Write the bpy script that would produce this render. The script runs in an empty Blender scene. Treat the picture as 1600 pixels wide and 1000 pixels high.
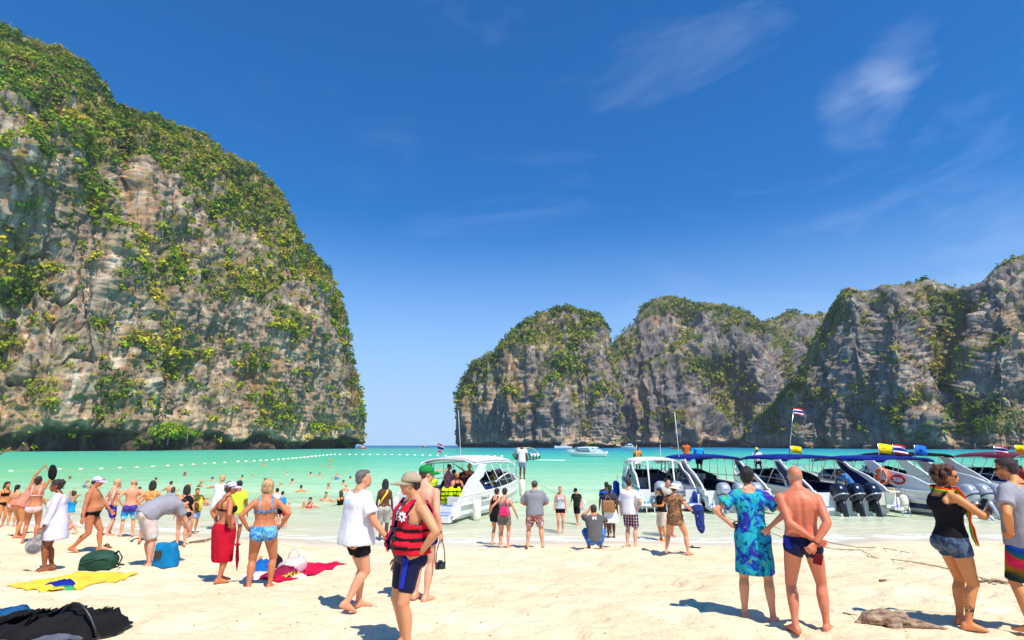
import bpy, math, random
import numpy as np
from mathutils import Vector, Matrix

random.seed(7)
RNG = np.random.default_rng(11)
SC = bpy.context.scene
COL = SC.collection
R = math.radians

# ---------------------------------------------------------------- camera
CAM_H = 2.65
FPX = 888.9            # focal length in pixels of a 1600 px wide frame (20 mm on 36 mm)
PITCH = R(12.4)
cam_data = bpy.data.cameras.new("camera")
cam_data.lens = 20.0
cam_data.sensor_width = 36.0
cam_data.clip_start = 0.1
cam_data.clip_end = 30000
cam = bpy.data.objects.new("camera", cam_data)
COL.objects.link(cam)
cam.location = (0, 0, CAM_H)
cam.rotation_euler = (R(90) + PITCH, 0, 0)
SC.camera = cam

def ray(u, v):
    xc, yc = (u - 800) / FPX, (500 - v) / FPX
    return np.array([xc, math.cos(PITCH) - yc * math.sin(PITCH), math.sin(PITCH) + yc * math.cos(PITCH)])
# ---------------------------------------------------------------- sky and sun
SUN_EL, SUN_AZ = R(58), R(146)      # azimuth clockwise from +Y
world = bpy.data.worlds.new("World")
SC.world = world
world.use_nodes = True
wn, wl = world.node_tree.nodes, world.node_tree.links
wn.clear()
w_out = wn.new("ShaderNodeOutputWorld")
w_bg = wn.new("ShaderNodeBackground")
w_bg.inputs["Strength"].default_value = 0.15
sky = wn.new("ShaderNodeTexSky")
sky.sky_type = 'NISHITA'
sky.sun_disc = False
sky.sun_elevation = SUN_EL
sky.sun_rotation = SUN_AZ
sky.altitude = 0
sky.air_density = 1.0
sky.dust_density = 0.35
sky.ozone_density = 2.5
# richer blue, as through a polarising filter
w_hsv = wn.new("ShaderNodeHueSaturation")
w_hsv.inputs["Saturation"].default_value = 1.38
w_hsv.inputs["Value"].default_value = 0.61
w_tint = wn.new("ShaderNodeMixRGB"); w_tint.blend_type = 'MULTIPLY'; w_tint.inputs[0].default_value = 1.0
w_tint.inputs[2].default_value = (0.55, 0.82, 1.12, 1)
wl.new(sky.outputs[0], w_tint.inputs[1])
wl.new(w_tint.outputs[0], w_hsv.inputs["Color"])
# thin cirrus: two noise layers on a plane high above
w_tc = wn.new("ShaderNodeTexCoord")
w_sep = wn.new("ShaderNodeSeparateXYZ")
wl.new(w_tc.outputs["Generated"], w_sep.inputs[0])
def wmath(op, a, b=None, clamp=False):
    m = wn.new("ShaderNodeMath"); m.operation = op; m.use_clamp = clamp
    for i, x in enumerate((a, b)):
        if x is None: continue
        if isinstance(x, (int, float)): m.inputs[i].default_value = x
        else: wl.new(x, m.inputs[i])
    return m.outputs[0]
w_map = wn.new("ShaderNodeMapping")
w_map.inputs["Rotation"].default_value = (0, R(-38), 0)
w_map.inputs["Scale"].default_value = (2.0, 3.0, 9.0)
w_map.inputs["Location"].default_value = (0.35, 0.9, 0)
wl.new(w_tc.outputs["Generated"], w_map.inputs["Vector"])
n1 = wn.new("ShaderNodeTexNoise"); n1.inputs["Scale"].default_value = 0.8
n1.inputs["Detail"].default_value = 7; n1.inputs["Roughness"].default_value = 0.62
n1.inputs["Distortion"].default_value = 0.6
wl.new(w_map.outputs[0], n1.inputs["Vector"])
w_ramp = wn.new("ShaderNodeValToRGB")
w_ramp.color_ramp.elements[0].position = 0.52
w_ramp.color_ramp.elements[1].position = 0.9
wl.new(n1.outputs[0], w_ramp.inputs[0])
# two denser tufts of cirrus high on one side, faint veils elsewhere
def tuft(u, v, width):
    d = Vector(ray(u, v)).normalized()
    vm = wn.new("ShaderNodeVectorMath"); vm.operation = 'DOT_PRODUCT'
    wl.new(w_tc.outputs["Generated"], vm.inputs[0]); vm.inputs[1].default_value = d
    mr = wn.new("ShaderNodeMapRange"); mr.interpolation_type = 'SMOOTHSTEP'
    mr.inputs[1].default_value = math.cos(R(width)); mr.inputs[2].default_value = math.cos(R(width * 0.15))
    wl.new(vm.outputs[1], mr.inputs[0]); return mr.outputs[0]
w_map2 = wn.new("ShaderNodeMapping"); w_map2.inputs["Rotation"].default_value = (0, R(-32), 0); w_map2.inputs["Scale"].default_value = (7, 7, 15)
wl.new(w_tc.outputs["Generated"], w_map2.inputs["Vector"])
n2 = wn.new("ShaderNodeTexNoise"); n2.inputs["Scale"].default_value = 1.3; n2.inputs["Detail"].default_value = 9
n2.inputs["Roughness"].default_value = 0.56; n2.inputs["Distortion"].default_value = 0.5
wl.new(w_map2.outputs[0], n2.inputs["Vector"])
tf = wmath('ADD', tuft(1348, 168, 4.6), wmath('MULTIPLY', tuft(1420, 92, 4.2), 0.8))
tf = wmath('ADD', tf, wmath('MULTIPLY', tuft(1510, 318, 4.5), 0.6))
tf = wmath('ADD', tf, wmath('MULTIPLY', tuft(735, 30, 6.0), 0.4))
tf = wmath('MULTIPLY', wmath('MULTIPLY', wmath('SUBTRACT', wmath('ADD', n2.outputs[0], wmath('MULTIPLY', tf, 0.22)), 0.58, True), 2.2), tf)
tf = wmath('MINIMUM', wmath('MULTIPLY', tf, 0.17), 0.25)
w_fac = wmath('ADD', wmath('MULTIPLY', wmath('MULTIPLY', w_ramp.outputs[0], 0.22), wmath('ADD', wmath('MULTIPLY', w_sep.outputs[0], 0.9), 0.55, True)), tf, True)
w_fac = wmath('MINIMUM', w_fac, 0.6)
w_mix = wn.new("ShaderNodeMixRGB")
w_mix.inputs[2].default_value = (5.0, 5.6, 6.6, 1)
wl.new(w_fac, w_mix.inputs[0])
w_low = wn.new("ShaderNodeMixRGB"); w_low.inputs[2].default_value = (2.2, 3.3, 4.9, 1)
w_lr = wn.new("ShaderNodeValToRGB"); wl.new(w_sep.outputs[2], w_lr.inputs[0])
w_lr.color_ramp.interpolation = 'EASE'
w_lr.color_ramp.elements[0].position = 0.0; w_lr.color_ramp.elements[0].color = (0.9,) * 3 + (1,)
w_lr.color_ramp.elements[1].position = 0.40; w_lr.color_ramp.elements[1].color = (0, 0, 0, 1)
wl.new(w_lr.outputs[0], w_low.inputs[0]); wl.new(w_hsv.outputs[0], w_low.inputs[1])
wl.new(w_low.outputs[0], w_mix.inputs[1])
wl.new(w_mix.outputs[0], w_bg.inputs["Color"])
wl.new(w_bg.outputs[0], w_out.inputs[0])

sun_data = bpy.data.lights.new("sun", 'SUN')
sun_data.energy = 3.9
sun_data.angle = R(0.5)
sun_data.color = (1.0, 0.94, 0.82)
sun = bpy.data.objects.new("sun", sun_data)
COL.objects.link(sun)
sd = Vector((math.sin(SUN_AZ) * math.cos(SUN_EL), math.cos(SUN_AZ) * math.cos(SUN_EL), math.sin(SUN_EL)))
sun.rotation_euler = (-sd).to_track_quat('-Z', 'Y').to_euler()
sun.location = (0, -50, 300)

vs = SC.view_settings
vs.view_transform = 'Standard'; vs.look = 'None'; vs.gamma = 1.0; vs.use_curve_mapping = False
vs.exposure = 0.66

# ---------------------------------------------------------------- helpers
def at_z(u, v, z):
    d = ray(u, v); t = (z - CAM_H) / d[2]
    return np.array([0, 0, CAM_H]) + d * t
def at_y(u, v, y):
    d = ray(u, v); return np.array([0, 0, CAM_H]) + d * (y / d[1])

def lat(ix, iy, iz, seed):
    h = (ix * 374761393 + iy * 668265263 + iz * 2147483647 + seed * 1274126177) & 0xFFFFFFFF
    h = ((h ^ (h >> 13)) * 1274126177) & 0xFFFFFFFF
    h = (h ^ (h >> 16)) & 0xFFFFFF
    return h.astype(np.float64) / 0xFFFFFF
def vnoise(p, seed=0):
    p = np.asarray(p, dtype=np.float64)
    i = np.floor(p).astype(np.int64); f = p - i
    f = f * f * f * (f * (f * 6 - 15) + 10)
    x, y, z = i[..., 0], i[..., 1], i[..., 2]
    fx, fy, fz = f[..., 0], f[..., 1], f[..., 2]
    def L(a, b, c): return lat(x + a, y + b, z + c, seed)
    x00 = L(0,0,0) * (1 - fx) + L(1,0,0) * fx
    x10 = L(0,1,0) * (1 - fx) + L(1,1,0) * fx
    x01 = L(0,0,1) * (1 - fx) + L(1,0,1) * fx
    x11 = L(0,1,1) * (1 - fx) + L(1,1,1) * fx
    return ((x00 * (1 - fy) + x10 * fy) * (1 - fz) + (x01 * (1 - fy) + x11 * fy) * fz) * 2 - 1
def fbm(p, octaves=4, seed=0, gain=0.5, lac=2.03):
    p = np.asarray(p, dtype=np.float64)
    a, s, tot = 1.0, 0.0, 0.0
    for o in range(octaves):
        s = s + a * vnoise(p, seed + o * 17); tot += a
        p = p * lac + 13.7; a *= gain
    return s / tot
def ridged(p, octaves=4, seed=0):
    p = np.asarray(p, dtype=np.float64)
    a, s, tot = 1.0, 0.0, 0.0
    for o in range(octaves):
        s = s + a * (1 - np.abs(vnoise(p, seed + o * 31))); tot += a
        p = p * 2.1 + 5.3; a *= 0.5
    return s / tot
def sstep(a, b, x):
    t = np.clip((np.asarray(x, dtype=float) - a) / (b - a), 0, 1)
    return t * t * (3 - 2 * t)

def mesh_np(name, verts, faces, smooth=True):
    """verts (n,3), faces: (m,4)/(m,3) array or list of lists"""
    me = bpy.data.meshes.new(name)
    verts = np.asarray(verts, dtype=np.float32)
    if isinstance(faces, np.ndarray):
        m, k = faces.shape
        me.vertices.add(len(verts)); me.vertices.foreach_set("co", verts.ravel())
        me.loops.add(m * k); me.loops.foreach_set("vertex_index", faces.astype(np.int32).ravel())
        me.polygons.add(m)
        me.polygons.foreach_set("loop_start", np.arange(0, m * k, k, dtype=np.int32))
        me.polygons.foreach_set("loop_total", np.full(m, k, dtype=np.int32))
        me.update(calc_edges=True)
    else:
        me.from_pydata([tuple(map(float, v)) for v in verts], [], [tuple(map(int, f)) for f in faces])
    if smooth and len(me.polygons):
        me.polygons.foreach_set("use_smooth", np.ones(len(me.polygons), dtype=bool))
    me.update()
    return me
def set_col(me, rgb, name="Col"):
    a = me.color_attributes.new(name, 'FLOAT_COLOR', 'POINT')
    n = len(me.vertices)
    c = np.ones((n, 4), dtype=np.float32); c[:, :3] = rgb
    a.data.foreach_set("color", c.ravel())

def link(name, me, mat=None, parent=None, loc=None, rot=None):
    o = bpy.data.objects.new(name, me)
    COL.objects.link(o)
    if mat is not None and me is not None:
        me.materials.clear(); me.materials.append(mat)
    if parent is not None: o.parent = parent
    if loc is not None: o.location = loc
    if rot is not None: o.rotation_euler = rot
    return o
def empty(name, loc=(0, 0, 0), rz=0.0):
    o = bpy.data.objects.new(name, None); COL.objects.link(o)
    o.empty_display_size = 0.2
    o.location = loc; o.rotation_euler = (0, 0, rz)
    return o
def tag(o, label=None, cat=None, group=None, kind=None):
    if label: o["label"] = label
    if cat: o["category"] = cat
    if group: o["group"] = group
    if kind: o["kind"] = kind
    return o

class MB:
    """collects closed primitives into one mesh"""
    def __init__(s): s.v = []; s.f = []
    def add(s, v, f):
        b = len(s.v); s.v.extend([tuple(map(float, q)) for q in v]); s.f.extend([tuple(i + b for i in q) for q in f])
        return s
    def box(s, c, size, rot=None, taper=1.0):
        hx, hy, hz = size[0] / 2, size[1] / 2, size[2] / 2
        v = []
        for z, t in ((-hz, 1.0), (hz, taper)):
            for x, y in ((-hx, -hy), (hx, -hy), (hx, hy), (-hx, hy)): v.append(Vector((x * t, y * t, z)))
        if rot is not None:
            m = rot if isinstance(rot, Matrix) else Matrix.Rotation(rot, 3, 'Z'); v = [m @ q for q in v]
        v = [(q.x + c[0], q.y + c[1], q.z + c[2]) for q in v]
        return s.add(v, [(0,3,2,1),(4,5,6,7),(0,1,5,4),(1,2,6,5),(2,3,7,6),(3,0,4,7)])
    def loft(s, rings, cap=True):
        n = len(rings[0]); v = [q for r in rings for q in r]; f = []
        for i in range(len(rings) - 1):
            for j in range(n):
                k = (j + 1) % n
                f.append((i*n+j, i*n+k, (i+1)*n+k, (i+1)*n+j))
        if cap:
            f.append(tuple(range(n - 1, -1, -1))); f.append(tuple(range((len(rings)-1)*n, len(rings)*n)))
        return s.add(v, f)
    def tube(s, pts, rad, n=8, ref=None, squash=1.0):
        """tube through pts; rad scalar/list; round capped ends"""
        pts = [Vector(p) for p in pts]
        rad = [rad] * len(pts) if isinstance(rad, (int, float)) else list(rad)
        rings = []
        prev = None
        for i, p in enumerate(pts):
            if i == 0: d = pts[1] - pts[0]
            elif i == len(pts) - 1: d = pts[-1] - pts[-2]
            else: d = (pts[i+1] - pts[i]).normalized() + (pts[i] - pts[i-1]).normalized()
            if d.length < 1e-9: d = Vector((0, 0, 1))
            d.normalize()
            if prev is None:
                a = Vector(ref) if ref is not None else (Vector((1, 0, 0)) if abs(d.x) < 0.8 else Vector((0, 1, 0)))
            else: a = prev
            a = (a - d * a.dot(d))
            if a.length < 1e-6: a = d.orthogonal()
            a.normalize(); b = d.cross(a); prev = a
            r = rad[i]
            rings.append([p + a * (r * math.cos(2*math.pi*j/n)) + b * (r * squash * math.sin(2*math.pi*j/n)) for j in range(n)])
        return s.loft(rings)
    def ell(s, c, rad, rot=None, nu=14, nv=9):
        c = Vector(c); v = []; f = []
        m = rot
        for i in range(1, nv):
            th = math.pi * i / nv
            for j in range(nu):
                ph = 2 * math.pi * j / nu
                q = Vector((rad[0]*math.sin(th)*math.cos(ph), rad[1]*math.sin(th)*math.sin(ph), rad[2]*math.cos(th)))
                if m is not None: q = m @ q
                v.append(c + q)
        t = Vector((0, 0, rad[2])); 
        if m is not None: t = m @ t
        v.append(c + t); v.append(c - t); T, B = len(v) - 2, len(v) - 1
        for i in range(nv - 2):
            for j in range(nu):
                k = (j + 1) % nu
                f.append((i*nu+j, (i+1)*nu+j, (i+1)*nu+k, i*nu+k))
        for j in range(nu):
            k = (j + 1) % nu
            f.append((T, j, k)); f.append((B, (nv-2)*nu+k, (nv-2)*nu+j))
        return s.add(v, f)
    def prism(s, poly, axis, a, b):
        """extrude 2D polygon along axis ('X','Y','Z') from a to b"""
        def P(q, h):
            if axis == 'X': return (h, q[0], q[1])
            if axis == 'Y': return (q[0], h, q[1])
            return (q[0], q[1], h)
        n = len(poly)
        v = [P(q, a) for q in poly] + [P(q, b) for q in poly]
        f = [tuple(range(n-1, -1, -1)), tuple(range(n, 2*n))]
        for i in range(n):
            k = (i + 1) % n; f.append((i, k, n + k, n + i))
        return s.add(v, f)
    def mesh(s, name, smooth=False):
        return mesh_np(name, s.v, s.f, smooth)
    def obj(s, name, mat, parent=None, smooth=False, loc=None, rot=None):
        return link(name, s.mesh(name, smooth), mat, parent, loc, rot)

def remesh(mb, voxel, smooth=3, factor=0.5):
    me = mesh_np("tmp", mb.v, mb.f, False)
    o = bpy.data.objects.new("tmp", me); COL.objects.link(o)
    m = o.modifiers.new("r", 'REMESH'); m.mode = 'VOXEL'; m.voxel_size = voxel
    if smooth:
        sm = o.modifiers.new("s", 'SMOOTH'); sm.factor = factor; sm.iterations = smooth
    dg = bpy.context.evaluated_depsgraph_get()
    out = bpy.data.meshes.new_from_object(o.evaluated_get(dg))
    bpy.data.objects.remove(o); bpy.data.meshes.remove(me)
    out.polygons.foreach_set("use_smooth", np.ones(len(out.polygons), dtype=bool))
    return out
def co_of(me):
    c = np.empty(len(me.vertices) * 3, dtype=np.float32); me.vertices.foreach_get("co", c); return c.reshape(-1, 3).astype(np.float64)
def no_of(me):
    c = np.empty(len(me.vertices) * 3, dtype=np.float32); me.vertices.foreach_get("normal", c); return c.reshape(-1, 3).astype(np.float64)
def set_co(me, co):
    me.vertices.foreach_set("co", np.asarray(co, dtype=np.float32).ravel()); me.update()

# ---------------------------------------------------------------- materials
MATS = {}
class NT:
    def __init__(s, name):
        s.m = bpy.data.materials.new(name); s.m.use_nodes = True
        s.n = s.m.node_tree.nodes; s.l = s.m.node_tree.links
        s.b = s.n["Principled BSDF"]; s.out = s.n["Material Output"]
    def new(s, t, **kw):
        x = s.n.new(t)
        for k, v in kw.items():
            if hasattr(x, k): setattr(x, k, v)
        return x
    def set(s, node, **kw):
        for k, v in kw.items():
            k = k.replace('_', ' ')
            if isinstance(v, bpy.types.NodeSocket): s.l.new(v, node.inputs[k])
            else: node.inputs[k].default_value = v
        return node
    def coord(s, which="Object", scale=(1, 1, 1), rot=(0, 0, 0), loc=(0, 0, 0)):
        t = s.n.new("ShaderNodeTexCoord"); m = s.n.new("ShaderNodeMapping")
        m.inputs["Scale"].default_value = scale; m.inputs["Rotation"].default_value = rot; m.inputs["Location"].default_value = loc
        s.l.new(t.outputs[which], m.inputs[0]); return m.outputs[0]
    def noise(s, vec, scale=5, detail=4, rough=0.5, dist=0):
        x = s.n.new("ShaderNodeTexNoise"); s.l.new(vec, x.inputs["Vector"])
        x.inputs["Scale"].default_value = scale; x.inputs["Detail"].default_value = detail
        x.inputs["Roughness"].default_value = rough; x.inputs["Distortion"].default_value = dist
        return x.outputs[0]
    def vor(s, vec, scale=5, out="Distance", feature='F1'):
        x = s.n.new("ShaderNodeTexVoronoi"); x.feature = feature; s.l.new(vec, x.inputs["Vector"])
        x.inputs["Scale"].default_value = scale; return x.outputs[out]
    def ramp(s, fac, stops, interp='LINEAR'):
        x = s.n.new("ShaderNodeValToRGB"); s.l.new(fac, x.inputs[0]); cr = x.color_ramp; cr.interpolation = interp
        while len(cr.elements) < len(stops): cr.elements.new(0.5)
        for e, (p, c) in zip(cr.elements, stops):
            e.position = p; e.color = (*c, 1) if len(c) == 3 else c
        return x.outputs[0]
    def mix(s, fac, a, b, mode='MIX'):
        x = s.n.new("ShaderNodeMixRGB"); x.blend_type = mode
        for i, q in zip((0, 1, 2), (fac, a, b)):
            if isinstance(q, bpy.types.NodeSocket): s.l.new(q, x.inputs[i])
            elif i == 0: x.inputs[0].default_value = q
            else: x.inputs[i].default_value = (*q, 1)
        return x.outputs[0]
    def math(s, op, a, b=0.0, clamp=False):
        x = s.n.new("ShaderNodeMath"); x.operation = op; x.use_clamp = clamp
        for i, q in enumerate((a, b)):
            if isinstance(q, bpy.types.NodeSocket): s.l.new(q, x.inputs[i])
            else: x.inputs[i].default_value = q
        return x.outputs[0]
    def attr(s, name, out="Color"):
        x = s.n.new("ShaderNodeAttribute"); x.attribute_name = name; return x.outputs[out]
    def sep(s, vec):
        x = s.n.new("ShaderNodeSeparateXYZ"); s.l.new(vec, x.inputs[0]); return x.outputs
    def bump(s, h, strength=0.3, dist=0.01, normal=None):
        x = s.n.new("ShaderNodeBump"); s.l.new(h, x.inputs["Height"])
        x.inputs["Strength"].default_value = strength; x.inputs["Distance"].default_value = dist
        if normal is not None: s.l.new(normal, x.inputs["Normal"])
        s.l.new(x.outputs[0], s.b.inputs["Normal"]); return x.outputs[0]
    def base(s, c, rough=0.6, metal=0.0, spec=0.5):
        if isinstance(c, bpy.types.NodeSocket): s.l.new(c, s.b.inputs["Base Color"])
        else: s.b.inputs["Base Color"].default_value = (*c, 1)
        if isinstance(rough, bpy.types.NodeSocket): s.l.new(rough, s.b.inputs["Roughness"])
        else: s.b.inputs["Roughness"].default_value = rough
        s.b.inputs["Metallic"].default_value = metal
        s.b.inputs["Specular IOR Level"].default_value = spec
        return s

def srgb(r, g, b):
    f = lambda c: (c / 255 / 12.92) if c / 255 <= 0.04045 else ((c / 255 + 0.055) / 1.055) ** 2.4
    return (f(r), f(g), f(b))
def plain(name, c, rough=0.5, metal=0.0, var=0.12, scale=6.0, bump=0.0, bscale=60, spec=0.5):
    """painted/plastic/metal surface with slight wear"""
    if name in MATS: return MATS[name]
    t = NT(name); v = t.coord()
    n = t.noise(v, scale, 5, 0.6)
    dark = tuple(x * (1 - var * 1.6) for x in c); lite = tuple(min(1, x * (1 + var * 0.6)) for x in c)
    t.base(t.ramp(n, [(0.3, dark), (0.55, c), (0.8, lite)]), rough, metal, spec)
    if bump: t.bump(t.noise(v, bscale, 3), bump, 0.005)
    MATS[name] = t.m; return t.m
def cloth(name, c, var=0.15, rough=0.9, wrinkle=0.35, scale=9.0):
    if name in MATS: return MATS[name]
    t = NT(name); v = t.coord()
    n = t.noise(v, 5, 3); dark = tuple(x * (1 - var) for x in c); lite = tuple(min(1, x * (1 + var * 0.5)) for x in c)
    t.base(t.ramp(n, [(0.35, dark), (0.65, lite)]), rough, 0, 0.15)
    w = t.noise(t.coord(scale=(1, 1, 0.45)), scale, 4, 0.6, 1.2)
    fine = t.noise(v, 400, 2)
    t.bump(t.math('ADD', w, t.math('MULTIPLY', fine, 0.04)), wrinkle, 0.03)
    MATS[name] = t.m; return t.m
# ================================================================ SETTING
def shore_y(x):
    x = np.asarray(x, dtype=float)
    return 16.9 + 3.4 * sstep(-4.0, -16.0, x) + 0.6 * sstep(6, 14, x) + 0.18 * np.sin(x * 0.7) + 0.1 * np.sin(x * 1.9 + 1)
def ground_smooth(x, y):
    d = np.asarray(y, dtype=float) - shore_y(x)
    up = np.where(d < 0, -d, 0)
    z_dry = 0.075 * up
    z_dry = np.where(z_dry > 0.72, 0.72 + (z_dry - 0.72) * 0.3, z_dry)
    dn = np.where(d > 0, d, 0)
    z_wet = -0.022 * dn - 0.0012 * np.minimum(dn, 60) ** 2
    return np.where(d < 0, z_dry, np.maximum(z_wet, -14))
def gz(x, y): return float(ground_smooth(x, y))
def on_ground(u, v, water=False):
    """world point on the sand (or water surface) seen at photo pixel u, v"""
    z = 0.4
    for _ in range(30):
        p = at_z(u, v, z); g = gz(p[0], p[1])
        if water: g = max(g, 0.0)
        z = 0.5 * z + 0.5 * g
    p = at_z(u, v, z)
    if SAND_BVH is not None:
        h = sand_z(p[0], p[1]); p[2] = max(h, 0.0) if water else h
    return p

from mathutils.bvhtree import BVHTree
SAND_BVH = None
def sand_z(x, y):
    h = SAND_BVH.ray_cast(Vector((x, y, 5.0)), Vector((0, 0, -1)))
    return float(h[0][2]) if h[0] is not None else gz(x, y)
def build_sand():
    global SAND_BVH
    # polar-ish grid: fine near the camera
    ys = np.concatenate([np.linspace(-6, 3.5, 12), 3.5 * (24 / 3.5) ** np.linspace(0.004, 1, 290), np.linspace(25, 120, 26), np.array([200, 400, 900])])
    us = np.linspace(-1, 1, 430)
    V = []
    for y in ys:
        w = np.where(y < 30, 9 + abs(y) * 1.15, 9 + y * 1.6)
        V.append(np.stack([us * w, np.full_like(us, y), np.zeros_like(us)], 1))
    V = np.array(V); X, Y = V[..., 0], V[..., 1]
    z = ground_smooth(X, Y)
    d = shore_y(X) - Y            # distance up the beach
    dry = sstep(0.9, 2.4, d)
    p = np.stack([X, Y, np.zeros_like(X)], -1)
    foot = -np.clip(ridged(p * 2.3, 2, 5) - 0.72, 0, 1) * 0.12
    pits = vnoise(p * 3.1, 40); pits2 = vnoise(p * 4.7, 41)
    foot -= np.clip(pits - 0.25, 0, 1) * 0.11 + np.clip(pits2 - 0.3, 0, 1) * 0.07
    berm = np.exp(-((d - 2.9) / 0.9) ** 2)
    rough = fbm(p * np.array([3.5, 5, 1]), 4, 9)
    z = z + dry * (0.05 * fbm(p * 0.5, 2, 3) + foot * 1.0 + 0.03 * fbm(p * 2.0, 3, 12)) + berm * (0.07 + 0.09 * rough)
    # a raised ridge of dug sand beside the driftwood
    c = on_ground(1425, 922)
    rel = (X - c[0]) * 0.86 + (Y - c[1]) * 0.5; rel2 = -(X - c[0]) * 0.5 + (Y - c[1]) * 0.86
    z = z + np.exp(-(rel / 0.55) ** 2 - (rel2 / 0.16) ** 2) * (0.09 + 0.08 * rough)
    V[..., 2] = z
    nr, nc = X.shape
    idx = np.arange(nr * nc).reshape(nr, nc)
    F = np.stack([idx[:-1, :-1], idx[:-1, 1:], idx[1:, 1:], idx[1:, :-1]], -1).reshape(-1, 4)
    me = mesh_np("sand", V.reshape(-1, 3), F)
    SAND_BVH = BVHTree.FromPolygons(V.reshape(-1, 3).tolist(), F.tolist())
    wet = (1 - sstep(0.3, 2.2, d + 0.25 * fbm(p * 1.3, 2, 77)))
    set_col(me, np.repeat(wet.reshape(-1, 1), 3, 1), "wet")
    t = NT("sand"); v = t.coord()
    n1 = t.noise(v, 0.9, 5, 0.6); n2 = t.noise(v, 26, 5, 0.7); n3 = t.noise(v, 240, 2)
    dryc = t.mix(t.ramp(n1, [(0.35, (0, 0, 0)), (0.7, (1, 1, 1))]), srgb(220, 198, 160), srgb(234, 217, 184))
    dryc = t.mix(t.ramp(n2, [(0.28, (0.55,) * 3), (0.5, (0, 0, 0))]), dryc, srgb(184, 152, 106))
    specks = t.vor(v, 11, "Distance")
    dryc = t.mix(t.ramp(specks, [(0.0, (0.75,) * 3), (0.055, (0.7,) * 3), (0.075, (0, 0, 0))]), dryc, srgb(170, 130, 90))
    wetf = t.attr("wet", "Fac")
    c = t.mix(wetf, dryc, srgb(222, 208, 184))
    t.base(c, t.ramp(wetf, [(0.2, (0.95,) * 3), (0.9, (0.28,) * 3)]), 0, 0.35)
    dm = t.vor(t.mix(.12, v, t.noise(v, 2.2, 3), 'ADD'), 3.4, "Distance")
    dm2 = t.vor(t.mix(.1, t.coord(scale=(1, 1.5, 1)), t.noise(v, 3, 3), 'ADD'), 7.5, "Distance")
    dim = t.math('ADD', t.ramp(dm, [(0.06, (0,) * 3), (0.30, (1,) * 3)], 'EASE'), t.math('MULTIPLY', t.ramp(dm2, [(0.05, (0,) * 3), (0.28, (1,) * 3)], 'EASE'), .6))
    h = t.math('ADD', t.math('ADD', t.math('MULTIPLY', t.noise(v, 9, 6, 0.65), 0.9), t.math('MULTIPLY', n3, 0.05)), t.math('MULTIPLY', dim, .35))
    bmp = t.bump(t.math('MULTIPLY', h, t.math('SUBTRACT', 1.0, t.math('MULTIPLY', wetf, 0.97))), 0.75, 0.05)
    tag(link("sand", me, t.m), kind="structure")
build_sand()

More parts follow.
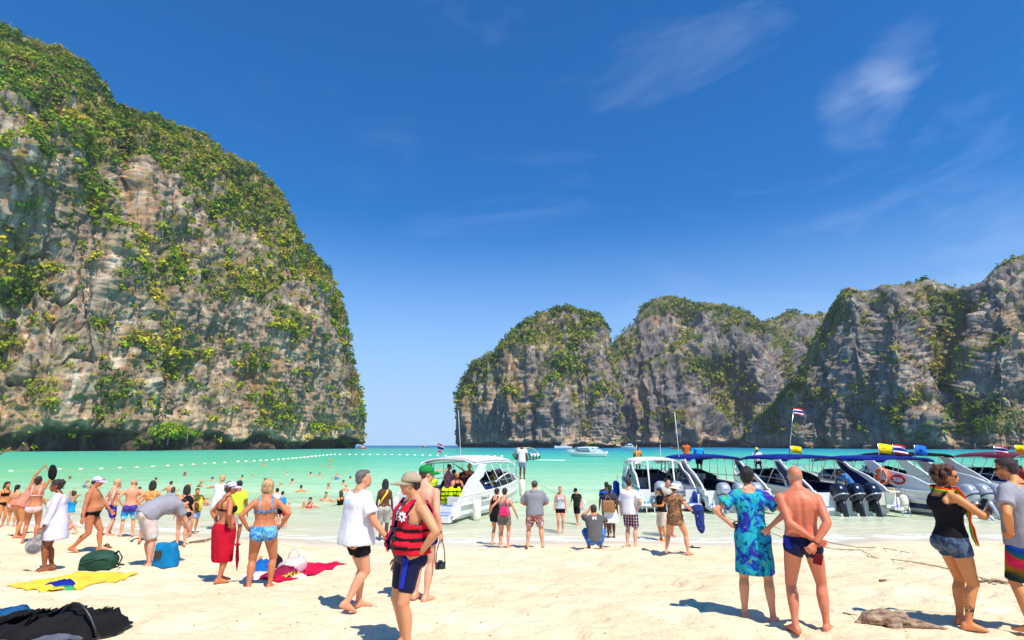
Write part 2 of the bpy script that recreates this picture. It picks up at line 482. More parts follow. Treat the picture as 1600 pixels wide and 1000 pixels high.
def build_water():
    ys = np.concatenate([np.linspace(13, 30, 100), np.linspace(30.4, 120, 90), 120 * (4200 / 120) ** np.linspace(0.02, 1, 60)])
    us = np.linspace(-1, 1, 190)
    V = np.array([np.stack([us * (14 + y * 1.6), np.full_like(us, y), np.zeros_like(us)], 1) for y in ys])
    X, Y = V[..., 0], V[..., 1]
    p = np.stack([X * 0.55, Y * 1.3, np.zeros_like(X)], -1)
    amp = 0.10 * sstep(17, 30, Y) * (1 - sstep(60, 110, Y))
    V[..., 2] = amp * fbm(p, 3, 21)
    # low swash wavelets close to shore
    d = Y - shore_y(X)
    V[..., 2] += 0.03 * np.exp(-((d - 2.2 - 0.5 * vnoise(np.stack([X * 0.3, X * 0, X * 0], -1), 5)) / 0.28) ** 2)
    V[..., 2] += 0.035 * np.exp(-((d - 4.6 - 0.9 * vnoise(np.stack([X * 0.22, X * 0, X * 0], -1), 8)) / 0.35) ** 2)
    nr, nc = X.shape
    idx = np.arange(nr * nc).reshape(nr, nc)
    F = np.stack([idx[:-1, :-1], idx[:-1, 1:], idx[1:, 1:], idx[1:, :-1]], -1).reshape(-1, 4)
    me = mesh_np("sea", V.reshape(-1, 3), F)
    depth = np.clip(d, 0, 4000)
    a = me.attributes.new("off", 'FLOAT', 'POINT'); a.data.foreach_set("value", depth.astype(np.float32).ravel())
    t = NT("sea"); v = t.coord()
    off = t.attr("off", "Fac")
    lg = t.math('LOGARITHM', t.math('ADD', off, 1.0), 10.0)      # 0..3.6
    lg = t.math('DIVIDE', lg, 3.4)
    patch = t.noise(t.coord(scale=(0.02, 0.05, 1)), 1.0, 4, 0.55)
    lgp = t.math('ADD', lg, t.math('MULTIPLY', t.math('SUBTRACT', patch, 0.5), 0.10))
    body = t.ramp(lgp, [(0.0, srgb(240, 238, 212)), (0.18, srgb(234, 236, 208)), (0.32, srgb(212, 227, 192)), (0.46, srgb(154, 208, 172)), (0.56, srgb(100, 190, 164)), (0.65, srgb(64, 174, 168)),
                        (0.76, srgb(28, 124, 160)), (0.86, srgb(16, 88, 148)), (1.0, srgb(12, 72, 136))])
    # wave-ripple shading painted into the colour, with patches of the bed showing through
    pt = t.noise(t.coord(scale=(0.22, 0.75, 1)), 1.3, 5, 0.65, 0.6); pt2 = t.noise(t.coord(scale=(0.05, 0.22, 1)), 1.0, 4, 0.6)
    body = t.mix(t.math('MULTIPLY', t.ramp(pt, [(0.42, (0,) * 3), (0.66, (1,) * 3)]), t.ramp(lg, [(0.1, (0.2,) * 3), (0.3, (0.5,) * 3), (0.6, (0.25,) * 3), (0.75, (0,) * 3)])), body, t.mix(1.0, body, (0.66, 0.80, 0.70), 'MULTIPLY'))
    body = t.mix(t.math('MULTIPLY', t.ramp(pt2, [(0.45, (0,) * 3), (0.62, (1,) * 3)]), t.ramp(lg, [(0.15, (0,) * 3), (0.35, (0.55,) * 3), (0.7, (0.3,) * 3), (0.8, (0,) * 3)])), body, t.mix(1.0, body, (0.62, 0.84, 0.80), 'MULTIPLY'))
    # the lagoon is greener towards the cliff side (negative X)
    xg = t.sep(t.coord())[0]
    gfac = t.math('MULTIPLY', t.ramp(t.math('ADD', t.math('MULTIPLY', xg, -0.012), 0.35), [(0.3, (0,) * 3), (0.9, (1,) * 3)]), t.ramp(lg, [(0.15, (0,)*3), (0.3, (0.55,)*3), (0.75, (0.5,)*3), (0.85, (0,)*3)]))
    body = t.mix(gfac, body, srgb(98, 182, 120))
    foamn = t.noise(t.coord(scale=(0.5, 1.6, 1)), 2.2, 5, 0.65)
    foam = t.math('MULTIPLY', t.ramp(foamn, [(0.36, (0,) * 3), (0.54, (1,) * 3)]), t.ramp(t.math('DIVIDE', off, 6.0), [(0.0, (1,) * 3), (0.10, (0.9,) * 3), (0.2, (0.15,) * 3), (0.36, (0.35,) * 3), (0.42, (0,) * 3), (0.72, (0,) * 3), (0.78, (0.3,) * 3), (0.84, (0,) * 3)]))
    body = t.mix(foam, body, srgb(248, 248, 240))
    t.n.remove(t.b)
    dif = t.n.new("ShaderNodeBsdfDiffuse"); t.l.new(body, dif.inputs["Color"])
    gl = t.n.new("ShaderNodeBsdfGlossy"); gl.inputs["Roughness"].default_value = 0.13
    gl.inputs["Color"].default_value = (0.9, 0.95, 1, 1)
    w1 = t.noise(t.coord(scale=(0.6, 1.7, 1)), 1.6, 5, 0.6, 0.4); w2 = t.noise(t.coord(scale=(0.05, 0.16, 1)), 1.5, 4, 0.6)
    b = t.n.new("ShaderNodeBump"); b.inputs["Strength"].default_value = 0.8; b.inputs["Distance"].default_value = 0.3
    t.l.new(t.math('ADD', w1, t.math('MULTIPLY', w2, 3.0)), b.inputs["Height"])
    t.l.new(b.outputs[0], gl.inputs["Normal"])
    t.l.new(b.outputs[0], dif.inputs["Normal"])
    fr = t.n.new("ShaderNodeFresnel"); fr.inputs[0].default_value = 1.2; t.l.new(b.outputs[0], fr.inputs["Normal"])
    m1 = t.n.new("ShaderNodeMixShader"); t.l.new(t.math('MULTIPLY', fr.outputs[0], 0.4), m1.inputs[0])
    t.l.new(dif.outputs[0], m1.inputs[1]); t.l.new(gl.outputs[0], m1.inputs[2])
    tr = t.n.new("ShaderNodeBsdfTransparent"); tr.inputs[0].default_value = (0.93, 0.98, 0.95, 1)
    m2 = t.n.new("ShaderNodeMixShader")
    op = t.ramp(t.math('DIVIDE', off, 20.0), [(0.0, (0.0,) * 3), (0.05, (0.28,) * 3), (0.22, (0.62,) * 3), (0.75, (1,) * 3)])
    op = t.math('MAXIMUM', op, t.math('MULTIPLY', foam, 0.85))
    t.l.new(op, m2.inputs[0]); t.l.new(tr.outputs[0], m2.inputs[1]); t.l.new(m1.outputs[0], m2.inputs[2])
    t.l.new(m2.outputs[0], t.out.inputs[0])
    tag(link("sea", me, t.m), kind="structure")
build_water()

# ---------------------------------------------------------------- limestone cliffs
def rock_material():
    t = NT("limestone"); v = t.coord()
    col = t.attr("Col")
    vs_ = t.coord(scale=(1, 1, 0.09))
    st = t.noise(vs_, 0.22, 6, 0.65, 0.8); fine = t.noise(v, 0.55, 6, 0.7); crack = t.noise(t.coord(scale=(1, 1, 0.35)), 0.12, 7, 0.7, 1.0)
    c = t.mix(t.ramp(st, [(0.38, (0.75,) * 3), (0.56, (0,) * 3)]), col, t.mix(1.0, col, (0.42, 0.42, 0.46), 'MULTIPLY'))
    stain = t.noise(t.coord(scale=(1, 1, 0.05)), 0.5, 5, 0.7, 0.4)
    c = t.mix(t.ramp(stain, [(0.36, (0.7,) * 3), (0.47, (0,) * 3)]), c, t.mix(1.0, c, (0.36, 0.36, 0.40), 'MULTIPLY'))
    c = t.mix(t.ramp(fine, [(0.52, (0,) * 3), (0.75, (0.55,) * 3)]), c, t.mix(1.0, c, (1.6, 1.5, 1.35), 'MULTIPLY'))
    c = t.mix(t.ramp(crack, [(0.34, (0.8,) * 3), (0.42, (0,) * 3)]), c, t.mix(1.0, c, (0.35, 0.33, 0.33), 'MULTIPLY'))
    t.base(c, 0.95, 0, 0.1)
    h = t.math('ADD', t.math('MULTIPLY', st, 1.0), t.math('MULTIPLY', fine, 0.5))
    t.bump(h, 0.9, 2.0)
    return t.m
M_ROCK = rock_material()
def leaf_material():
    t = NT("cliff_leaves"); col = t.attr("Col")
    n = t.noise(t.coord(), 0.35, 4, 0.6)
    c = t.mix(t.ramp(n, [(0.35, (0.5,) * 3), (0.6, (0,) * 3)]), col, t.mix(1.0, col, (0.55, 0.6, 0.5), 'MULTIPLY'))
    t.base(c, 0.75, 0, 0.15)
    tl = t.n.new("ShaderNodeBsdfTranslucent"); t.l.new(t.mix(1.0, c, (1.1, 1.2, 0.5), 'MULTIPLY'), tl.inputs[0])
    m = t.n.new("ShaderNodeMixShader"); m.inputs[0].default_value = 0.25
    t.l.new(t.b.outputs[0], m.inputs[1]); t.l.new(tl.outputs[0], m.inputs[2]); t.l.new(m.outputs[0], t.out.inputs[0])
    return t.m
M_LEAF = leaf_material()

GREENS = np.array([srgb(52, 84, 26), srgb(84, 116, 32), srgb(124, 144, 38), srgb(146, 154, 46), srgb(162, 158, 60), srgb(66, 98, 44), srgb(132, 118, 70), srgb(102, 130, 34)])

def bushes(P, N, S, colors, nq, rng, name, leaf=0.30):
    """leaf clumps: P centres, N outward normals, S radii -> one mesh of small quads spread through each crown"""
    m = len(P)
    d = rng.normal(size=(m, nq, 3)); d /= np.linalg.norm(d, axis=-1, keepdims=True)
    up = np.array([0, 0, 1.0])
    axis = N * 0.55 + up * 0.75; axis /= np.linalg.norm(axis, axis=-1, keepdims=True)
    dot = (d * axis[:, None]).sum(-1, keepdims=True)
    d = np.where(dot < -0.15, d - 2 * dot * axis[:, None], d)
    r = rng.uniform(0.45, 1.0, size=(m, nq, 1)) ** 0.6
    lump = 1 + 0.35 * np.sin(d[..., 0:1] * 5 + P[:, None, 0:1]) * np.cos(d[..., 1:2] * 4 + P[:, None, 1:2])
    c = P[:, None] + d * r * lump * S[:, None, None] * np.array([1.1, 1.1, 0.85])
    nn = d + rng.normal(size=d.shape) * 0.45 + up * 0.35; nn /= np.linalg.norm(nn, axis=-1, keepdims=True)
    a = np.cross(nn, rng.normal(size=d.shape)); a /= np.linalg.norm(a, axis=-1, keepdims=True) + 1e-9
    b = np.cross(nn, a)
    sz = (S[:, None, None] * leaf * rng.uniform(0.6, 1.4, size=(m, nq, 1)))
    a = a * sz; b = b * sz * 0.75
    q = np.stack([c - a - b * 0.4, c + a * 0.2 - b, c + a + b * 0.4, c - a * 0.2 + b], axis=2)
    V = q.reshape(-1, 3); F = np.arange(len(V)).reshape(-1, 4)
    me = mesh_np(name, V, F, False)
    cc = colors[:, None] * rng.uniform(0.75, 1.3, size=(m, nq, 1)) * (1 + rng.normal(size=(m, nq, 3)) * 0.05)
    set_col(me, np.repeat(np.clip(cc, 0, 1).reshape(-1, 3), 4, 0))
    return me

def resample(pts, n):
    pts = np.asarray(pts, float); seg = np.linalg.norm(np.diff(pts, axis=0), axis=1); s = np.concatenate([[0], np.cumsum(seg)])
    q = np.linspace(0, s[-1], n)
    return np.stack([np.interp(q, s, pts[:, 0]), np.interp(q, s, pts[:, 1])], 1), q / s[-1]

def cliff(name, label, skyline, ybase, ncol, nrow, relief, seed, recede=0.4, fan=0.5, ub_rng=None, edges=(0.0, 0.0),
          warm=0.5, veg=0.0, nbush=1000, bsize=(2, 5), nq=24, bumps=(), under=1.0, cool=0.0, leaf=0.3, extra_dip=None, vert=0.30, ledk=1.0, bigk=1.0):
    rng = np.random.default_rng(seed)
    sky_, a = resample(skyline, ncol)
    u0, u1 = ub_rng or (sky_[0, 0], sky_[-1, 0])
    ub = (1 - fan) * np.clip(sky_[:, 0], u0, u1) + fan * (u0 + a * (u1 - u0))
    ub = np.maximum.accumulate(ub)
    yb_u = np.array([q[0] for q in ybase]); yb_y = np.array([q[1] for q in ybase])
    Yb = np.interp(ub, yb_u, yb_y)
    t = np.linspace(0, 1, nrow)
    T, A = np.meshgrid(t, a, indexing='ij')
    # base in pixels (z = -1 just under the water line)
    vb = np.array([500 + FPX * (math.tan(PITCH + math.atan((CAM_H + 1.0) / y))) for y in Yb])
    U = ub[None] + (sky_[:, 0] - ub)[None] * T
    W = vb[None] + (sky_[:, 1] - vb)[None] * T
    xc = (U - 800) / FPX; yc = (500 - W) / FPX
    dy = math.cos(PITCH) - yc * math.sin(PITCH); dz = math.sin(PITCH) + yc * math.cos(PITCH)
    topz = (dz[-1] / dy[-1]) * Yb
    hgt = np.maximum(topz, 8)
    rec = recede * hgt[None] * (0.35 * T + 0.65 * (1 - np.sqrt(np.clip(1 - T ** 2.2, 0, 1))))
    for e, s in zip(edges, (0, 1)):
        if e > 0:
            q = np.clip(1 - (A if s == 0 else 1 - A) / 0.22, 0, 1)
            rec = rec + e * (1 - np.sqrt(np.clip(1 - q ** 2, 0, 1)))
    Y = Yb[None] + rec
    for (bu, bv, ru, rv, amp) in bumps:
        rr = ((U - bu) / ru) ** 2 + ((W - bv) / rv) ** 2
        Y = Y - amp * np.exp(-rr * 1.2)
    X = xc / dy * Y; Z = CAM_H + dz / dy * Y
    G = np.stack([X, Y, Z], -1)
    # smooth normals of the base shape
    def normals(G):
        gt = np.gradient(G, axis=0); ga = np.gradient(G, axis=1)
        n = np.cross(ga, gt); n /= np.linalg.norm(n, axis=-1, keepdims=True) + 1e-9
        flip = (n[..., 1:2] > 0.35)
        return n
    N = normals(G)
    if N[nrow // 3, ncol // 2, 1] > 0: N = -N
    s = relief
    pv = G * np.array([1, 1, vert])
    big = ridged(pv / (s * 6), 3, seed) - 0.62
    med = ridged(pv / (s * 1.9), 4, seed + 5) - 0.62
    led = fbm(G / (s * 1.3) * np.array([1, 1, 0.7]), 4, seed + 9)
    fine = ridged(G * np.array([1, 1, 0.5]) / (s * 0.55), 3, seed + 13) - 0.6
    edgefade = sstep(1.0, 0.9, T) * 0.75 + 0.25
    fis = sstep(0.86, 0.99, 1 - np.abs(vnoise(G * np.array([1, 1, 0.22]) / (s * 1.1), seed + 15))) * sstep(-0.1, 0.3, vnoise(G / (s * 3), seed + 16))
    led2 = np.abs(fbm(G * np.array([0.6, 0.6, 1.5]) / (s * 0.8), 3, seed + 18))
    D = (big * s * 2.8 * bigk + np.minimum(0, big) * s * 3.0 * (bigk - 1) + med * s * 2.3 + led * s * 0.6 + led2 * s * 0.7 * ledk + fine * s * 0.75 - fis * s * 0.6) * edgefade
    # wave-cut notch with hanging edge
    hn = 0.026 * hgt.max() * (1 + 0.55 * vnoise(np.stack([X / (s * 2.5), Y / (s * 2.5), 0 * X], -1), seed + 20))
    notch = sstep(hn * 1.15, hn * 0.8, Z) * np.clip(0.55 + 0.9 * vnoise(np.stack([X / (s * 4), Y / (s * 4), 0 * X], -1), seed + 22), 0, 1)
    D = D - under * notch * s * 1.6
    D = D + under * np.exp(-((Z - hn * 1.7) / (hn * 0.5)) ** 2) * s * 0.3
    G2 = G + N * D[..., None]
    G2[0, :, 2] = np.minimum(G2[0, :, 2], -0.5)
    N2 = normals(G2)
    if N2[nrow // 3, ncol // 2, 1] > 0: N2 = -N2
    # back rows give the massif its thickness
    back = []
    for k, (dyk, dzk) in enumerate(((0.10, -0.01), (0.3, -0.05), (0.6, -0.2), (0.8, -1.02))):
        top = G2[-1].copy(); sc = hgt[:, None]
        top[:, 1] += dyk * hgt; top[:, 0] += dyk * hgt * top[:, 0] / top[:, 1]; top[:, 2] += dzk * hgt
        back.append(top)
    GA = np.concatenate([G2, np.array(back)], 0)
    nr = GA.shape[0]
    idx = np.arange(nr * ncol).reshape(nr, ncol)
    F = np.stack([idx[:-1, :-1], idx[:-1, 1:], idx[1:, 1:], idx[1:, :-1]], -1).reshape(-1, 4)
    me = mesh_np(name, GA.reshape(-1, 3), F)
    # rock colours
    q = GA.reshape(-1, 3); p3 = q * np.array([1, 1, 0.35])
    n1 = fbm(p3 / (s * 3), 4, seed + 30); n2 = fbm(p3 / (s * 0.7), 4, seed + 33); n3 = fbm(q / (s * 5), 3, seed + 36)
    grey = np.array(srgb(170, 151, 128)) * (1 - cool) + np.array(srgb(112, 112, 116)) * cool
    c = grey[None] * (1 + 0.35 * n2[:, None])
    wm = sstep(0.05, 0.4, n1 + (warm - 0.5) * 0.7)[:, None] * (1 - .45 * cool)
    c = c * (1 - wm) + np.array(srgb(186, 152, 116))[None] * wm * (1 + 0.25 * n2[:, None])
    cr = sstep(0.18, 0.42, n2 + 0.6 * n3 + (warm - 0.5) * 0.4)[:, None] * 0.75
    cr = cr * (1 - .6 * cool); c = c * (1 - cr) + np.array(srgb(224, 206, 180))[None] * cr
    ora = sstep(0.3, 0.55, fbm(p3 / (s * 0.5), 3, seed + 41) + 0.4 * n3 + (warm - 0.5) * 0.3)[:, None] * 0.5
    c = c * (1 - ora) + np.array(srgb(184, 116, 66))[None] * ora
    low = sstep(hn.max() * 3.2, hn.max() * 1.0, q[:, 2])[:, None] * (0.35 + 0.35 * warm)
    c = c * (1 - low) + np.array(srgb(222, 190, 150))[None] * low
    hnf = np.concatenate([hn, np.repeat(hn[-1:], 4, 0)], 0).ravel()
    tide_shade = np.maximum(sstep(2.6, 1.2, q[:, 2]) * 0.8, sstep(1.55, 0.95, q[:, 2] / hnf) * (0.85 if under > 1 else .5))[:, None]  # waterline tide band, plus notch and overhang shade painted into the rock colour
    c = c * (1 - tide_shade) + np.array(srgb(62, 52, 44))[None] * tide_shade
    # vegetation mask
    vm = fbm(GA * np.array([1, 1, 0.8]) / (s * 4.0), 4, seed + 50) * 1.55 + fbm(GA / (s * 1.0), 3, seed + 53) * 0.8
    nz = np.concatenate([N2[..., 2], np.repeat(N2[-1:, :, 2], 4, 0) * 0 + 0.8], 0)
    Tfull = np.concatenate([T, np.ones((4, ncol))], 0)
    vm = vm + 0.6 * np.clip(nz, -0.3, 0.8) + 0.75 * sstep(0.72, 1.0, Tfull) + veg - 0.5 * sstep(0.16, 0.03, Tfull)
    if extra_dip is not None: vm = vm + extra_dip(np.concatenate([U, np.repeat(U[-1:], 4, 0)], 0), np.concatenate([W, np.repeat(W[-1:], 4, 0)], 0))
    cover = sstep(0.15, 0.5, vm).reshape(-1, 1) * 0.8
    gcol = np.array(srgb(112, 112, 46))[None] * (1 + 0.4 * n2[:, None]); dryg = np.array(srgb(170, 140, 80))[None]
    gm = sstep(-0.1, 0.3, n3)[:, None] * 0.5
    gcol = gcol * (1 - gm) + dryg * gm
    c = c * (1 - cover) + gcol * cover
    set_col(me, np.clip(c, 0.005, 0.9))
    o = link(name, me, M_ROCK)
    tag(o, label, "cliff", "limestone cliffs round the bay")
    # bushes
    prob = (sstep(0.25, 0.75, vm) ** 1.2 + 0.02)[:-1, :-1]
    prob = prob[: GA.shape[0] - 2]
    e1 = GA[1:, :-1] - GA[:-1, :-1]; e2 = GA[:-1, 1:] - GA[:-1, :-1]
    area = np.linalg.norm(np.cross(e1, e2), axis=-1)[: prob.shape[0]]
    pw = (prob * np.minimum(area, np.percentile(area, 97))).ravel(); pw /= pw.sum()
    pick = rng.choice(len(pw), size=nbush, p=pw)
    ri, ci = np.unravel_index(pick, prob.shape)
    jit = rng.uniform(size=(nbush, 2, 1))
    P = GA[ri, ci] + e1[ri, ci] * jit[:, 0] + e2[ri, ci] * jit[:, 1]
    NN = np.concatenate([N2, np.repeat(N2[-1:], 4, 0) * 0 + np.array([0, 0, 1.0])], 0)[ri, ci]
    S = rng.uniform(0, 1, nbush) ** 2.2 * (bsize[1] - bsize[0]) + bsize[0]
    P = P + NN * S[:, None] * 0.25
    spec = fbm(P / (s * 2.2), 3, seed + 60) + rng.normal(size=nbush) * 0.20
    ki = np.clip(((spec + 0.75) / 1.5 * 8).astype(int), 0, 7)
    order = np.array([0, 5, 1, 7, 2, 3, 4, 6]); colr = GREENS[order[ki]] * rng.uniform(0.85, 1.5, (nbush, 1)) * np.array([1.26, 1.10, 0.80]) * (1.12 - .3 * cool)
    topm = sstep(0.8, 1.0, Tfull[ri, ci])[:, None]
    colr = colr * (1 - 0.45 * topm) + GREENS[0] * 0.45 * topm
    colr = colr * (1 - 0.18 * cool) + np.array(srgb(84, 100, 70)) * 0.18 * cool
    me2 = bushes(P, NN, S, colr, nq, rng, "cliff_scrub", leaf)
    so = link("cliff_scrub", me2, M_LEAF, parent=o)
    so["kind"] = "stuff"
    return o, G2, U, W

SKY_L = [(-330, -190), (-200, -110), (-80, -20), (0, 44), (22, 55), (49, 66), (86, 76), (116, 89), (135, 107), (150, 126), (165, 149), (180, 170), (187, 164), (210, 169), (232, 179), (262, 192),
         (292, 203), (322, 214), (345, 235), (375, 246), (397, 265), (424, 287), (442, 314), (456, 347), (472, 377), (491, 398), (499, 406), (521, 440),
         (531, 470), (536, 504), (540, 541), (551, 590), (562, 624), (565, 657), (565, 682)]
CL, CL_G, CL_U, CL_W = cliff("limestone_cliff", "huge sunlit cliff hung with green scrub, nearest the swimmers and float line", SKY_L,
      [(-330, 190), (0, 235), (200, 275), (400, 350), (530, 420), (560, 470)], 460, 360, 5.0, 3, recede=0.32, fan=0.45, ub_rng=(-330, 556), edges=(0, 25),
      warm=0.58, veg=0.17, nbush=15000, bsize=(0.7, 3.2), nq=17, leaf=0.30, under=1.7, vert=.18, ledk=.28, bigk=1.25,
      extra_dip=lambda U, W: -0.32 * sstep(330, 520, W) * sstep(230, 60, U) - 0.25 * np.exp(-((U - 300) / 55) ** 2 - ((W - 300) / 40) ** 2) - .3 * np.exp(-((U - 300) / 50) ** 2 - ((W - 440) / 45) ** 2),
      bumps=[(60, 200, 130, 170, 44), (330, 560, 60, 90, -14), (180, 420, 40, 220, 14), (196, 200, 14, 80, -55), (470, 560, 60, 150, 12), (90, 560, 60, 110, 10)])

SKY_M2 = [(953, 690), (955, 640), (955, 557), (962, 531), (979, 516), (996, 508), (998, 493), (1005, 479), (1019, 469), (1042, 464), (1065, 468), (1082, 475), (1105, 476),
          (1134, 477), (1157, 485), (1174, 496), (1189, 510), (1200, 499), (1220, 493), (1243, 489), (1261, 492), (1284, 489), (1320, 500), (1400, 520)]
cliff("limestone_cliff", "broad grey far cliff with two humps and a saddle", SKY_M2, [(900, 760), (1000, 700), (1180, 660), (1300, 700), (1400, 720)], 240, 165, 6.5, 23,
      recede=0.55, fan=0.4, ub_rng=(957, 1400), edges=(150, 0), warm=0.30, veg=-0.22, nbush=2800, bsize=(1.4, 5.0), nq=11, vert=.16, ledk=.4, bigk=1.7, cool=0.75, under=1.3, leaf=0.34,
      bumps=[(1040, 500, 50, 45, -25), (1140, 610, 50, 70, -34), (1190, 600, 26, 120, 34), (1060, 600, 60, 80, 18), (1090, 670, 60, 30, 16), (1180, 520, 22, 40, -20)],
      extra_dip=lambda U, W: 0.7 * np.exp(-((U - 1130) / 42) ** 2 - ((W - 595) / 70) ** 2))
SKY_M1 = [(723, 692), (717, 650), (716, 631), (717, 614), (726, 591), (737, 571), (755, 560), (778, 551), (789, 537), (804, 516), (818, 505), (835, 496), (852, 489),
          (875, 482), (898, 480), (916, 487), (933, 496), (942, 508), (947, 534), (953, 562), (957, 632), (961, 666), (962, 692)]
cliff("limestone_cliff", "domed rock island with bare grey walls standing by the open horizon", SKY_M1, [(716, 620), (840, 550), (962, 545)], 240, 170, 5.5, 41,
      recede=0.5, fan=0.55, ub_rng=(724, 960), edges=(60, 110), warm=0.45, veg=-0.20, nbush=2200, bsize=(1.3, 4.5), nq=11, vert=.16, ledk=.4, bigk=1.7, cool=0.5, under=1.3, leaf=0.34,
      bumps=[(880, 640, 30, 70, 22), (845, 620, 14, 80, -16), (925, 560, 22, 90, 14), (770, 620, 40, 60, 12), (860, 520, 60, 40, -14)],
      extra_dip=lambda U, W: 0.5 * np.exp(-((U - 900) / 60) ** 2 - ((W - 600) / 34) ** 2) - 0.5 * sstep(610, 690, W))
SKY_R = [(1152, 690), (1163, 672), (1186, 649), (1209, 626), (1232, 591), (1255, 557), (1272, 525), (1290, 493), (1307, 468), (1320, 450), (1328, 446), (1347, 452), (1387, 445), (1416, 441), (1450, 433),
         (1473, 441), (1496, 450), (1514, 445), (1537, 433), (1554, 419), (1577, 407), (1600, 399), (1680, 380), (1800, 372), (1960, 370)]
cliff("limestone_cliff", "dark fluted cliff behind the row of moored speedboats", SKY_R, [(1140, 560), (1240, 470), (1400, 400), (1600, 350), (1960, 300)], 320, 235, 4.6, 67,
      recede=0.42, fan=0.3, ub_rng=(1156, 1960), edges=(70, 0), warm=0.40, veg=-0.20, nbush=3400, bsize=(1.0, 4.2), nq=14, vert=.16, ledk=.5, bigk=1.7, cool=0.6, under=0.9, leaf=0.32,
      bumps=[(1240, 680, 30, 26, 26), (1462, 655, 52, 42, 24), (1490, 560, 26, 120, -22), (1400, 560, 40, 130, 14), (1330, 520, 26, 150, 12), (1560, 540, 40, 120, 14)],
      extra_dip=lambda U, W: 0.75 * np.exp(-((U - 1495) / 40) ** 2 - ((W - 560) / 100) ** 2) + 0.75 * np.exp(-((U - 1400) / 45) ** 2 - ((W - 640) / 22) ** 2) + 0.6 * np.exp(-((U - 1570) / 60) ** 2 - ((W - 660) / 40) ** 2) + 0.5 * np.exp(-((U - 1255) / 40) ** 2 - ((W - 600) / 60) ** 2))


# ---------------------------------------------------------------- air
hzb = MB(); hzb.box((0, 2100, 185), (14400, 4600, 410))
t = NT("air"); t.n.remove(t.b); pv = t.n.new("ShaderNodeVolumePrincipled"); pv.inputs["Color"].default_value = (0.80, 0.88, 1, 1); pv.inputs["Density"].default_value = 0.0001; pv.inputs["Anisotropy"].default_value = 0.0
t.l.new(pv.outputs[0], t.out.inputs["Volume"])
tag(hzb.obj("haze", t.m), kind="stuff")
# ================================================================ BOATS
GEL = plain("gelcoat_white", srgb(222, 222, 218), 0.22, var=0.05, scale=2)
GEL_GREY = plain("hull_pale_grey", srgb(214, 222, 216), 0.3, var=0.08, scale=2)
NAVY = plain("navy_paint", srgb(20, 32, 84), 0.3, var=0.1)
BLUE_CANVAS = cloth("blue_canvas", srgb(24, 46, 140), 0.2, 0.85, 0.25, 3)
WHITE_CANVAS = cloth("white_canvas", srgb(234, 234, 238), 0.08, 0.7, 0.15, 3)
BLACK_CANVAS = cloth("black_canvas", srgb(26, 28, 36), 0.2, 0.85, 0.25, 3)
STEEL = plain("stainless_tube", srgb(210, 212, 214), 0.22, 0.9, var=0.05)
WHITE_TUBE = plain("white_tube", srgb(232, 232, 228), 0.3, var=0.05)
DARK_GLASS = plain("tinted_window", srgb(34, 48, 54), 0.06, var=0.2)
BLACK_PLASTIC = plain("black_plastic", srgb(24, 25, 28), 0.4, var=0.15)
SILVER_COWL = plain("silver_cowling", srgb(176, 182, 190), 0.25, 0.3, var=0.06)
NAVY_COWL = plain("dark_cowling", srgb(30, 38, 58), 0.2, 0.1, var=0.1)
DARK_LEG = plain("engine_leg", srgb(38, 42, 50), 0.35, 0.2, var=0.15)
BLUE_SEAT = cloth("blue_seat", srgb(24, 60, 150), 0.2, 0.6, 0.1)
DECK_BLUE = plain("blue_deck_pad", srgb(32, 92, 190), 0.7, var=0.15)
RED_GEL = plain("gelcoat_red", srgb(160, 18, 34), 0.22, var=0.08, scale=2)
GREEN_GEL = plain("gelcoat_green", srgb(36, 140, 66), 0.25, var=0.08, scale=2)
TEAL = plain("teal_stripe", srgb(30, 150, 160), 0.3, var=0.08)
ANTIFOUL = plain("antifouling", srgb(120, 60, 46), 0.8, var=0.2)
FENDER_W = plain("fender_vinyl", srgb(232, 228, 210), 0.45, var=0.1)
FENDER_B = cloth("fender_blue_sock", srgb(24, 56, 160), 0.2, 0.9, 0.2)
ORANGE = plain("orange_plastic", srgb(232, 104, 34), 0.45, var=0.1)
ROPE = cloth("rope_beige", srgb(206, 190, 150), 0.2, 0.9, 0.3, 40)
WOOD_V = plain("varnished_wood", srgb(150, 88, 42), 0.35, var=0.3, scale=9)

def hull_dims(L, B):
    def b(y):
        q = y / L
        return B / 2 * (0.93 + 0.07 * q / 0.3 if q < 0.3 else max(0.02, (1 - ((q - 0.3) / 0.7) ** 2.3)))
    def sheer(y): return 0.86 + 0.36 * (y / L) ** 1.6
    def chine(y): return 0.10 + 0.55 * max(0, (y / L - 0.35) / 0.65) ** 2
    def keel(y): return -0.45 + (0.0 if y < 0.6 * L else 1.15 * ((y - 0.6 * L) / (0.4 * L)) ** 2.2)
    return b, sheer, chine, keel

def flag_mesh(w, h, bands, nx=10, sag=0.25, phase=0.0):
    """waving cloth flag: bands = [(fraction, material index)]"""
    V, F, MI = [], [], []
    zs = [0]
    for fr, _ in bands: zs.append(zs[-1] + fr)
    for z in zs:
        for i in range(nx + 1):
            x = i / nx
            V.append((x * w, 0.12 * w * math.sin(x * 5 + phase + z) * x, h * (1 - z / zs[-1]) - sag * w * x * x * 0.6))
    for r in range(len(bands)):
        for i in range(nx):
            a = r * (nx + 1) + i; F.append((a, a + 1, a + nx + 2, a + nx + 1)); MI.append(bands[r][1])
    return V, F, MI
F_RED = cloth("flag_red", srgb(205, 28, 46), 0.1); F_WHITE = cloth("flag_white", srgb(238, 238, 240), 0.05)
F_BLUE = cloth("flag_navy", srgb(42, 48, 130), 0.1); F_YEL = cloth("flag_yellow", srgb(248, 214, 30), 0.1); F_LB = cloth("flag_blue", srgb(30, 110, 206), 0.1)
F_EMB = cloth("flag_emblem", srgb(178, 120, 30), 0.1); F_EMB2 = cloth("flag_emblem_navy", srgb(20, 40, 110), 0.1)
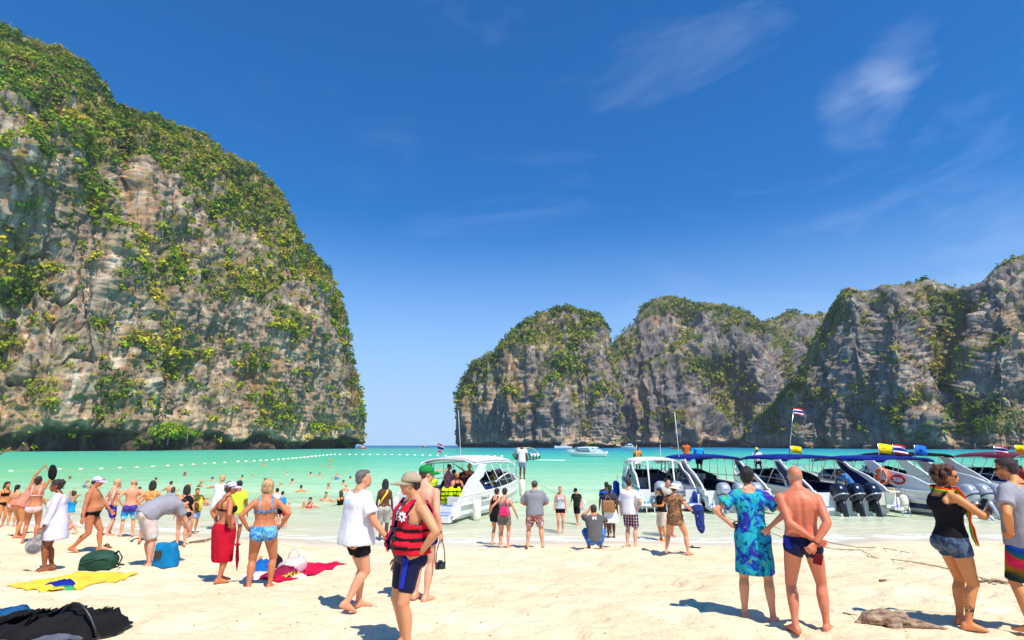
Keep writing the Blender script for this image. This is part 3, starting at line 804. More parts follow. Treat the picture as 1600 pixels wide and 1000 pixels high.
def flag(parent, base, top, w, h, kind, rz=0.0, phase=0.0, name="flag"):
    """staff with a flag; both part of the boat"""
    st = MB(); st.tube([base, top], 0.018, 6)
    p = st.obj("flag_staff", STEEL, parent, True)
    if kind == 'thai':
        V, F, MI = flag_mesh(w, h, [(1, 0), (1, 1), (2, 2), (1, 1), (1, 0)], phase=phase); mats = [F_RED, F_WHITE, F_BLUE]
    elif kind == 'yellow':
        V, F, MI = flag_mesh(w, h, [(1, 0), (1, 0)], phase=phase); mats = [F_YEL]
    else:
        V, F, MI = flag_mesh(w, h, [(1, 0), (1, 0)], phase=phase); mats = [F_LB]
    me = mesh_np(name, V, F, True)
    for m in mats: me.materials.append(m)
    me.polygons.foreach_set("material_index", np.array(MI, dtype=np.int32))
    o = link(name, me, None, p, Vector(top) - Vector((0, 0, h)), (0, 0, rz))
    sol = o.modifiers.new("thick", 'SOLIDIFY'); sol.thickness = 0.006
    if kind != 'thai':
        e = MB()
        for k in range(9):
            a = k * 0.7; r = 0.05 + 0.10 * k / 9
            e.box((w * 0.42 + r * w * 0.8 * math.cos(a), 0.0, h * 0.45 + r * h * 1.1 * math.sin(a)), (w * 0.12, 0.012, h * 0.10))
        for q in range(len(e.v)):
            x, y, z = e.v[q]; t = x / w
            e.v[q] = (x, y + 0.12 * w * math.sin(t * 5 + phase + 1) * t, z - 0.15 * w * t * t)
        e.obj("emblem", F_EMB if kind == 'yellow' else F_EMB2, o)
    return p

def superloft(mb, rings, n=16, e=3.0):
    out = []
    for (c, rx, ry, ax, ay) in rings:
        c = Vector(c); ax = Vector(ax); ay = Vector(ay); r = []
        for j in range(n):
            a = 2 * math.pi * j / n; ca, sa = math.cos(a), math.sin(a)
            r.append(c + ax * (rx * math.copysign(abs(ca) ** (2 / e), ca)) + ay * (ry * math.copysign(abs(sa) ** (2 / e), sa)))
        out.append(r)
    mb.loft(out)

def outboard(parent, x, y, z, cowl, tilt=0.0, scale=1.0, rigg=None):
    """outboard engine on a transom: cowling > band, midsection, gearcase, propeller"""
    root = empty("outboard", (x, y, z)); root.parent = parent
    root.rotation_euler = (-tilt, 0, 0); root.scale = (scale,) * 3
    m = MB(); X, Y = (1, 0, 0), (0, 1, 0)
    # cowling leans back, widest at mid height
    superloft(m, [((0, -0.30, 0.10), 0.15, 0.22, X, Y), ((0, -0.33, 0.22), 0.235, 0.33, X, Y), ((0, -0.35, 0.45), 0.265, 0.385, X, Y), ((0, -0.33, 0.66), 0.26, 0.37, X, Y),
                  ((0, -0.29, 0.80), 0.225, 0.31, X, Y), ((0, -0.27, 0.87), 0.14, 0.2, X, Y)], 20, 3.2)
    cow = m.obj("cowling", cowl, root, True)
    band = MB(); superloft(band, [((0, -0.35, 0.30), 0.262, 0.372, X, Y), ((0, -0.35, 0.345), 0.268, 0.38, X, Y)], 20, 3.2)
    band.obj("cowling_band", DARK_LEG if cowl is SILVER_COWL else SILVER_COWL, cow, True)
    vent = MB(); vent.box((0, -0.60, 0.72), (0.24, 0.05, 0.05), Matrix.Rotation(0.5, 3, 'X')); vent.box((0.06, -0.735, 0.50), (0.05, 0.02, 0.025)); vent.box((-0.06, -0.735, 0.50), (0.05, 0.02, 0.025))
    vent.obj("air_vent", BLACK_PLASTIC, cow)
    m = MB(); superloft(m, [((0, -0.30, 0.12), 0.13, 0.2, X, Y), ((0, -0.30, -0.1), 0.10, 0.19, X, Y), ((0, -0.29, -0.45), 0.07, 0.16, X, Y), ((0, -0.29, -0.62), 0.06, 0.15, X, Y)], 14, 2.6)
    m.box((0, -0.30, -0.64), (0.26, 0.5, 0.025))
    m.box((0, -0.02, -0.05), (0.26, 0.22, 0.34))
    m.tube([(0, 0.0, -0.25), (0, -0.2, -0.3)], 0.07, 8)
    m.obj("midsection", DARK_LEG if cowl is NAVY_COWL else SILVER_COWL, root, True)
    m = MB(); m.tube([(0, -0.05, -0.80), (0, -0.12, -0.80), (0, -0.40, -0.80), (0, -0.55, -0.80)], [0.03, 0.075, 0.08, 0.05], 10)
    m.box((0, -0.28, -0.70), (0.05, 0.26, 0.2)); m.prism([(-0.18, -0.86), (-0.4, -0.86), (-0.36, -1.05)], 'X', -0.012, 0.012)
    m.obj("gearcase", DARK_LEG if cowl is NAVY_COWL else SILVER_COWL, root, True)
    m = MB(); m.tube([(0, -0.55, -0.80), (0, -0.66, -0.80)], [0.055, 0.03], 8)
    for k in range(3):
        a = k * 2.094; M = Matrix.Rotation(a, 3, 'Y')
        v = [M @ Vector(q) + Vector((0, -0.60, -0.80)) for q in ((-0.03, 0.03, 0.03), (0.05, -0.03, 0.03), (0.10, -0.035, 0.15), (0.0, 0.0, 0.2), (-0.07, 0.035, 0.14))]
        w = [q + Vector((0.004, -0.012, 0)) for q in v]
        m.add(v + w, [(0, 1, 2, 3, 4), (9, 8, 7, 6, 5)] + [(i, 5 + i, 5 + (i + 1) % 5, (i + 1) % 5) for i in range(5)])
    m.obj("propeller", STEEL, root)
    return root

def fender(parent, p, mat, length=0.6, r=0.12, tip=True):
    m = MB(); x, y, z = p
    m.tube([(x, y, z - length), (x, y, z - length + 0.06), (x, y, z - length + 0.14), (x, y, z - 0.14), (x, y, z - 0.06), (x, y, z)], [r * 0.35, r * 0.8, r, r, r * 0.8, r * 0.35], 12)
    o = m.obj("fender", mat, parent, True)
    m = MB(); m.tube([(x, y, z - 0.01), (x - math.copysign(0.1, x), y, z + 0.28)], 0.012, 5); m.obj("fender_line", ROPE, o)
    if tip:
        m = MB(); m.tube([(x, y, z - length - 0.06), (x, y, z - length + 0.05)], [r * 0.25, r * 0.62], 8); m.obj("fender_tip", BLACK_PLASTIC, o, True)
    return o

def speedboat(name, label, pos, heading, L=9.0, B=2.9, canopy=WHITE_CANVAS, arch=GEL, hull=GEL, lower=GEL_GREY, engines=2, cowl=SILVER_COWL, stripe=None,
              cushions=BLUE_SEAT, arch_inner=None, etilt=0.12, group="speedboats moored along the beach", canopy_z=2.35, arch_len=2.4, posts=False, canopy_front=0.72, detail=2, roof_hard=False, side_window=False, bottom=None, trim=0.0, liner=None):
    root = empty(name, pos, -heading); root.rotation_euler[0] = trim
    tag(root, label, "speedboat", group)
    b, sh, ch, ke = hull_dims(L, B)
    ns = 22 if detail > 1 else 12
    ys = [L * (i / (ns - 1)) ** 0.9 for i in range(ns)]
    ys[-1] = L
    # hull: upper topside band and lower bottom, hollow so that the cockpit is open
    up, lo, li = MB(), MB(), MB()
    def rows(fn): return [fn(y) for y in ys]
    th = 0.09
    mid = lambda y: (b(y) * 0.985, ch(y) + 0.62 * (sh(y) - ch(y)))
    for s in (-1, 1):
        outer = [(s * b(y), y, sh(y)) for y in ys]; md = [(s * mid(y)[0], y, mid(y)[1]) for y in ys]
        chn = [(s * b(y) * 0.86, y + (0.25 if y > L * 0.9 else 0) * 0, ch(y)) for y in ys]; kel = [(0.0, y, ke(y)) for y in ys]
        inn = [(s * max(0.0, b(y) - th), y, sh(y)) for y in ys]; innb = [(s * max(0.0, b(y) - th), y, 0.22 + 0.4 * (y / L) ** 2) for y in ys]
        n = len(ys)
        def strip(mb, A, Bq):
            base = len(mb.v); mb.v += A + Bq
            for i in range(n - 1):
                f = (base + i, base + i + 1, base + n + i + 1, base + n + i)
                mb.f.append(f if s < 0 else f[::-1])
        strip(up, outer, md); strip(up, inn, outer); strip(li, innb, inn)
        strip(lo, md, chn); strip(lo, chn, kel)
    # transom
    t0 = 0.56
    up.add([(-b(0), 0, sh(0)), (-b(0) * 0.985, 0, mid(0)[1]), (-b(0) * 0.6, 0, mid(0)[1]), (-b(0) * 0.6, 0, sh(0))], [(0, 1, 2, 3)])
    up.add([(b(0), 0, sh(0)), (b(0) * 0.985, 0, mid(0)[1]), (b(0) * 0.6, 0, mid(0)[1]), (b(0) * 0.6, 0, sh(0))], [(3, 2, 1, 0)])
    lo.add([(-b(0) * 0.985, 0, mid(0)[1]), (-b(0) * 0.86, 0, ch(0)), (0, 0, ke(0)), (b(0) * 0.86, 0, ch(0)), (b(0) * 0.985, 0, mid(0)[1])], [(0, 1, 2, 3, 4)])
    hu = up.obj("hull", hull, root, False)
    li.obj("cockpit_liner", liner or hull, root, False)
    hl = lo.obj("hull_bottom", lower, root, True)
    # swim platform ends either side of the engines, rub rail, stripe
    rr = MB()
    for s in (-1, 1):
        rr.tube([(s * (mid(y)[0] + 0.015), y, mid(y)[1]) for y in ys], 0.028, 6)
        rr.tube([(s * (b(y) - 0.03), y, sh(y) + 0.02) for y in ys], 0.05, 6)
    rr.obj("rub_rail", stripe[1] if stripe and len(stripe) > 1 else WHITE_TUBE, root, True)
    if stripe:
        sm = MB()
        for s in (-1, 1):
            y0, y1 = 0.06 * L, 0.93 * L
            pts = [y0 + (y1 - y0) * i / 16 for i in range(17)]
            A = [(s * (b(y) * 0.993 + 0.006), y, ch(y) + 0.86 * (sh(y) - ch(y))) for y in pts]; Bq = [(s * (b(y) * 0.989 + 0.007), y, ch(y) + 0.72 * (sh(y) - ch(y))) for y in pts]
            base = len(sm.v); sm.v += A + Bq
            for i in range(16):
                f = (base + i, base + i + 1, base + 18 + i, base + 17 + i); sm.f.append(f if s < 0 else f[::-1])
        sm.obj("hull_stripe", stripe[0], root)
    for s in (-1, 1):
        pl = MB(); x0, x1 = (0.55 if engines > 2 else 0.42) * B / 2 * 1.3, b(0)
        pl.box((s * (x0 + x1) / 2, -0.28, 0.30), (x1 - x0, 0.55, 0.10)); pl.box((s * (x1 - 0.06), -0.2, 0.5), (0.1, 0.4, 0.4), taper=0.9)
        o = pl.obj("swim_platform", hull, root)
        pd = MB(); pd.box((s * (x0 + x1) / 2 - s * 0.05, -0.3, 0.356), ((x1 - x0) * 0.75, 0.4, 0.012)); pd.obj("platform_pad", DECK_BLUE, o)
    # cockpit sole, bulkhead, foredeck, cabin trunk with dark windows
    yd = canopy_front * L
    so = MB(); so.add([(-b(y) + th, y, 0.24) for y in (0.02, yd)] + [(b(y) - th, y, 0.24) for y in (yd, 0.02)], [(0, 1, 2, 3)][::-1])
    so.f = [(3, 2, 1, 0)]
    so.obj("cockpit_floor", plain("deck_grey", srgb(196, 200, 200), 0.7), root)
    dk = MB(); n = 12; yy = [yd + (L - yd) * i / n for i in range(n + 1)]
    for i in range(n):
        a0, a1 = yy[i], yy[i + 1]
        dk.add([(-b(a0) + 0.02, a0, sh(a0) - 0.01), (0, a0, sh(a0) + 0.06 * (1 - i / n)), (b(a0) - 0.02, a0, sh(a0) - 0.01), (-b(a1) + 0.02, a1, sh(a1) - 0.01), (0, a1, sh(a1) + 0.06 * (1 - (i + 1) / n)), (b(a1) - 0.02, a1, sh(a1) - 0.01)], [(0, 1, 4, 3), (1, 2, 5, 4)])
    dk.obj("foredeck", hull, root, False)
    bh = MB(); bh.box((0, yd + 0.03, (0.24 + sh(yd)) / 2), (2 * b(yd) - 0.2, 0.05, sh(yd) - 0.24)); bh.obj("bulkhead", hull, root)
    # windscreen + side coamings (dark glass panels raked back)
    ws = MB(); ww = b(yd) - 0.18; z0 = sh(yd); 
    ws.add([(-ww, yd, z0), (ww, yd, z0), (ww * 0.86, yd - 0.42, z0 + 0.42), (-ww * 0.86, yd - 0.42, z0 + 0.42)], [(0, 1, 2, 3)])
    ws.add([(-ww, yd, z0), (-ww * 0.86, yd - 0.42, z0 + 0.42), (-b(yd - 1.5) + 0.14, yd - 1.6, z0 + 0.12), (-b(yd - 1.5) + 0.1, yd - 1.5, sh(yd - 1.5))], [(0, 1, 2, 3)])
    ws.add([(ww, yd, z0), (ww * 0.86, yd - 0.42, z0 + 0.42), (b(yd - 1.5) - 0.14, yd - 1.6, z0 + 0.12), (b(yd - 1.5) - 0.1, yd - 1.5, sh(yd - 1.5))], [(3, 2, 1, 0)])
    w = ws.obj("windscreen", DARK_GLASS, root); sol = w.modifiers.new("t", 'SOLIDIFY'); sol.thickness = 0.015
    wf = MB(); wf.tube([(-ww, yd, z0), (-ww * 0.86, yd - 0.42, z0 + 0.42), (ww * 0.86, yd - 0.42, z0 + 0.42), (ww, yd, z0)], 0.022, 6); wf.tube([(0, yd, z0 + 0.02), (0, yd - 0.42, z0 + 0.42)], 0.018, 6)
    wf.obj("windscreen_frame", WHITE_TUBE, w, True)
    # side screens: dark glazing along the cabin sides, between rail and gunwale
    if side_window:
        for s in (-1, 1):
            pts = [yd - 2.6 + (3.6) * i / 8 for i in range(9)]
            g = MB(); A = [(s * (b(y) - 0.10), y, sh(y) + 0.02) for y in pts]; Bq = [(s * (b(y) - 0.22), y, sh(y) + 0.42 * math.sin(math.pi * min(1, 0.18 + 0.8 * (i / 8))) + 0.03) for i, y in enumerate(pts)]
            g.v = A + Bq; g.f = [(i, i + 1, 10 + i, 9 + i) for i in range(8)]
            go = g.obj("side_window", DARK_GLASS, root); sol = go.modifiers.new("t", 'SOLIDIFY'); sol.thickness = 0.02
            fr = MB(); fr.tube(Bq, 0.035, 6); fr.obj("window_frame", hull, go, True)
    # side arches: raked fins sweeping up and forward to the canopy
    yt = arch_len
    for s in (-1, 1):
        a = MB()
        x0, x1 = b(1.0) - 0.10, b(1.0) - 0.02
        poly = [(-0.52, 0.14), (-0.05, 0.22), (0.1, sh(0) + 0.02), (2.1, sh(1.9) + 0.02), (yt - 0.35, sh(1.5) + 0.45), (yt + 0.05, canopy_z - 0.45), (yt + 0.42, canopy_z), (yt - 0.12, canopy_z + 0.02), (yt - 0.62, canopy_z - 0.30), (0.42 * yt, sh(0) + 0.58), (0.12 * yt, sh(0) + 0.20), (-0.30, 0.52)]
        base = len(a.v); n = len(poly)
        vin = [(s * (x0 - 0.10 * max(0, (z - 0.8)) ), y, z) for y, z in poly]; vout = [(s * (x1 - 0.10 * max(0, (z - 0.8))), y, z) for y, z in poly]
        f = [tuple(range(n)), tuple(range(2 * n - 1, n - 1, -1))] + [(i, n + i, n + (i + 1) % n, (i + 1) % n) for i in range(n)]
        a.add(vin + vout, f if s > 0 else [q[::-1] for q in f])
        ao = a.obj("arch", arch, root)
        tr = ao.modifiers.new("tri", 'TRIANGULATE')
        bev = ao.modifiers.new("b", 'BEVEL'); bev.width = 0.02; bev.segments = 2; bev.limit_method = 'ANGLE'
        ao.modifiers.move(1, 0)
        if arch_inner is not None:
            a2 = MB(); poly2 = [(0.3, sh(0) + 0.12), (1.9, sh(1.5) + 0.12), (yt - 0.45, sh(1.2) + 0.50), (yt - 0.06, canopy_z - 0.45), (yt + 0.22, canopy_z - 0.08), (yt - 0.05, canopy_z - 0.08), (yt - 0.55, canopy_z - 0.38), (0.42 * yt, sh(0) + 0.46)]
            for side in (0, 1):
                xx = (x0 - 0.006) if side == 0 else (x1 + 0.006)
                v = [(s * (xx - 0.10 * max(0, z - 0.8)), y, z) for y, z in poly2]
                a2.add(v, [tuple(range(len(v)))])
            a2.obj("arch_panel", arch_inner, ao)
    # canopy
    cz = canopy_z; y0, y1 = yt - 0.55, yd + 0.1
    nx, ny = 10, 12; V = []
    for k in (0, 1):
        for i in range(ny + 1):
            y = y0 + (y1 - y0) * i / ny
            w_ = (b(1.0) - 0.22) * (1.0 if i < ny * 0.7 else 1 - 0.25 * ((i / ny - 0.7) / 0.3) ** 2)
            for j in range(nx + 1):
                q = j / nx * 2 - 1
                z = cz + 0.05 + (0.20 if roof_hard else 0.11) * (1 - abs(q) ** 3.5) + 0.07 * math.sin(math.pi * i / ny) - 0.10 * (i / ny) ** 3 - (0.0 if roof_hard else 0.015 * math.sin(i * 1.57) ** 2)
                V.append((q * w_, y, z - (0.05 if k else 0.0) - (0.06 if (abs(q) > 0.99 and not roof_hard) else 0) * (1 if k else 0.4)))
    N = (ny + 1) * (nx + 1); F = []
    for i in range(ny):
        for j in range(nx):
            q = i * (nx + 1) + j
            F.append((q, q + 1, q + nx + 2, q + nx + 1)); F.append((N + q, N + q + nx + 1, N + q + nx + 2, N + q + 1))
    for i in range(ny):
        for j in (0, nx):
            q = i * (nx + 1) + j; F.append((q, q + nx + 1, N + q + nx + 1, N + q))
    for j in range(nx):
        for i in (0, ny):
            q = i * (nx + 1) + j; F.append((q, q + 1, N + q + 1, N + q))
    cm = mesh_np("canopy", V, F, True); co = link("canopy", cm, canopy, root)
    # rails under the canopy and struts
    for s in (-1, 1):
        st = MB(); xt = b(1.0) - 0.3
        nst = 5
        for i in range(nst):
            ya = yt + 0.5 + (yd - yt - 0.7) * i / (nst - 1)
            st.tube([(s * (b(ya) - 0.08), ya + 0.35, sh(ya) + 0.03), (s * xt, ya - 0.2, cz + 0.02)], 0.018, 6)
        st.tube([(s * xt, yt, cz), (s * xt, yd, cz + 0.02)], 0.022, 6)
        st.obj("canopy_strut", WHITE_TUBE, root, True)
        hr = MB(); pts = [1.9 + (yd - 1.9) * i / 6 for i in range(7)]
        hr.tube([(s * (b(y) - 0.06), y, sh(y) + 0.30 + 0.05 * math.sin(i)) for i, y in enumerate(pts)], 0.016, 6)
        hr.obj("grab_rail", STEEL, root, True)
    if posts:
        for s in (-0.42, 0.42):
            q = MB(); q.tube([(s * B / 2, 0.9, 0.3), (s * B / 2, 1.25, cz + 0.1)], 0.035, 8); q.obj("canopy_post", WHITE_TUBE, root, True)
    # bow rail
    br = MB(); pts = [yd + 0.3 + (L - yd - 0.35) * i / 8 for i in range(9)]
    for s in (-1, 1):
        br.tube([(s * max(0.03, b(y) - 0.08), y, sh(y) + 0.05 + 0.36 * min(1, i / 2)) for i, y in enumerate(pts)], 0.016, 6)
        for i in (2, 4, 6): br.tube([(s * max(0.03, b(pts[i]) - 0.08), pts[i], sh(pts[i])), (s * max(0.03, b(pts[i]) - 0.08), pts[i], sh(pts[i]) + 0.41)], 0.014, 5)
    br.obj("bow_rail", STEEL, root, True)
    # benches and helm
    for s in (-1, 1):
        bn = MB(); bx_ = b(yd) - 0.40; bn.box((s * bx_, yd * 0.5 + 0.6, 0.43), (0.46, yd - 2.6, 0.38)); o = bn.obj("bench", hull, root)
        cu = MB(); cu.box((s * bx_, yd * 0.5 + 0.6, 0.66), (0.48, yd - 2.6, 0.09)); cu.box((s * (bx_ + 0.2), yd * 0.5 + 0.6, 0.85), (0.08, yd - 2.7, 0.3)); cu.obj("cushion", cushions, o)
    hm = MB(); hm.box((0.55, yd - 0.65, 0.75), (0.8, 0.4, 1.0)); ho = hm.obj("helm_console", NAVY if cushions is BLUE_SEAT else hull, root)
    sw = MB(); 
    for k in range(12):
        a0, a1 = k * math.pi / 6, (k + 1) * math.pi / 6
        sw.tube([(0.55 + 0.18 * math.cos(a0), yd - 0.92, 1.15 + 0.18 * math.sin(a0)), (0.55 + 0.18 * math.cos(a1), yd - 0.92, 1.15 + 0.18 * math.sin(a1))], 0.015, 5)
    sw.obj("steering_wheel", BLACK_PLASTIC, ho)
    if detail > 1:
        sb = MB(); sb.box((0, 0.62, 0.62), (b(0) * 1.1, 0.36, 0.12)); sb.box((0, 0.78, 0.42), (b(0) * 1.1, 0.05, 0.36)); sb.obj("engine_well_coaming", hull, root)
    # engines
    sp = 0.66
    for k in range(engines):
        outboard(root, (k - (engines - 1) / 2) * sp, 0.0, 0.36, cowl, etilt, 0.88)
    root["_dims"] = [L, B, yd, cz]
    return root

def ladder(parent, x, y, z, h=0.85, mat=None):
    m = MB()
    for s in (-0.16, 0.16): m.tube([(x + s, y + 0.05, z), (x + s, y - 0.12, z + 0.03), (x + s, y - 0.2, z - h)], 0.02, 6)
    for i in range(3): m.box((x, y - 0.16 - 0.03 * i / 3, z - 0.22 - 0.25 * i), (0.32, 0.06, 0.025))
    return m.obj("boarding_ladder", mat or STEEL, parent, True)

def boat_frame(u, v, z=0.0):
    p = at_z(u, v, z); return (float(p[0]), float(p[1]), 0.0)
def wpt(root, p):
    """world point of a boat-local point"""
    return root.matrix_basis @ Vector(p)
# ---------------------------------------------------------------- the fleet
def local(root, u, v, y):
    bpy.context.view_layer.update()
    return root.matrix_world.inverted() @ Vector(at_y(u, v, y))
def antenna(root, p, h, lean=0.0, r=0.012):
    m = MB(); m.tube([p, (p[0] + lean, p[1], p[2] + h)], [r, r * 0.6], 6); return m.obj("antenna", WHITE_TUBE, root, True)
def text_mesh(name, body, size, mat, parent, loc, rot, extrude=0.004):
    cu = bpy.data.curves.new("t", 'FONT'); cu.body = body; cu.size = size; cu.extrude = extrude; cu.align_x = 'CENTER'; cu.align_y = 'CENTER'
    cu.resolution_u = 3
    o = bpy.data.objects.new("t", cu); COL.objects.link(o)
    dg = bpy.context.evaluated_depsgraph_get(); me = bpy.data.meshes.new_from_object(o.evaluated_get(dg))
    bpy.data.objects.remove(o); me.name = name
    return link(name, me, mat, parent, loc, rot)

BOAT_L = speedboat("speedboat", "white hardtop speedboat full of passengers with two dark outboards", (-3.05, 21.5, 0), R(23), L=8.3, B=2.9, canopy=plain("hardtop_white", srgb(236, 234, 238), 0.35, var=0.06, scale=2),
      engines=2, cowl=NAVY_COWL, canopy_z=1.92, arch_len=1.9, canopy_front=0.70, roof_hard=True, side_window=True, etilt=0.32, arch_inner=None, cushions=BLUE_SEAT)
fender(BOAT_L, (1.62, 0.75, 0.72), FENDER_W, 0.75, 0.15)
fender(BOAT_L, (0.62, 7.6, 1.05), FENDER_W, 0.85, 0.14)
antenna(BOAT_L, (0.1, 2.3, 2.15), 1.9, -0.16)
flag(BOAT_L, (-0.75, 2.0, 2.05), (-0.80, 2.0, 2.72), 0.46, 0.34, 'thai', -0.6, 0.6)
nm = text_mesh("boat_name", "Sabrina 17", 0.17, BLACK_PLASTIC, BOAT_L, (1.472, 1.75, 0.70), (R(88), 0, R(91)))
st_ = MB(); st_.box((1.0, -0.52, 0.16), (0.5, 0.3, 0.22)); st_.box((1.0, -0.3, 0.42), (0.5, 0.3, 0.3)); so_ = st_.obj("stern_step", GEL, BOAT_L)
st_ = MB(); st_.box((1.0, -0.52, 0.276), (0.42, 0.24, 0.012)); st_.box((1.0, -0.3, 0.576), (0.42, 0.24, 0.012)); st_.obj("step_pad", DECK_BLUE, so_)

BOAT_A = speedboat("speedboat", "white speedboat with a teal stripe, blue fenders and a white canopy", (6.45, 24.5, 0), R(2), L=8.4, B=2.6, canopy=WHITE_CANVAS, engines=2, cowl=SILVER_COWL,
      canopy_z=1.88, arch_len=2.2, stripe=(TEAL, TEAL), arch_inner=NAVY, posts=True, canopy_front=0.66, etilt=0.28)
bt = MB(); bt.box((0, -0.01, 0.04), (2.1, 0.03, 0.12)); bt.obj("antifouling_band", ANTIFOUL, BOAT_A)
for fy in (5.6, 6.1, 1.0): fender(BOAT_A, (-1.40 if fy < 5 else -1.30, fy, 0.85), FENDER_B, 0.72, 0.13, False)
ladder(BOAT_A, -0.85, -0.35, 0.45, 0.7, WHITE_TUBE)
antenna(BOAT_A, (-0.75, 2.6, 2.05), 0.62); antenna(BOAT_A, (0.35, 2.6, 2.05), 0.62)
sp_ = MB(); sp_.box((-0.72, -0.26, 0.37), (0.6, 0.4, 0.02)); sp_.obj("teal_pad", TEAL, BOAT_A)

BOAT_B = speedboat("speedboat", "white speedboat under a navy bimini with three silver outboards", (9.1, 23.9, 0), R(-3), L=9.4, B=2.95, canopy=BLUE_CANVAS, engines=3, cowl=SILVER_COWL,
      canopy_z=2.02, arch_len=2.5, arch_inner=NAVY, canopy_front=0.70, liner=NAVY, cushions=cloth("navy_seat", srgb(18, 26, 66), 0.2, 0.6, 0.1), etilt=0.22)
ladder(BOAT_B, -1.1, -0.5, 0.5, 0.7, WHITE_TUBE)
antenna(BOAT_B, (-1.2, 3.2, 2.1), 2.1, -0.1, 0.02)
fender(BOAT_B, (1.62, 1.6, 0.72), FENDER_W, 0.66, 0.14)
fender(BOAT_B, (-1.58, 0.5, 0.8), FENDER_B, 0.9, 0.11, False)

BOAT_D = speedboat("speedboat", "white speedboat with three dark outboards and a tall striped flag on its navy canopy", (13.25, 23.0, 0), R(-4), L=10.2, B=3.35, canopy=BLUE_CANVAS, engines=3, cowl=NAVY_COWL,
      canopy_z=2.02, arch_len=2.7, arch_inner=NAVY, canopy_front=0.70, side_window=True, liner=NAVY, cushions=cloth("navy_seat", srgb(18, 26, 66)), etilt=0.38)
ladder(BOAT_D, 1.5, -0.55, 0.42, 0.75)
fender(BOAT_D, (-1.72, 5.0, 0.95), FENDER_W, 0.75, 0.15, False)
flag(BOAT_D, (-1.0, 2.6, 2.1), (-0.55, 2.6, 4.25), 0.45, 0.26, 'thai', 0.1, 0.2)
flag(BOAT_D, (-0.85, 2.7, 2.1), (-0.80, 2.7, 2.62), 0.42, 0.30, 'yellow', -0.3, 0.9)
tw = MB(); tw.box((1.25, -0.32, 0.62), (0.42, 0.05, 0.62)); tw.box((1.25, -0.45, 0.92), (0.42, 0.3, 0.04)); tw.obj("white_bin", FENDER_W, BOAT_D)

BOAT_E = speedboat("speedboat", "white speedboat numbered 9006 with an orange lifebuoy, blue canopy and row of flags", (17.7, 22.4, 0), R(-13), L=10.2, B=3.3, canopy=BLUE_CANVAS, engines=3, cowl=SILVER_COWL,
      canopy_z=1.98, arch_len=3.4, arch_inner=None, canopy_front=0.72, liner=NAVY, cushions=cloth("navy_seat", srgb(18, 26, 66)), etilt=0.5)
fender(BOAT_E, (-1.78, 1.7, 0.72), FENDER_W, 0.62, 0.17)
# number badge and lifebuoy on the port fin
b_, sh_, ch_, ke_ = hull_dims(10.2, 3.3)
xs = -(b_(1.0) - 0.02)
bd = MB(); n = 28
bd.add([(xs + 0.10 * 0.55 - 0.012, 2.05 + 0.33 * math.cos(2*math.pi*k/n), 1.28 + 0.20 * math.sin(2*math.pi*k/n)) for k in range(n)] + [(xs + 0.10 * 0.55 - 0.05, 2.05 + 0.33 * math.cos(2*math.pi*k/n), 1.28 + 0.20 * math.sin(2*math.pi*k/n)) for k in range(n)],
       [tuple(range(n)), tuple(range(2*n-1, n-1, -1))] + [(k, (k+1) % n, n + (k+1) % n, n + k) for k in range(n)])
bo = bd.obj("number_badge", plain("badge_red", srgb(186, 24, 36), 0.4), BOAT_E)
text_mesh("number", "9006", 0.24, F_WHITE, bo, (xs + 0.055 - 0.056, 2.05, 1.28), (R(90), 0, R(-90)), 0.006)
lb = MB(); c0 = Vector((xs - 0.04, 2.75, 1.38))
pts = [c0 + Vector((0, 0.29 * math.cos(2*math.pi*k/24), 0.29 * math.sin(2*math.pi*k/24))) for k in range(25)]
lb.tube(pts, 0.085, 10)
lo_ = lb.obj("lifebuoy", ORANGE, BOAT_E, True)
tag(lo_, "orange lifebuoy ring")
gl_ = MB()
for k in range(4):
    a0 = k * math.pi / 2 + 0.4
    gl_.tube([c0 + Vector((-0.09, 0.33 * math.cos(a0 + q), 0.33 * math.sin(a0 + q))) for q in (0, 0.5, 1.0, 1.57)], 0.014, 5)
    gl_.tube([c0 + Vector((-0.09, 0.33 * math.cos(a0), 0.33 * math.sin(a0))), c0 + Vector((-0.095, 0.19 * math.cos(a0), 0.19 * math.sin(a0)))], 0.03, 6)
gl_.obj("grab_line", F_WHITE, lo_, True)
rp = MB()
for k in range(5): rp.tube([(-1.70 - 0.02 * k, 2.15 + 0.04 * k, 0.95), (-1.73, 2.10 + 0.05 * k, 0.55), (-1.74, 2.14 + 0.03 * k, 0.28)], 0.022, 6)
rp.obj("mooring_rope", ROPE, BOAT_E, True)
flag(BOAT_E, (-1.05, 3.3, 2.0), (-1.05, 3.3, 2.72), 0.62, 0.40, 'yellow', -0.15, 0.3)
flag(BOAT_E, (-0.15, 3.4, 2.1), (-0.18, 3.4, 2.68), 0.66, 0.38, 'thai', -0.1, 1.1)
flag(BOAT_E, (0.95, 3.4, 2.1), (1.0, 3.4, 2.66), 0.62, 0.40, 'blue', -0.1, 2.0)

BOAT_F = speedboat("speedboat", "white speedboat under a black canopy, behind the boat numbered 9006", (21.2, 27.5, 0), R(-4), L=9.0, B=2.9, canopy=BLACK_CANVAS, engines=2, cowl=SILVER_COWL, canopy_z=2.08, arch_len=2.4, liner=NAVY, cushions=cloth("navy_seat", srgb(18, 26, 66)))
BOAT_G = speedboat("speedboat", "red speedboat with a swept red arch, farthest along the beach", (24.2, 25.4, 0), R(6), L=9.0, B=2.9, canopy=plain("hardtop_red", srgb(120, 16, 30), 0.4), hull=RED_GEL, arch=RED_GEL, engines=2, cowl=SILVER_COWL, canopy_z=2.02, arch_len=2.2, roof_hard=True)
flag(BOAT_G, (-1.1, 2.8, 2.05), (-1.1, 2.8, 2.62), 0.5, 0.32, 'thai', -0.3, 0.7)
flag(BOAT_G, (-0.2, 2.8, 2.05), (-0.15, 2.8, 2.66), 0.5, 0.36, 'yellow', -0.3, 1.7)
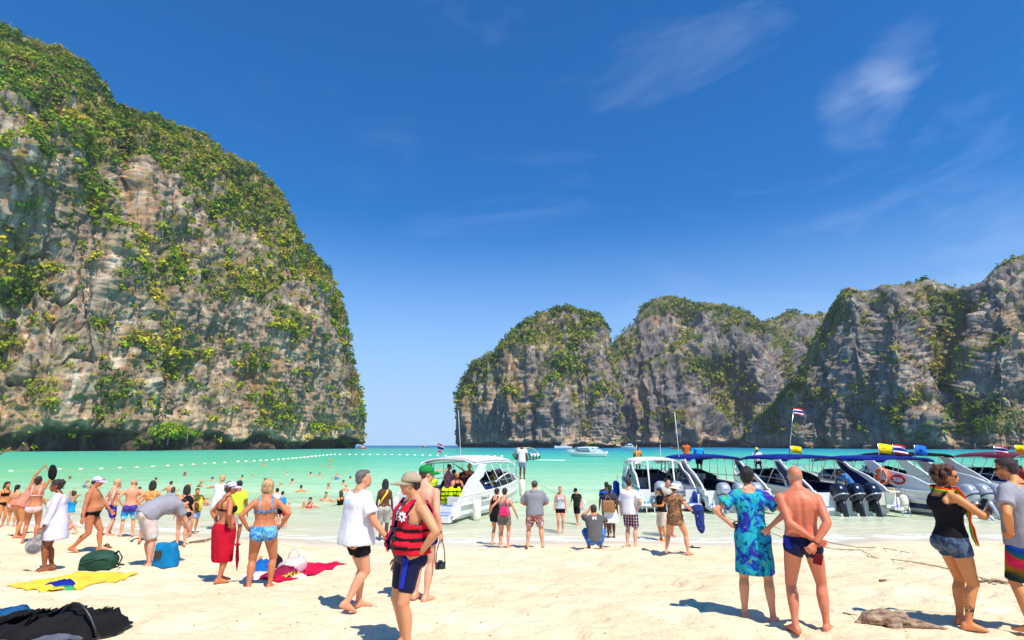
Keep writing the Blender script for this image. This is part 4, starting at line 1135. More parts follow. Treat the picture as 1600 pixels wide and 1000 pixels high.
antenna(BOAT_G, (-0.7, 2.8, 2.1), 0.75)

# mid bay and far boats
p = boat_frame(834, 718.5)
speedboat("speedboat", "green speedboat motoring in mid bay with a foam wake", (p[0], p[1], 0), R(-28), L=8.5, B=2.7, canopy=plain("canopy_cream", srgb(232, 228, 200), 0.5), hull=GREEN_GEL, arch=GEL, lower=GREEN_GEL, engines=3, cowl=GEL, canopy_z=2.0, arch_len=2.2, detail=1, group="boats out in the bay")
wk = MB()
for k in range(10):
    wk.ell((p[0] + 0.8 + 0.45 * k, p[1] - 1.2 - 0.25 * k, 0.0), (0.7, 0.8 + 0.05 * k, 0.06), None, 8, 5)
tag(wk.obj("wake", plain("foam", srgb(246, 250, 248), 0.9), None, True), kind="stuff")
p = boat_frame(946, 713.5)
speedboat("speedboat", "white speedboat crossing the bay, seen broadside", (p[0], p[1], 0), R(-72), L=9.0, B=2.8, canopy=WHITE_CANVAS, engines=3, cowl=GEL, canopy_z=2.05, arch_len=2.2, detail=1, side_window=True, group="boats out in the bay")
p = boat_frame(932, 709.5)
speedboat("speedboat", "white speedboat half hidden behind another crossing the bay", (p[0], p[1], 0), R(-78), L=9.0, B=2.8, canopy=BLUE_CANVAS, engines=2, cowl=GEL, canopy_z=2.0, arch_len=2.2, detail=1, group="boats out in the bay")

def small_hull(root, L, B, H, mat, name="hull", rake=0.0):
    m = MB(); n = 12; rings = []
    for i in range(n + 1):
        y = L * (i / n - 0.5); q = i / n
        w = B / 2 * (0.8 + 0.2 * min(1, q / 0.3)) * (1 - max(0, (q - 0.45) / 0.55) ** 2.2) + 0.02
        z1 = H * (1 + 0.35 * q ** 2); 
        rings.append([(-w, y, z1), (-w * 0.8, y, 0.1), (0, y, -0.3), (w * 0.8, y, 0.1), (w, y, z1), (0, y, z1 + 0.05)])
    m.loft(rings); return m.obj(name, mat, root)
p = boat_frame(880, 700.2)
r_ = empty("sailing_yacht", (p[0], p[1], 0), R(95)); tag(r_, "white catamaran yacht with a tall bare mast anchored under the island", "yacht", "boats out in the bay")
for s in (-2.6, 2.6):
    h_ = small_hull(r_, 15, 1.8, 1.5, GEL); h_.location = (s, 0, 0)
m = MB(); m.box((0, -0.5, 1.55), (6.0, 9.0, 0.35)); m.prism([(-3.5, 1.7), (2.8, 1.7), (1.6, 2.9), (-3.0, 3.0)], 'X', -2.2, 2.2); m.obj("deckhouse", GEL, r_)
m = MB(); m.prism([(-2.6, 2.1), (2.2, 2.1), (1.8, 2.6), (-2.6, 2.6)], 'X', -2.22, 2.22); m.obj("window", DARK_GLASS, r_)
m = MB(); m.tube([(0, 1.2, 2.8), (0, 1.0, 19.0)], [0.22, 0.14], 8); m.tube([(0, 0.8, 3.6), (0, -5.4, 3.8)], 0.28, 8); m.obj("mast", WHITE_TUBE, r_, True)
p = boat_frame(982, 701.2)
r_ = empty("motor_yacht", (p[0], p[1], 0), R(70)); tag(r_, "white motor yacht with a blue top anchored off the far beach", "yacht", "boats out in the bay")
small_hull(r_, 10.5, 3.4, 1.4, GEL)
m = MB(); m.prism([(-3.6, 1.4), (3.0, 1.5), (1.6, 2.9), (-3.2, 2.9)], 'X', -1.4, 1.4); m.box((0, -1.2, 3.4), (2.2, 2.6, 0.9)); m.obj("deckhouse", GEL, r_)
m = MB(); m.prism([(-3.0, 1.9), (2.3, 1.9), (1.6, 2.5), (-3.0, 2.5)], 'X', -1.42, 1.42); m.obj("window", DARK_GLASS, r_)
m = MB(); m.box((0, -1.6, 4.3), (2.6, 3.0, 0.18)); m.obj("sun_top", BLUE_CANVAS, r_)
for uu, vv, hd, lab in ((1062, 701.6, -80, "low wooden longtail boat below the far cliffs"), (813, 699.4, -70, "small wooden boat at the foot of the domed island")):
    p = boat_frame(uu, vv); r_ = empty("longtail_boat", (p[0], p[1], 0), R(-hd)); tag(r_, lab, "boat", "boats out in the bay")
    small_hull(r_, 11, 1.8, 0.8, WOOD_V); m = MB(); m.tube([(0, 4.6, 0.9), (0, 6.2, 2.2)], [0.25, 0.1], 6); m.obj("prow", WOOD_V, r_)
    m = MB(); m.box((0, -1, 1.9), (1.7, 4, 0.08)); [m.tube([(x, y, 0.7), (x, y, 1.9)], 0.04, 5) for x in (-0.75, 0.75) for y in (-2.9, 0.9)]; m.obj("awning", cloth("awning_orange", srgb(214, 120, 60)), r_)
for uu, vv, lab in ((566, 701, "distant motorboat passing the tip of the big cliff"), (664, 697.8, "tiny red hulled boat on the horizon")):
    p = at_z(uu, vv, 0) if vv > 700 else at_y(uu, 697.5, 700); r_ = empty("motorboat", (p[0], p[1], 0), R(80)); tag(r_, lab, "boat", "boats out in the bay")
    small_hull(r_, 7, 2.2, 0.9, RED_GEL if vv < 700 else ORANGE); m = MB(); m.box((0, -0.5, 1.3), (1.4, 2.2, 0.9), taper=0.8); m.obj("cabin", GEL, r_)

# wooden longtail prow reaching into view at the frame edge
r_ = empty("longtail_boat", (0, 0, 0)); pb = at_z(-60, 742, 0)
r_.location = (pb[0], pb[1], 0); r_.rotation_euler = (0, 0, R(-74))
tag(r_, "wooden longtail boat with a raised prow tied with pink ribbons, by the nearest cliff", "boat", "boats out in the bay")
rings = []
for i in range(15):
    q = i / 14; y = -7 + 9.2 * q
    w = 0.85 * (1 - max(0, (q - 0.4) / 0.6) ** 1.8) + 0.05; z1 = 0.55 + 1.0 * max(0, (q - 0.45) / 0.55) ** 1.7; zk = -0.25 + 1.05 * max(0, (q - 0.55) / 0.45) ** 1.6
    rings.append([(-w, y, z1), (-w * 0.7, y, (z1 + zk) / 2), (0, y, zk), (w * 0.7, y, (z1 + zk) / 2), (w, y, z1), (w * 0.8, y, z1 - 0.08), (-w * 0.8, y, z1 - 0.08)])
m = MB(); m.loft(rings); m.obj("hull", WOOD_V, r_, False)
m = MB(); m.tube([(0, 1.7, 1.15), (0, 2.3, 1.55), (0, 3.35, 2.42)], [0.10, 0.12, 0.13], 8, squash=0.6); m.obj("prow", WOOD_V, r_, True)
m = MB()
for k in range(5): m.tube([(0.1 * (k - 2) * 0.5, 2.35, 1.62), (0.12 * (k - 2), 2.42, 1.2), (0.14 * (k - 2), 2.36 + 0.05 * k, 0.75 - 0.05 * k)], [0.04, 0.05, 0.02], 6)
m.tube([(-0.13, 2.35, 1.6), (0.13, 2.35, 1.6)], 0.15, 10); m.obj("ribbon", cloth("pink_ribbon", srgb(236, 130, 150)), r_, True)
# ================================================================ PEOPLE
def skin_mat(name):
    if name in MATS: return MATS[name]
    t = NT(name); v = t.coord()
    col = t.attr("Col")
    n = t.noise(v, 9, 5, 0.65); n2 = t.noise(v, 60, 3)
    c = t.mix(t.ramp(n, [(0.3, (0.28,) * 3), (0.6, (0,) * 3)]), col, t.mix(1.0, col, (0.94, 0.74, 0.66), 'MULTIPLY'))
    c = t.mix(t.ramp(n2, [(0.55, (0,) * 3), (0.8, (0.25,) * 3)]), c, t.mix(1.0, c, (0.9, 0.8, 0.74), 'MULTIPLY'))
    t.base(c, 0.5, 0, 0.35)
    t.b.inputs["Subsurface Weight"].default_value = 0.0
    t.bump(t.math('ADD', n2, t.math('MULTIPLY', n, 2.0)), 0.12, 0.004)
    MATS[name] = t.m; return t.m
M_SKIN = skin_mat("skin")
def hair_mat(name, c):
    if name in MATS: return MATS[name]
    t = NT(name); v = t.coord(scale=(1, 1, 0.25))
    n = t.noise(v, 60, 5, 0.7); n2 = t.noise(t.coord(), 9, 3)
    lite = tuple(min(1, x * 2.2 + 0.015) for x in c)
    t.base(t.ramp(t.math('ADD', t.math('MULTIPLY', n, 0.7), t.math('MULTIPLY', n2, 0.3)), [(0.35, c), (0.7, lite)]), 0.42, 0, 0.4)
    t.bump(n, 0.9, 0.02); MATS[name] = t.m; return t.m
H_BLACK = hair_mat("hair_black", srgb(20, 17, 17)); H_BROWN = hair_mat("hair_brown", srgb(58, 38, 28)); H_AUB = hair_mat("hair_auburn", srgb(72, 40, 28))
H_BLOND = hair_mat("hair_blond", srgb(168, 136, 96)); H_GREY = hair_mat("hair_grey", srgb(84, 78, 74)); H_DKBR = hair_mat("hair_dark_brown", srgb(38, 28, 24)); H_RED = hair_mat("hair_strawberry", srgb(146, 92, 62))

SKINS = dict(pale=srgb(228, 176, 150), fair=srgb(222, 164, 132), tan=srgb(196, 130, 92), red=srgb(214, 138, 108), brown=srgb(150, 94, 62), dark=srgb(96, 60, 42), asian=srgb(214, 160, 120), gold=srgb(214, 150, 96))

def nrm(v): v = np.asarray(v, float); return v / (np.linalg.norm(v) + 1e-12)
def ik(a, c, l1, l2, pole):
    a, c = np.asarray(a, float), np.asarray(c, float); d = c - a; L = np.linalg.norm(d)
    Lm = (l1 + l2) * 0.998
    if L > Lm: c = a + d / L * Lm; d = c - a; L = Lm
    L = max(L, abs(l1 - l2) + 1e-3)
    x = (l1 * l1 - l2 * l2 + L * L) / (2 * L); h = math.sqrt(max(0, l1 * l1 - x * x))
    u = nrm(d); p = np.asarray(pole, float); p = p - u * p.dot(u); p = nrm(p)
    return a + u * x + p * h, c

class Rig: pass
TORSO_M = [(-.052, .050, .050, 0), (-.035, .082, .066, 0), (-.005, .097, .074, -.004), (.03, .096, .069, -.002), (.07, .088, .062, .004), (.105, .085, .060, .006), (.15, .092, .064, .004), (.20, .102, .070, .0), (.24, .106, .068, -.004), (.27, .098, .058, -.008), (.292, .070, .044, -.010), (.31, .042, .038, -.008)]
TORSO_F = [(-.052, .050, .050, 0), (-.035, .086, .068, 0), (-.005, .102, .076, -.006), (.03, .096, .068, -.002), (.07, .080, .057, .004), (.105, .073, .053, .006), (.15, .080, .058, .004), (.20, .088, .063, .0), (.24, .091, .060, -.004), (.27, .083, .050, -.008), (.292, .058, .040, -.010), (.31, .036, .034, -.008)]

def make_rig(P):
    r = Rig(); r.P = P; H = P['H']; r.H = H; r.sex = P.get('sex', 'm'); w = P.get('w', 1.0); r.w = w
    r.torso = TORSO_M if r.sex == 'm' else TORSO_F
    feet = P.get('feet', ((-.055, 0, 0), (.055, 0, 0)))      # x, y, yaw(deg) in H; optional 4th: heel lift z in H
    hipw = .052 if r.sex == 'm' else .054
    thigh, shin = .245 * H, .235 * H
    ank = []; fdir = []
    for f in feet:
        z = f[3] if len(f) > 3 else 0.0
        ank.append(np.array([f[0] * H, f[1] * H, (.045 + z) * H])); a = R(f[2]); fdir.append(np.array([math.sin(a), math.cos(a), 0]))
    pel = P.get('pelvis', None)
    if pel is None:
        px = (ank[0][0] + ank[1][0]) / 2; py = (ank[0][1] + ank[1][1]) / 2
        zz = []
        for i, s in enumerate((-1, 1)):
            dx = px + s * hipw * H - ank[i][0]; dyy = py - ank[i][1]
            zz.append(ank[i][2] + math.sqrt(max(.01, (.993 * (thigh + shin)) ** 2 - dx * dx - dyy * dyy)))
        pel = np.array([px, py, min(zz)])
        pel[:2] += np.array(P.get('shift', (0, 0))) * H
    else: pel = np.array(pel) * H
    r.pel = pel
    # spine
    lean, bend, side, twist = R(P.get('lean', 0)), R(P.get('bend', 0)), R(P.get('side', 0)), R(P.get('twist', 0))
    hipyaw = R(P.get('hipyaw', 0))
    n = 60; S = np.linspace(-.06, .36, n); pos = np.zeros((n, 3)); U = np.zeros((n, 3)); X = np.zeros((n, 3)); Yf = np.zeros((n, 3))
    arch = R(P.get('arch', 6))
    for i, s in enumerate(S):
        q = float(sstep(-.02, .28, s)); ph = lean + bend * q + arch * math.sin(math.pi * min(1, max(0, s / .3))) * 0 
        yaw = hipyaw + twist * q
        up = np.array([math.sin(side) * math.cos(ph), math.sin(ph), math.cos(ph) * math.cos(side)]); up = nrm(up)
        cy, sy = math.cos(yaw), math.sin(yaw)
        up = np.array([up[0] * cy + up[1] * sy, -up[0] * sy + up[1] * cy, up[2]])
        fwd0 = np.array([math.sin(yaw), math.cos(yaw), 0]); x = nrm(np.cross(fwd0, up)) ; x = x if np.dot(x, np.array([cy, -sy, 0])) > 0 else -x
        f = np.cross(up, x); U[i], X[i], Yf[i] = up, x, f
    i0 = np.argmin(np.abs(S)); ds = (S[1] - S[0]) * H
    pos[i0] = pel
    for i in range(i0 + 1, n): pos[i] = pos[i-1] + U[i-1] * ds
    for i in range(i0 - 1, -1, -1): pos[i] = pos[i+1] - U[i] * ds
    r.S, r.pos, r.U, r.X, r.F = S, pos, U, X, Yf
    def at(s):
        i = int(np.clip(round((s - S[0]) / (S[1] - S[0])), 0, n - 1))
        return pos[i] + U[i] * (s - S[i]) * H, X[i], Yf[i], U[i]
    r.at = at
    # legs
    r.hip, r.knee, r.ank, r.fdir = [], [], [], fdir
    for i, s in enumerate((-1, 1)):
        h = at(-.01)[0] + at(0)[1] * s * hipw * H
        kp = P.get('knee_pole', (None, None))[i]
        pole = fdir[i] + np.array([0, 0, .2]) if kp is None else np.array(kp, float)
        k, a = ik(h, ank[i], thigh, shin, pole); r.hip.append(h); r.knee.append(k); r.ank.append(a)
    # arms
    sw = (.104 if r.sex == 'm' else .090) * (1 + (w - 1) * .25)
    r.sh, r.elb, r.wri, r.hdir, r.hnorm = [], [], [], [], []
    ua, fa = .172 * H, .148 * H
    hands = P.get('hands', ('hang', 'hang'))
    shrug = P.get('shrug', (0, 0))
    for i, s in enumerate((-1, 1)):
        c, x, f, u = at(.272); sh = c + x * s * sw * H - f * .006 * H + u * shrug[i] * H
        hd = hands[i]; pole = None; hdir = None; hn = None
        if isinstance(hd, dict): tgt = np.array(hd['p'], float) * H; pole = hd.get('pole'); hdir = hd.get('dir'); hn = hd.get('n')
        elif hd == 'hang':
            tgt = sh + (x * s * .050 + f * .025 - np.array([0, 0, 1]) * .312) * H; pole = -f + x * s * .3
        elif hd == 'hip':
            c2, x2, f2, u2 = at(.03); tgt = c2 + (x2 * s * .128 * (1 + (w - 1) * .6) - f2 * .01) * H; pole = x * s - f * .55; hdir = -x2 * s * .35 + f2 * .8 - u2 * .35; hn = -x2 * s
        elif hd == 'hipback':
            c2, x2, f2, u2 = at(.04); tgt = c2 + (x2 * s * .110 * (1 + (w - 1) * .6) - f2 * .055) * H; pole = x * s * .9 - f * .5; hdir = -x2 * s * .75 - f2 * .15 - u2 * .6; hn = f2
        if pole is None: pole = -f + x * s * .4 - u * .3
        e, wr = ik(sh, tgt, ua, fa, pole)
        if hdir is None: hdir = nrm(wr - e)
        hdir = nrm(hdir)
        if hn is None: hn = -x * s + f * .25
        hn = np.asarray(hn, float); hn = nrm(hn - hdir * hn.dot(hdir))
        r.sh.append(sh); r.elb.append(e); r.wri.append(wr); r.hdir.append(hdir); r.hnorm.append(hn)
    # head frame: base at chin level on the neck
    c, x, f, u = at(.335)
    hy, hp, hr = P.get('head', (0, 0, 0))          # yaw (clockwise), pitch down, roll in deg
    hyr, hpr, hrr = R(hy) + hipyaw, R(hp), R(hr)
    fw = np.array([math.sin(hyr) * math.cos(hpr), math.cos(hyr) * math.cos(hpr), -math.sin(hpr)])
    xx = np.array([math.cos(hyr), -math.sin(hyr), 0]); upv = np.cross(xx, fw)
    xx2 = xx * math.cos(hrr) - upv * math.sin(hrr); upv = np.cross(xx2, fw)
    hh = .130 * H; r.hh = hh
    neck_top = at(.336)[0] + at(.3)[2] * .012 * H
    r.head_o = neck_top + upv * .015 * H + fw * .02 * H - upv * hh * .12
    r.hx, r.hf, r.hu = xx2, fw, upv
    r.hm = Matrix(((xx2[0], fw[0], upv[0]), (xx2[1], fw[1], upv[1]), (xx2[2], fw[2], upv[2])))
    return r
def hp_(r, x, y, z): return r.head_o + (r.hx * x + r.hf * y + r.hu * z) * r.hh
def ring(c, x, f, rx, ry, n=18, e=2.35, fy=0.0):
    out = []
    for j in range(n):
        a = 2 * math.pi * j / n; ca, sa = math.cos(a), math.sin(a)
        out.append(c + x * rx * math.copysign(abs(ca) ** (2 / e), ca) + f * (fy + ry * math.copysign(abs(sa) ** (2 / e), sa)))
    return out
def torso_rings(r, s0=-.06, s1=.35, infl=0.0, loose=None, n=18):
    H, w = r.H, r.w; belly = r.P.get('belly', 0.0); rows = []
    for (s, rx, ry, fy) in r.torso:
        if s < s0 - 1e-6 or s > s1 + 1e-6: continue
        k = 1 + (w - 1) * float(sstep(.31, .22, s)); b = belly * math.exp(-((s - .065) / .055) ** 2)
        c, x, f, u = r.at(s)
        lo = loose(s) if loose else 0.0
        rows.append(ring(c, x, f, rx * H * k + b * .25 * H + infl + lo, ry * H * k + b * .5 * H + infl + lo, n, 2.4, fy * H + b * .5 * H))
    return rows
def body_prims(r, mb, hands=True, head=True, torso=True, arms=True, legs=True, infl=0.0, nail=True):
    H, w = r.H, r.w; f_ = r.sex == 'f'
    wl = 1 + (w - 1) * .8
    if torso:
        mb.loft(torso_rings(r, infl=infl))
        for s in (-1, 1):
            c, x, f, u = r.at(-.022)      # glutes
            mb.ell(c + x * s * .047 * H * wl - f * (.035 if f_ else .033) * H * wl, [(.054 if f_ else .049) * H * wl + infl] * 2 + [(.058) * H * wl + infl])
            if f_:
                c, x, f, u = r.at(.193); k = r.P.get('bust', 1.0)
                mb.ell(c + x * s * .044 * H + f * .046 * H * wl, (.036 * H * k + infl, .036 * H * k + infl, .038 * H * k + infl))
            else:
                c, x, f, u = r.at(.218)
                mb.ell(c + x * s * .045 * H + f * .045 * H * wl, (.042 * H + infl, .026 * H + infl, .034 * H + infl))
            c, x, f, u = r.at(.225)       # shoulder blade
            mb.ell(c + x * s * .052 * H - f * .050 * H * wl, (.034 * H + infl, .020 * H + infl, .046 * H + infl))
            c, x, f, u = r.at(.325)       # trapezius
            p2 = r.sh[0 if s < 0 else 1]
            mb.tube([c + x * s * .012 * H - f * .012 * H, c * .5 + p2 * .5 - u * .004 * H - f * .006 * H, p2 - u * .012 * H], [.026 * H + infl, .027 * H + infl, .025 * H + infl], 8)
            mb.ell(r.sh[0 if s < 0 else 1] - u * .012 * H, [(.036 if not f_ else .029) * H * (1 + (w - 1) * .5) + infl] * 3)
    if legs:
        for i in (0, 1):
            h, k, a = r.hip[i], r.knee[i], r.ank[i]; u = nrm(k - h); v = nrm(a - k); fd = nrm(r.fdir[i])
            back = -nrm(fd - v * fd.dot(v))
            tw = wl * (1.06 if f_ else 1.0)
            mb.tube([h + np.array([0, 0, .01 * H]), h + (k - h) * .2, h + (k - h) * .5, h + (k - h) * .8, k], np.array([.052, .051, .045, .036, .0315]) * H * tw + infl, 14)
            kw = (1 + (wl - 1) * .6)
            mb.tube([k - v * .01 * H, k + (a - k) * .10, k + (a - k) * .28 + back * .008 * H, k + (a - k) * .5 + back * .006 * H, k + (a - k) * .78, a], np.array([.031, .0305, .0345, .0305, .0215, .0195]) * H * kw + infl, 12)
            mb.ell(k + fd * .006 * H, [.030 * H * kw + infl] * 3)
            # foot
            lift = a[2] - .045 * H
            pitch = min(1.0, lift / (.10 * H)) if lift > 0 else 0.0
            fdd = nrm(fd * (1 - .75 * pitch) + np.array([0, 0, -1]) * pitch * .9); fu = nrm(np.cross(np.cross(fdd, np.array([0, 0, 1])), fdd)); sx = np.cross(fdd, fu)
            o = a - fu * .045 * H
            def fr(y, rx, h0, h1): 
                c = o + fdd * y * H + fu * (h0 + h1) / 2 * H
                return ring(c, sx, fu, rx * H, (h1 - h0) / 2 * H, 12, 2.6)
            mb.loft([fr(-.042, .012, .006, .028), fr(-.034, .021, .0, .044), fr(-.005, .021, .0, .060), fr(.03, .023, .001, .048), fr(.062, .028, .0, .032), fr(.085, .030, .0, .023), fr(.098, .028, .002, .018)])
            mb.tube([a + np.array([0, 0, .02 * H]), a - fu * .02 * H], .020 * H, 10)
            if infl == 0:
                side = 1 if i == 1 else -1
                for q in range(5):
                    xx = (-.022 + .0108 * q) * -side; L = .112 - abs(q - .7) * .006 - q * .0035
                    mb.tube([o + fdd * .085 * H + sx * xx * H * -1 + fu * .009 * H, o + fdd * L * H + sx * xx * H * -1 + fu * .007 * H], [.0075 * H if q == 0 else .0055 * H] * 2, 6)
    if arms:
        for i in (0, 1):
            s, e, wv = r.sh[i], r.elb[i], r.wri[i]
            aw = (1 + (w - 1) * .7) * (.86 if f_ else 1.0)
            mb.tube([s, s + (e - s) * .3, s + (e - s) * .65, e], np.array([.031, .0305, .0275, .0235]) * H * aw + infl, 12)
            mb.tube([e, e + (wv - e) * .22, e + (wv - e) * .6, wv], np.array([.0235, .0255, .0205, .0155]) * H * aw + infl, 12)
            mb.ell(e, [.0235 * H * aw + infl] * 3)
    if hands:
        for i in (0, 1): hand_prims(r, i, mb)
    if head: head_prims(r, mb)
def hand_prims(r, i, mb):
    H = r.H; d, n = r.hdir[i], r.hnorm[i]; sd = np.cross(d, n); k = .9 if r.sex == 'f' else 1.0; H = H * k
    w = r.wri[i]; curl = r.P.get('curl', (.35, .35))[i]
    # thumb side: towards body front
    front = r.at(.2)[2]; ts = 1 if np.dot(sd, front) > 0 else -1
    tsd = r.P.get('thumb', (None, None))[i]
    if tsd is not None: ts = tsd
    def rg(y, rx, ry): return ring(w + d * y * H, sd, n, rx * H, ry * H, 10, 2.5)
    mb.loft([rg(-.012, .0155, .0135), rg(.006, .0165, .0115), rg(.028, .0225, .0100), rg(.048, .0240, .0088), rg(.055, .0215, .0072)])
    for q, (x, L) in enumerate(((.0172, .040), (.0058, .046), (-.0058, .043), (-.0170, .033))):
        b = w + d * .050 * H + sd * ts * x * H; a1, a2, a3 = curl * .6, curl * 1.5, curl * 2.1
        fan = sd * ts * x * 6.0
        def dr(a): return nrm(d * math.cos(a) + n * math.sin(a) + fan)
        p1 = b + dr(a1) * L * .45 * H; p2 = p1 + dr(a2) * L * .32 * H; p3 = p2 + dr(a3) * L * .25 * H
        mb.tube([b - d * .01 * H, p1, p2, p3], np.array([.0056, .0052, .0047, .0040]) * H, 7)
    b = w + d * .012 * H + sd * ts * .012 * H + n * .003 * H
    td = nrm(d * .75 + sd * ts * .8 + n * .25); p1 = b + td * .026 * H; td2 = nrm(d * .95 + sd * ts * .25 + n * .35); p2 = p1 + td2 * .026 * H
    mb.tube([b, p1, p2], np.array([.0085, .0066, .0050]) * H, 8)
def head_prims(r, mb):
    hh = r.hh; M = r.hm; f_ = r.sex == 'f'
    E = lambda c, rad: mb.ell(hp_(r, *c), [q * hh for q in rad], M, 18, 12)
    E((0, -.08, .62), (.335, .43, .385)); E((0, .10, .36), (.265 if f_ else .285, .265, .35)); E((0, .20, .09), (.13, .13, .10))
    jw = .24 if f_ else .275
    for s in (-1, 1):
        E((s * .12, .03, .22), (jw - .12, .20, .16)); E((s * .17, .20, .40), (.09, .12, .10)); E((s * .335, -.05, .45), (.035, .085, .14))
        E((s * .125, .335, .27), (.05, .04, .04))
    E((0, .255, .565), (.24, .10, .055))
    mb.tube([hp_(r, 0, .33, .55), hp_(r, 0, .40, .42), hp_(r, 0, .425, .36)], [.040 * hh, .055 * hh, .062 * hh], 8)
    E((0, .385, .35), (.075, .06, .05))
    E((0, .345, .225), (.10, .045, .028)); E((0, .34, .175), (.09, .045, .03))
    nr = (.026 if f_ else .033) * r.H * (1 + (r.w - 1) * .6)
    c, x, f, u = r.at(.285)
    mb.tube([c - f * .006 * r.H, r.at(.325)[0] - f * .004 * r.H, hp_(r, 0, -.10, .22), hp_(r, 0, -.1, .4)], [nr * 1.25, nr * 1.02, nr, nr], 14)

def torso_coords(r, co):
    """nearest spine sample: s, side x, forward y (metres)"""
    d = np.linalg.norm(co[:, None] - r.pos[None], axis=-1)
    # use projection along spine
    i = d.argmin(1)
    rel = co - r.pos[i]
    s = r.S[i] + (rel * r.U[i]).sum(1) / r.H
    return s, (rel * r.X[i]).sum(1), (rel * r.F[i]).sum(1)
def head_coords(r, co):
    rel = (co - r.head_o) / r.hh
    return rel @ r.hx, rel @ r.hf, rel @ r.hu
def seg_t(co, a, b):
    d = b - a; t = np.clip(((co - a) @ d) / (d @ d), 0, 1); return t, np.linalg.norm(co - (a + t[:, None] * d), axis=1)

def make_body(r, root, vox):
    mb = MB(); body_prims(r, mb, hands=(vox > .0122))
    me = remesh(mb, vox, 3, .5)
    co = co_of(me); s, x, y = torso_coords(r, co); H = r.H
    hx, hy, hz = head_coords(r, co)
    inhead = (hz > -.1) & (np.abs(hx) < .5) & (np.abs(hy) < .6)
    arm = np.zeros(len(co), bool)
    for i in (0, 1):
        for a, b in ((r.sh[i], r.elb[i]), (r.elb[i], r.wri[i])):
            t, d = seg_t(co, a, b); arm |= (d < .045 * H) & ((t > .25) | (a is r.elb[i]))
    tor = (~arm) & (~inhead) & (s > -.02) & (s < .30)
    # spine furrow and navel line
    F = r.F[np.clip(np.round((s - r.S[0]) / (r.S[1] - r.S[0])).astype(int), 0, len(r.S) - 1)]
    fur = np.exp(-(x / (.011 * H)) ** 2) * tor * (y < 0) * sstep(.0, .05, s) * sstep(.29, .24, s)
    co = co + F * (fur * .006 * H / 1.0)[:, None]
    sh_side = np.exp(-((np.abs(x) - .03 * H) / (.014 * H)) ** 2) * tor * (y < 0) * sstep(.0, .03, s) * sstep(.14, .08, s)
    co = co - F * (sh_side * .0035 * H)[:, None]
    # eye sockets
    eye = inhead * np.exp(-((np.abs(hx) - .14) / .075) ** 2 - ((hz - .485) / .05) ** 2) * (hy > .15)
    co = co - r.hf[None] * (eye * .05 * r.hh)[:, None]
    if vox <= .0122:
        hm = MB(); [hand_prims(r, i, hm) for i in (0, 1)]
        h = remesh(hm, .0056, 2, .4); hc = co_of(h); hf = np.empty(len(h.polygons) * 4, np.int32)
        lt = np.empty(len(h.polygons), np.int32); h.polygons.foreach_get("loop_total", lt)
        bf = [list(p.vertices) for p in me.polygons]; n0 = len(co)
        allf = bf + [[v + n0 for v in p.vertices] for p in h.polygons]
        co = np.concatenate([co, hc]); me2 = mesh_np("body", co, allf); bpy.data.meshes.remove(me); bpy.data.meshes.remove(h); me = me2
        hx, hy, hz = head_coords(r, co); s, x, y = torso_coords(r, co)
        inhead = (hz > -.1) & (np.abs(hx) < .5) & (np.abs(hy) < .6)
    else: set_co(me, co)
    me.name = "body"
    base = np.array(SKINS[r.P.get('skin', 'fair')]) * np.array([.93, .83, .765]); col = np.repeat(base[None], len(co), 0)
    def blend(m, c): 
        m = np.clip(m, 0, 1)[:, None]; return col * (1 - m) + np.array(c)[None] * m
    rosy = base * np.array([1.0, .70, .66])
    col = blend(inhead * np.exp(-((np.abs(hx) - .17) / .12) ** 2 - ((hz - .34) / .12) ** 2) * (hy > .1) * .5, rosy)
    col = blend(inhead * np.exp(-(hx / .1) ** 2 - ((hz - .2) / .045) ** 2) * (hy > .27) * .85, base * np.array([.82, .45, .42]))
    browc = r.P.get('brow', srgb(52, 38, 30))
    col = blend(inhead * np.exp(-((np.abs(hx) - .14) / .09) ** 2 - ((hz - .575) / .028) ** 2) * (hy > .2) * .8, browc)
    col = blend(inhead * np.exp(-((np.abs(hx) - .14) / .05) ** 2 - ((hz - .49) / .026) ** 2) * (hy > .2) * .9, srgb(40, 30, 28))
    if r.P.get('scalp'):
        c, k = r.P['scalp']       # short cropped hair drawn as stubble colour on the scalp
        m = inhead * sstep(.0, .08, (hz - .30) - np.maximum(0, hy + .12) * 1.15) * (hz < k)
        col = blend(m * .75, c)
    if r.P.get('stubble'): col = blend(inhead * sstep(.34, .25, hz) * sstep(-.05, .1, hy) * .55, r.P['stubble'])
    mot = fbm(co * 7 + r.H, 3, 14)[:, None]
    col = col * (1 + .13 * mot * np.array([.6, 1, 1.15])) 
    low = sstep(.42 * r.H, .05 * r.H, co[:, 2]) * (~inhead)
    col = blend(low * .30, base * np.array([1.06, 1.0, 1.0]))
    for q in (r.knee[0], r.knee[1], r.elb[0], r.elb[1], r.wri[0], r.wri[1], r.ank[0], r.ank[1]):
        col = blend(np.exp(-(np.linalg.norm(co - q, axis=1) / (.035 * r.H)) ** 2) * .38, base * np.array([.92, .66, .60]))
    tan = r.P.get('redback')
    if tan: col = blend(((s > -.02) & (s < .3)) * tan * (0.5 + .5 * fbm(co * 9, 2, 4)), base * np.array([.97, .66, .56]))
    for tt in r.P.get('tattoo', ()):       # (point, radius, dir)
        c, rad, dr = tt; c = np.array(c); dd = np.linalg.norm(co - c, axis=1); nz_ = fbm(co * 60, 2, 8)
        col = blend(((dd < rad * (1 + .6 * nz_)) & (((co - c) @ np.array(dr)) > -.02)) * .8, srgb(52, 48, 50))
    if not r.P.get('sexn', True): pass
    set_col(me, np.clip(col, 0, 1))
    return link("body", me, M_SKIN, root)

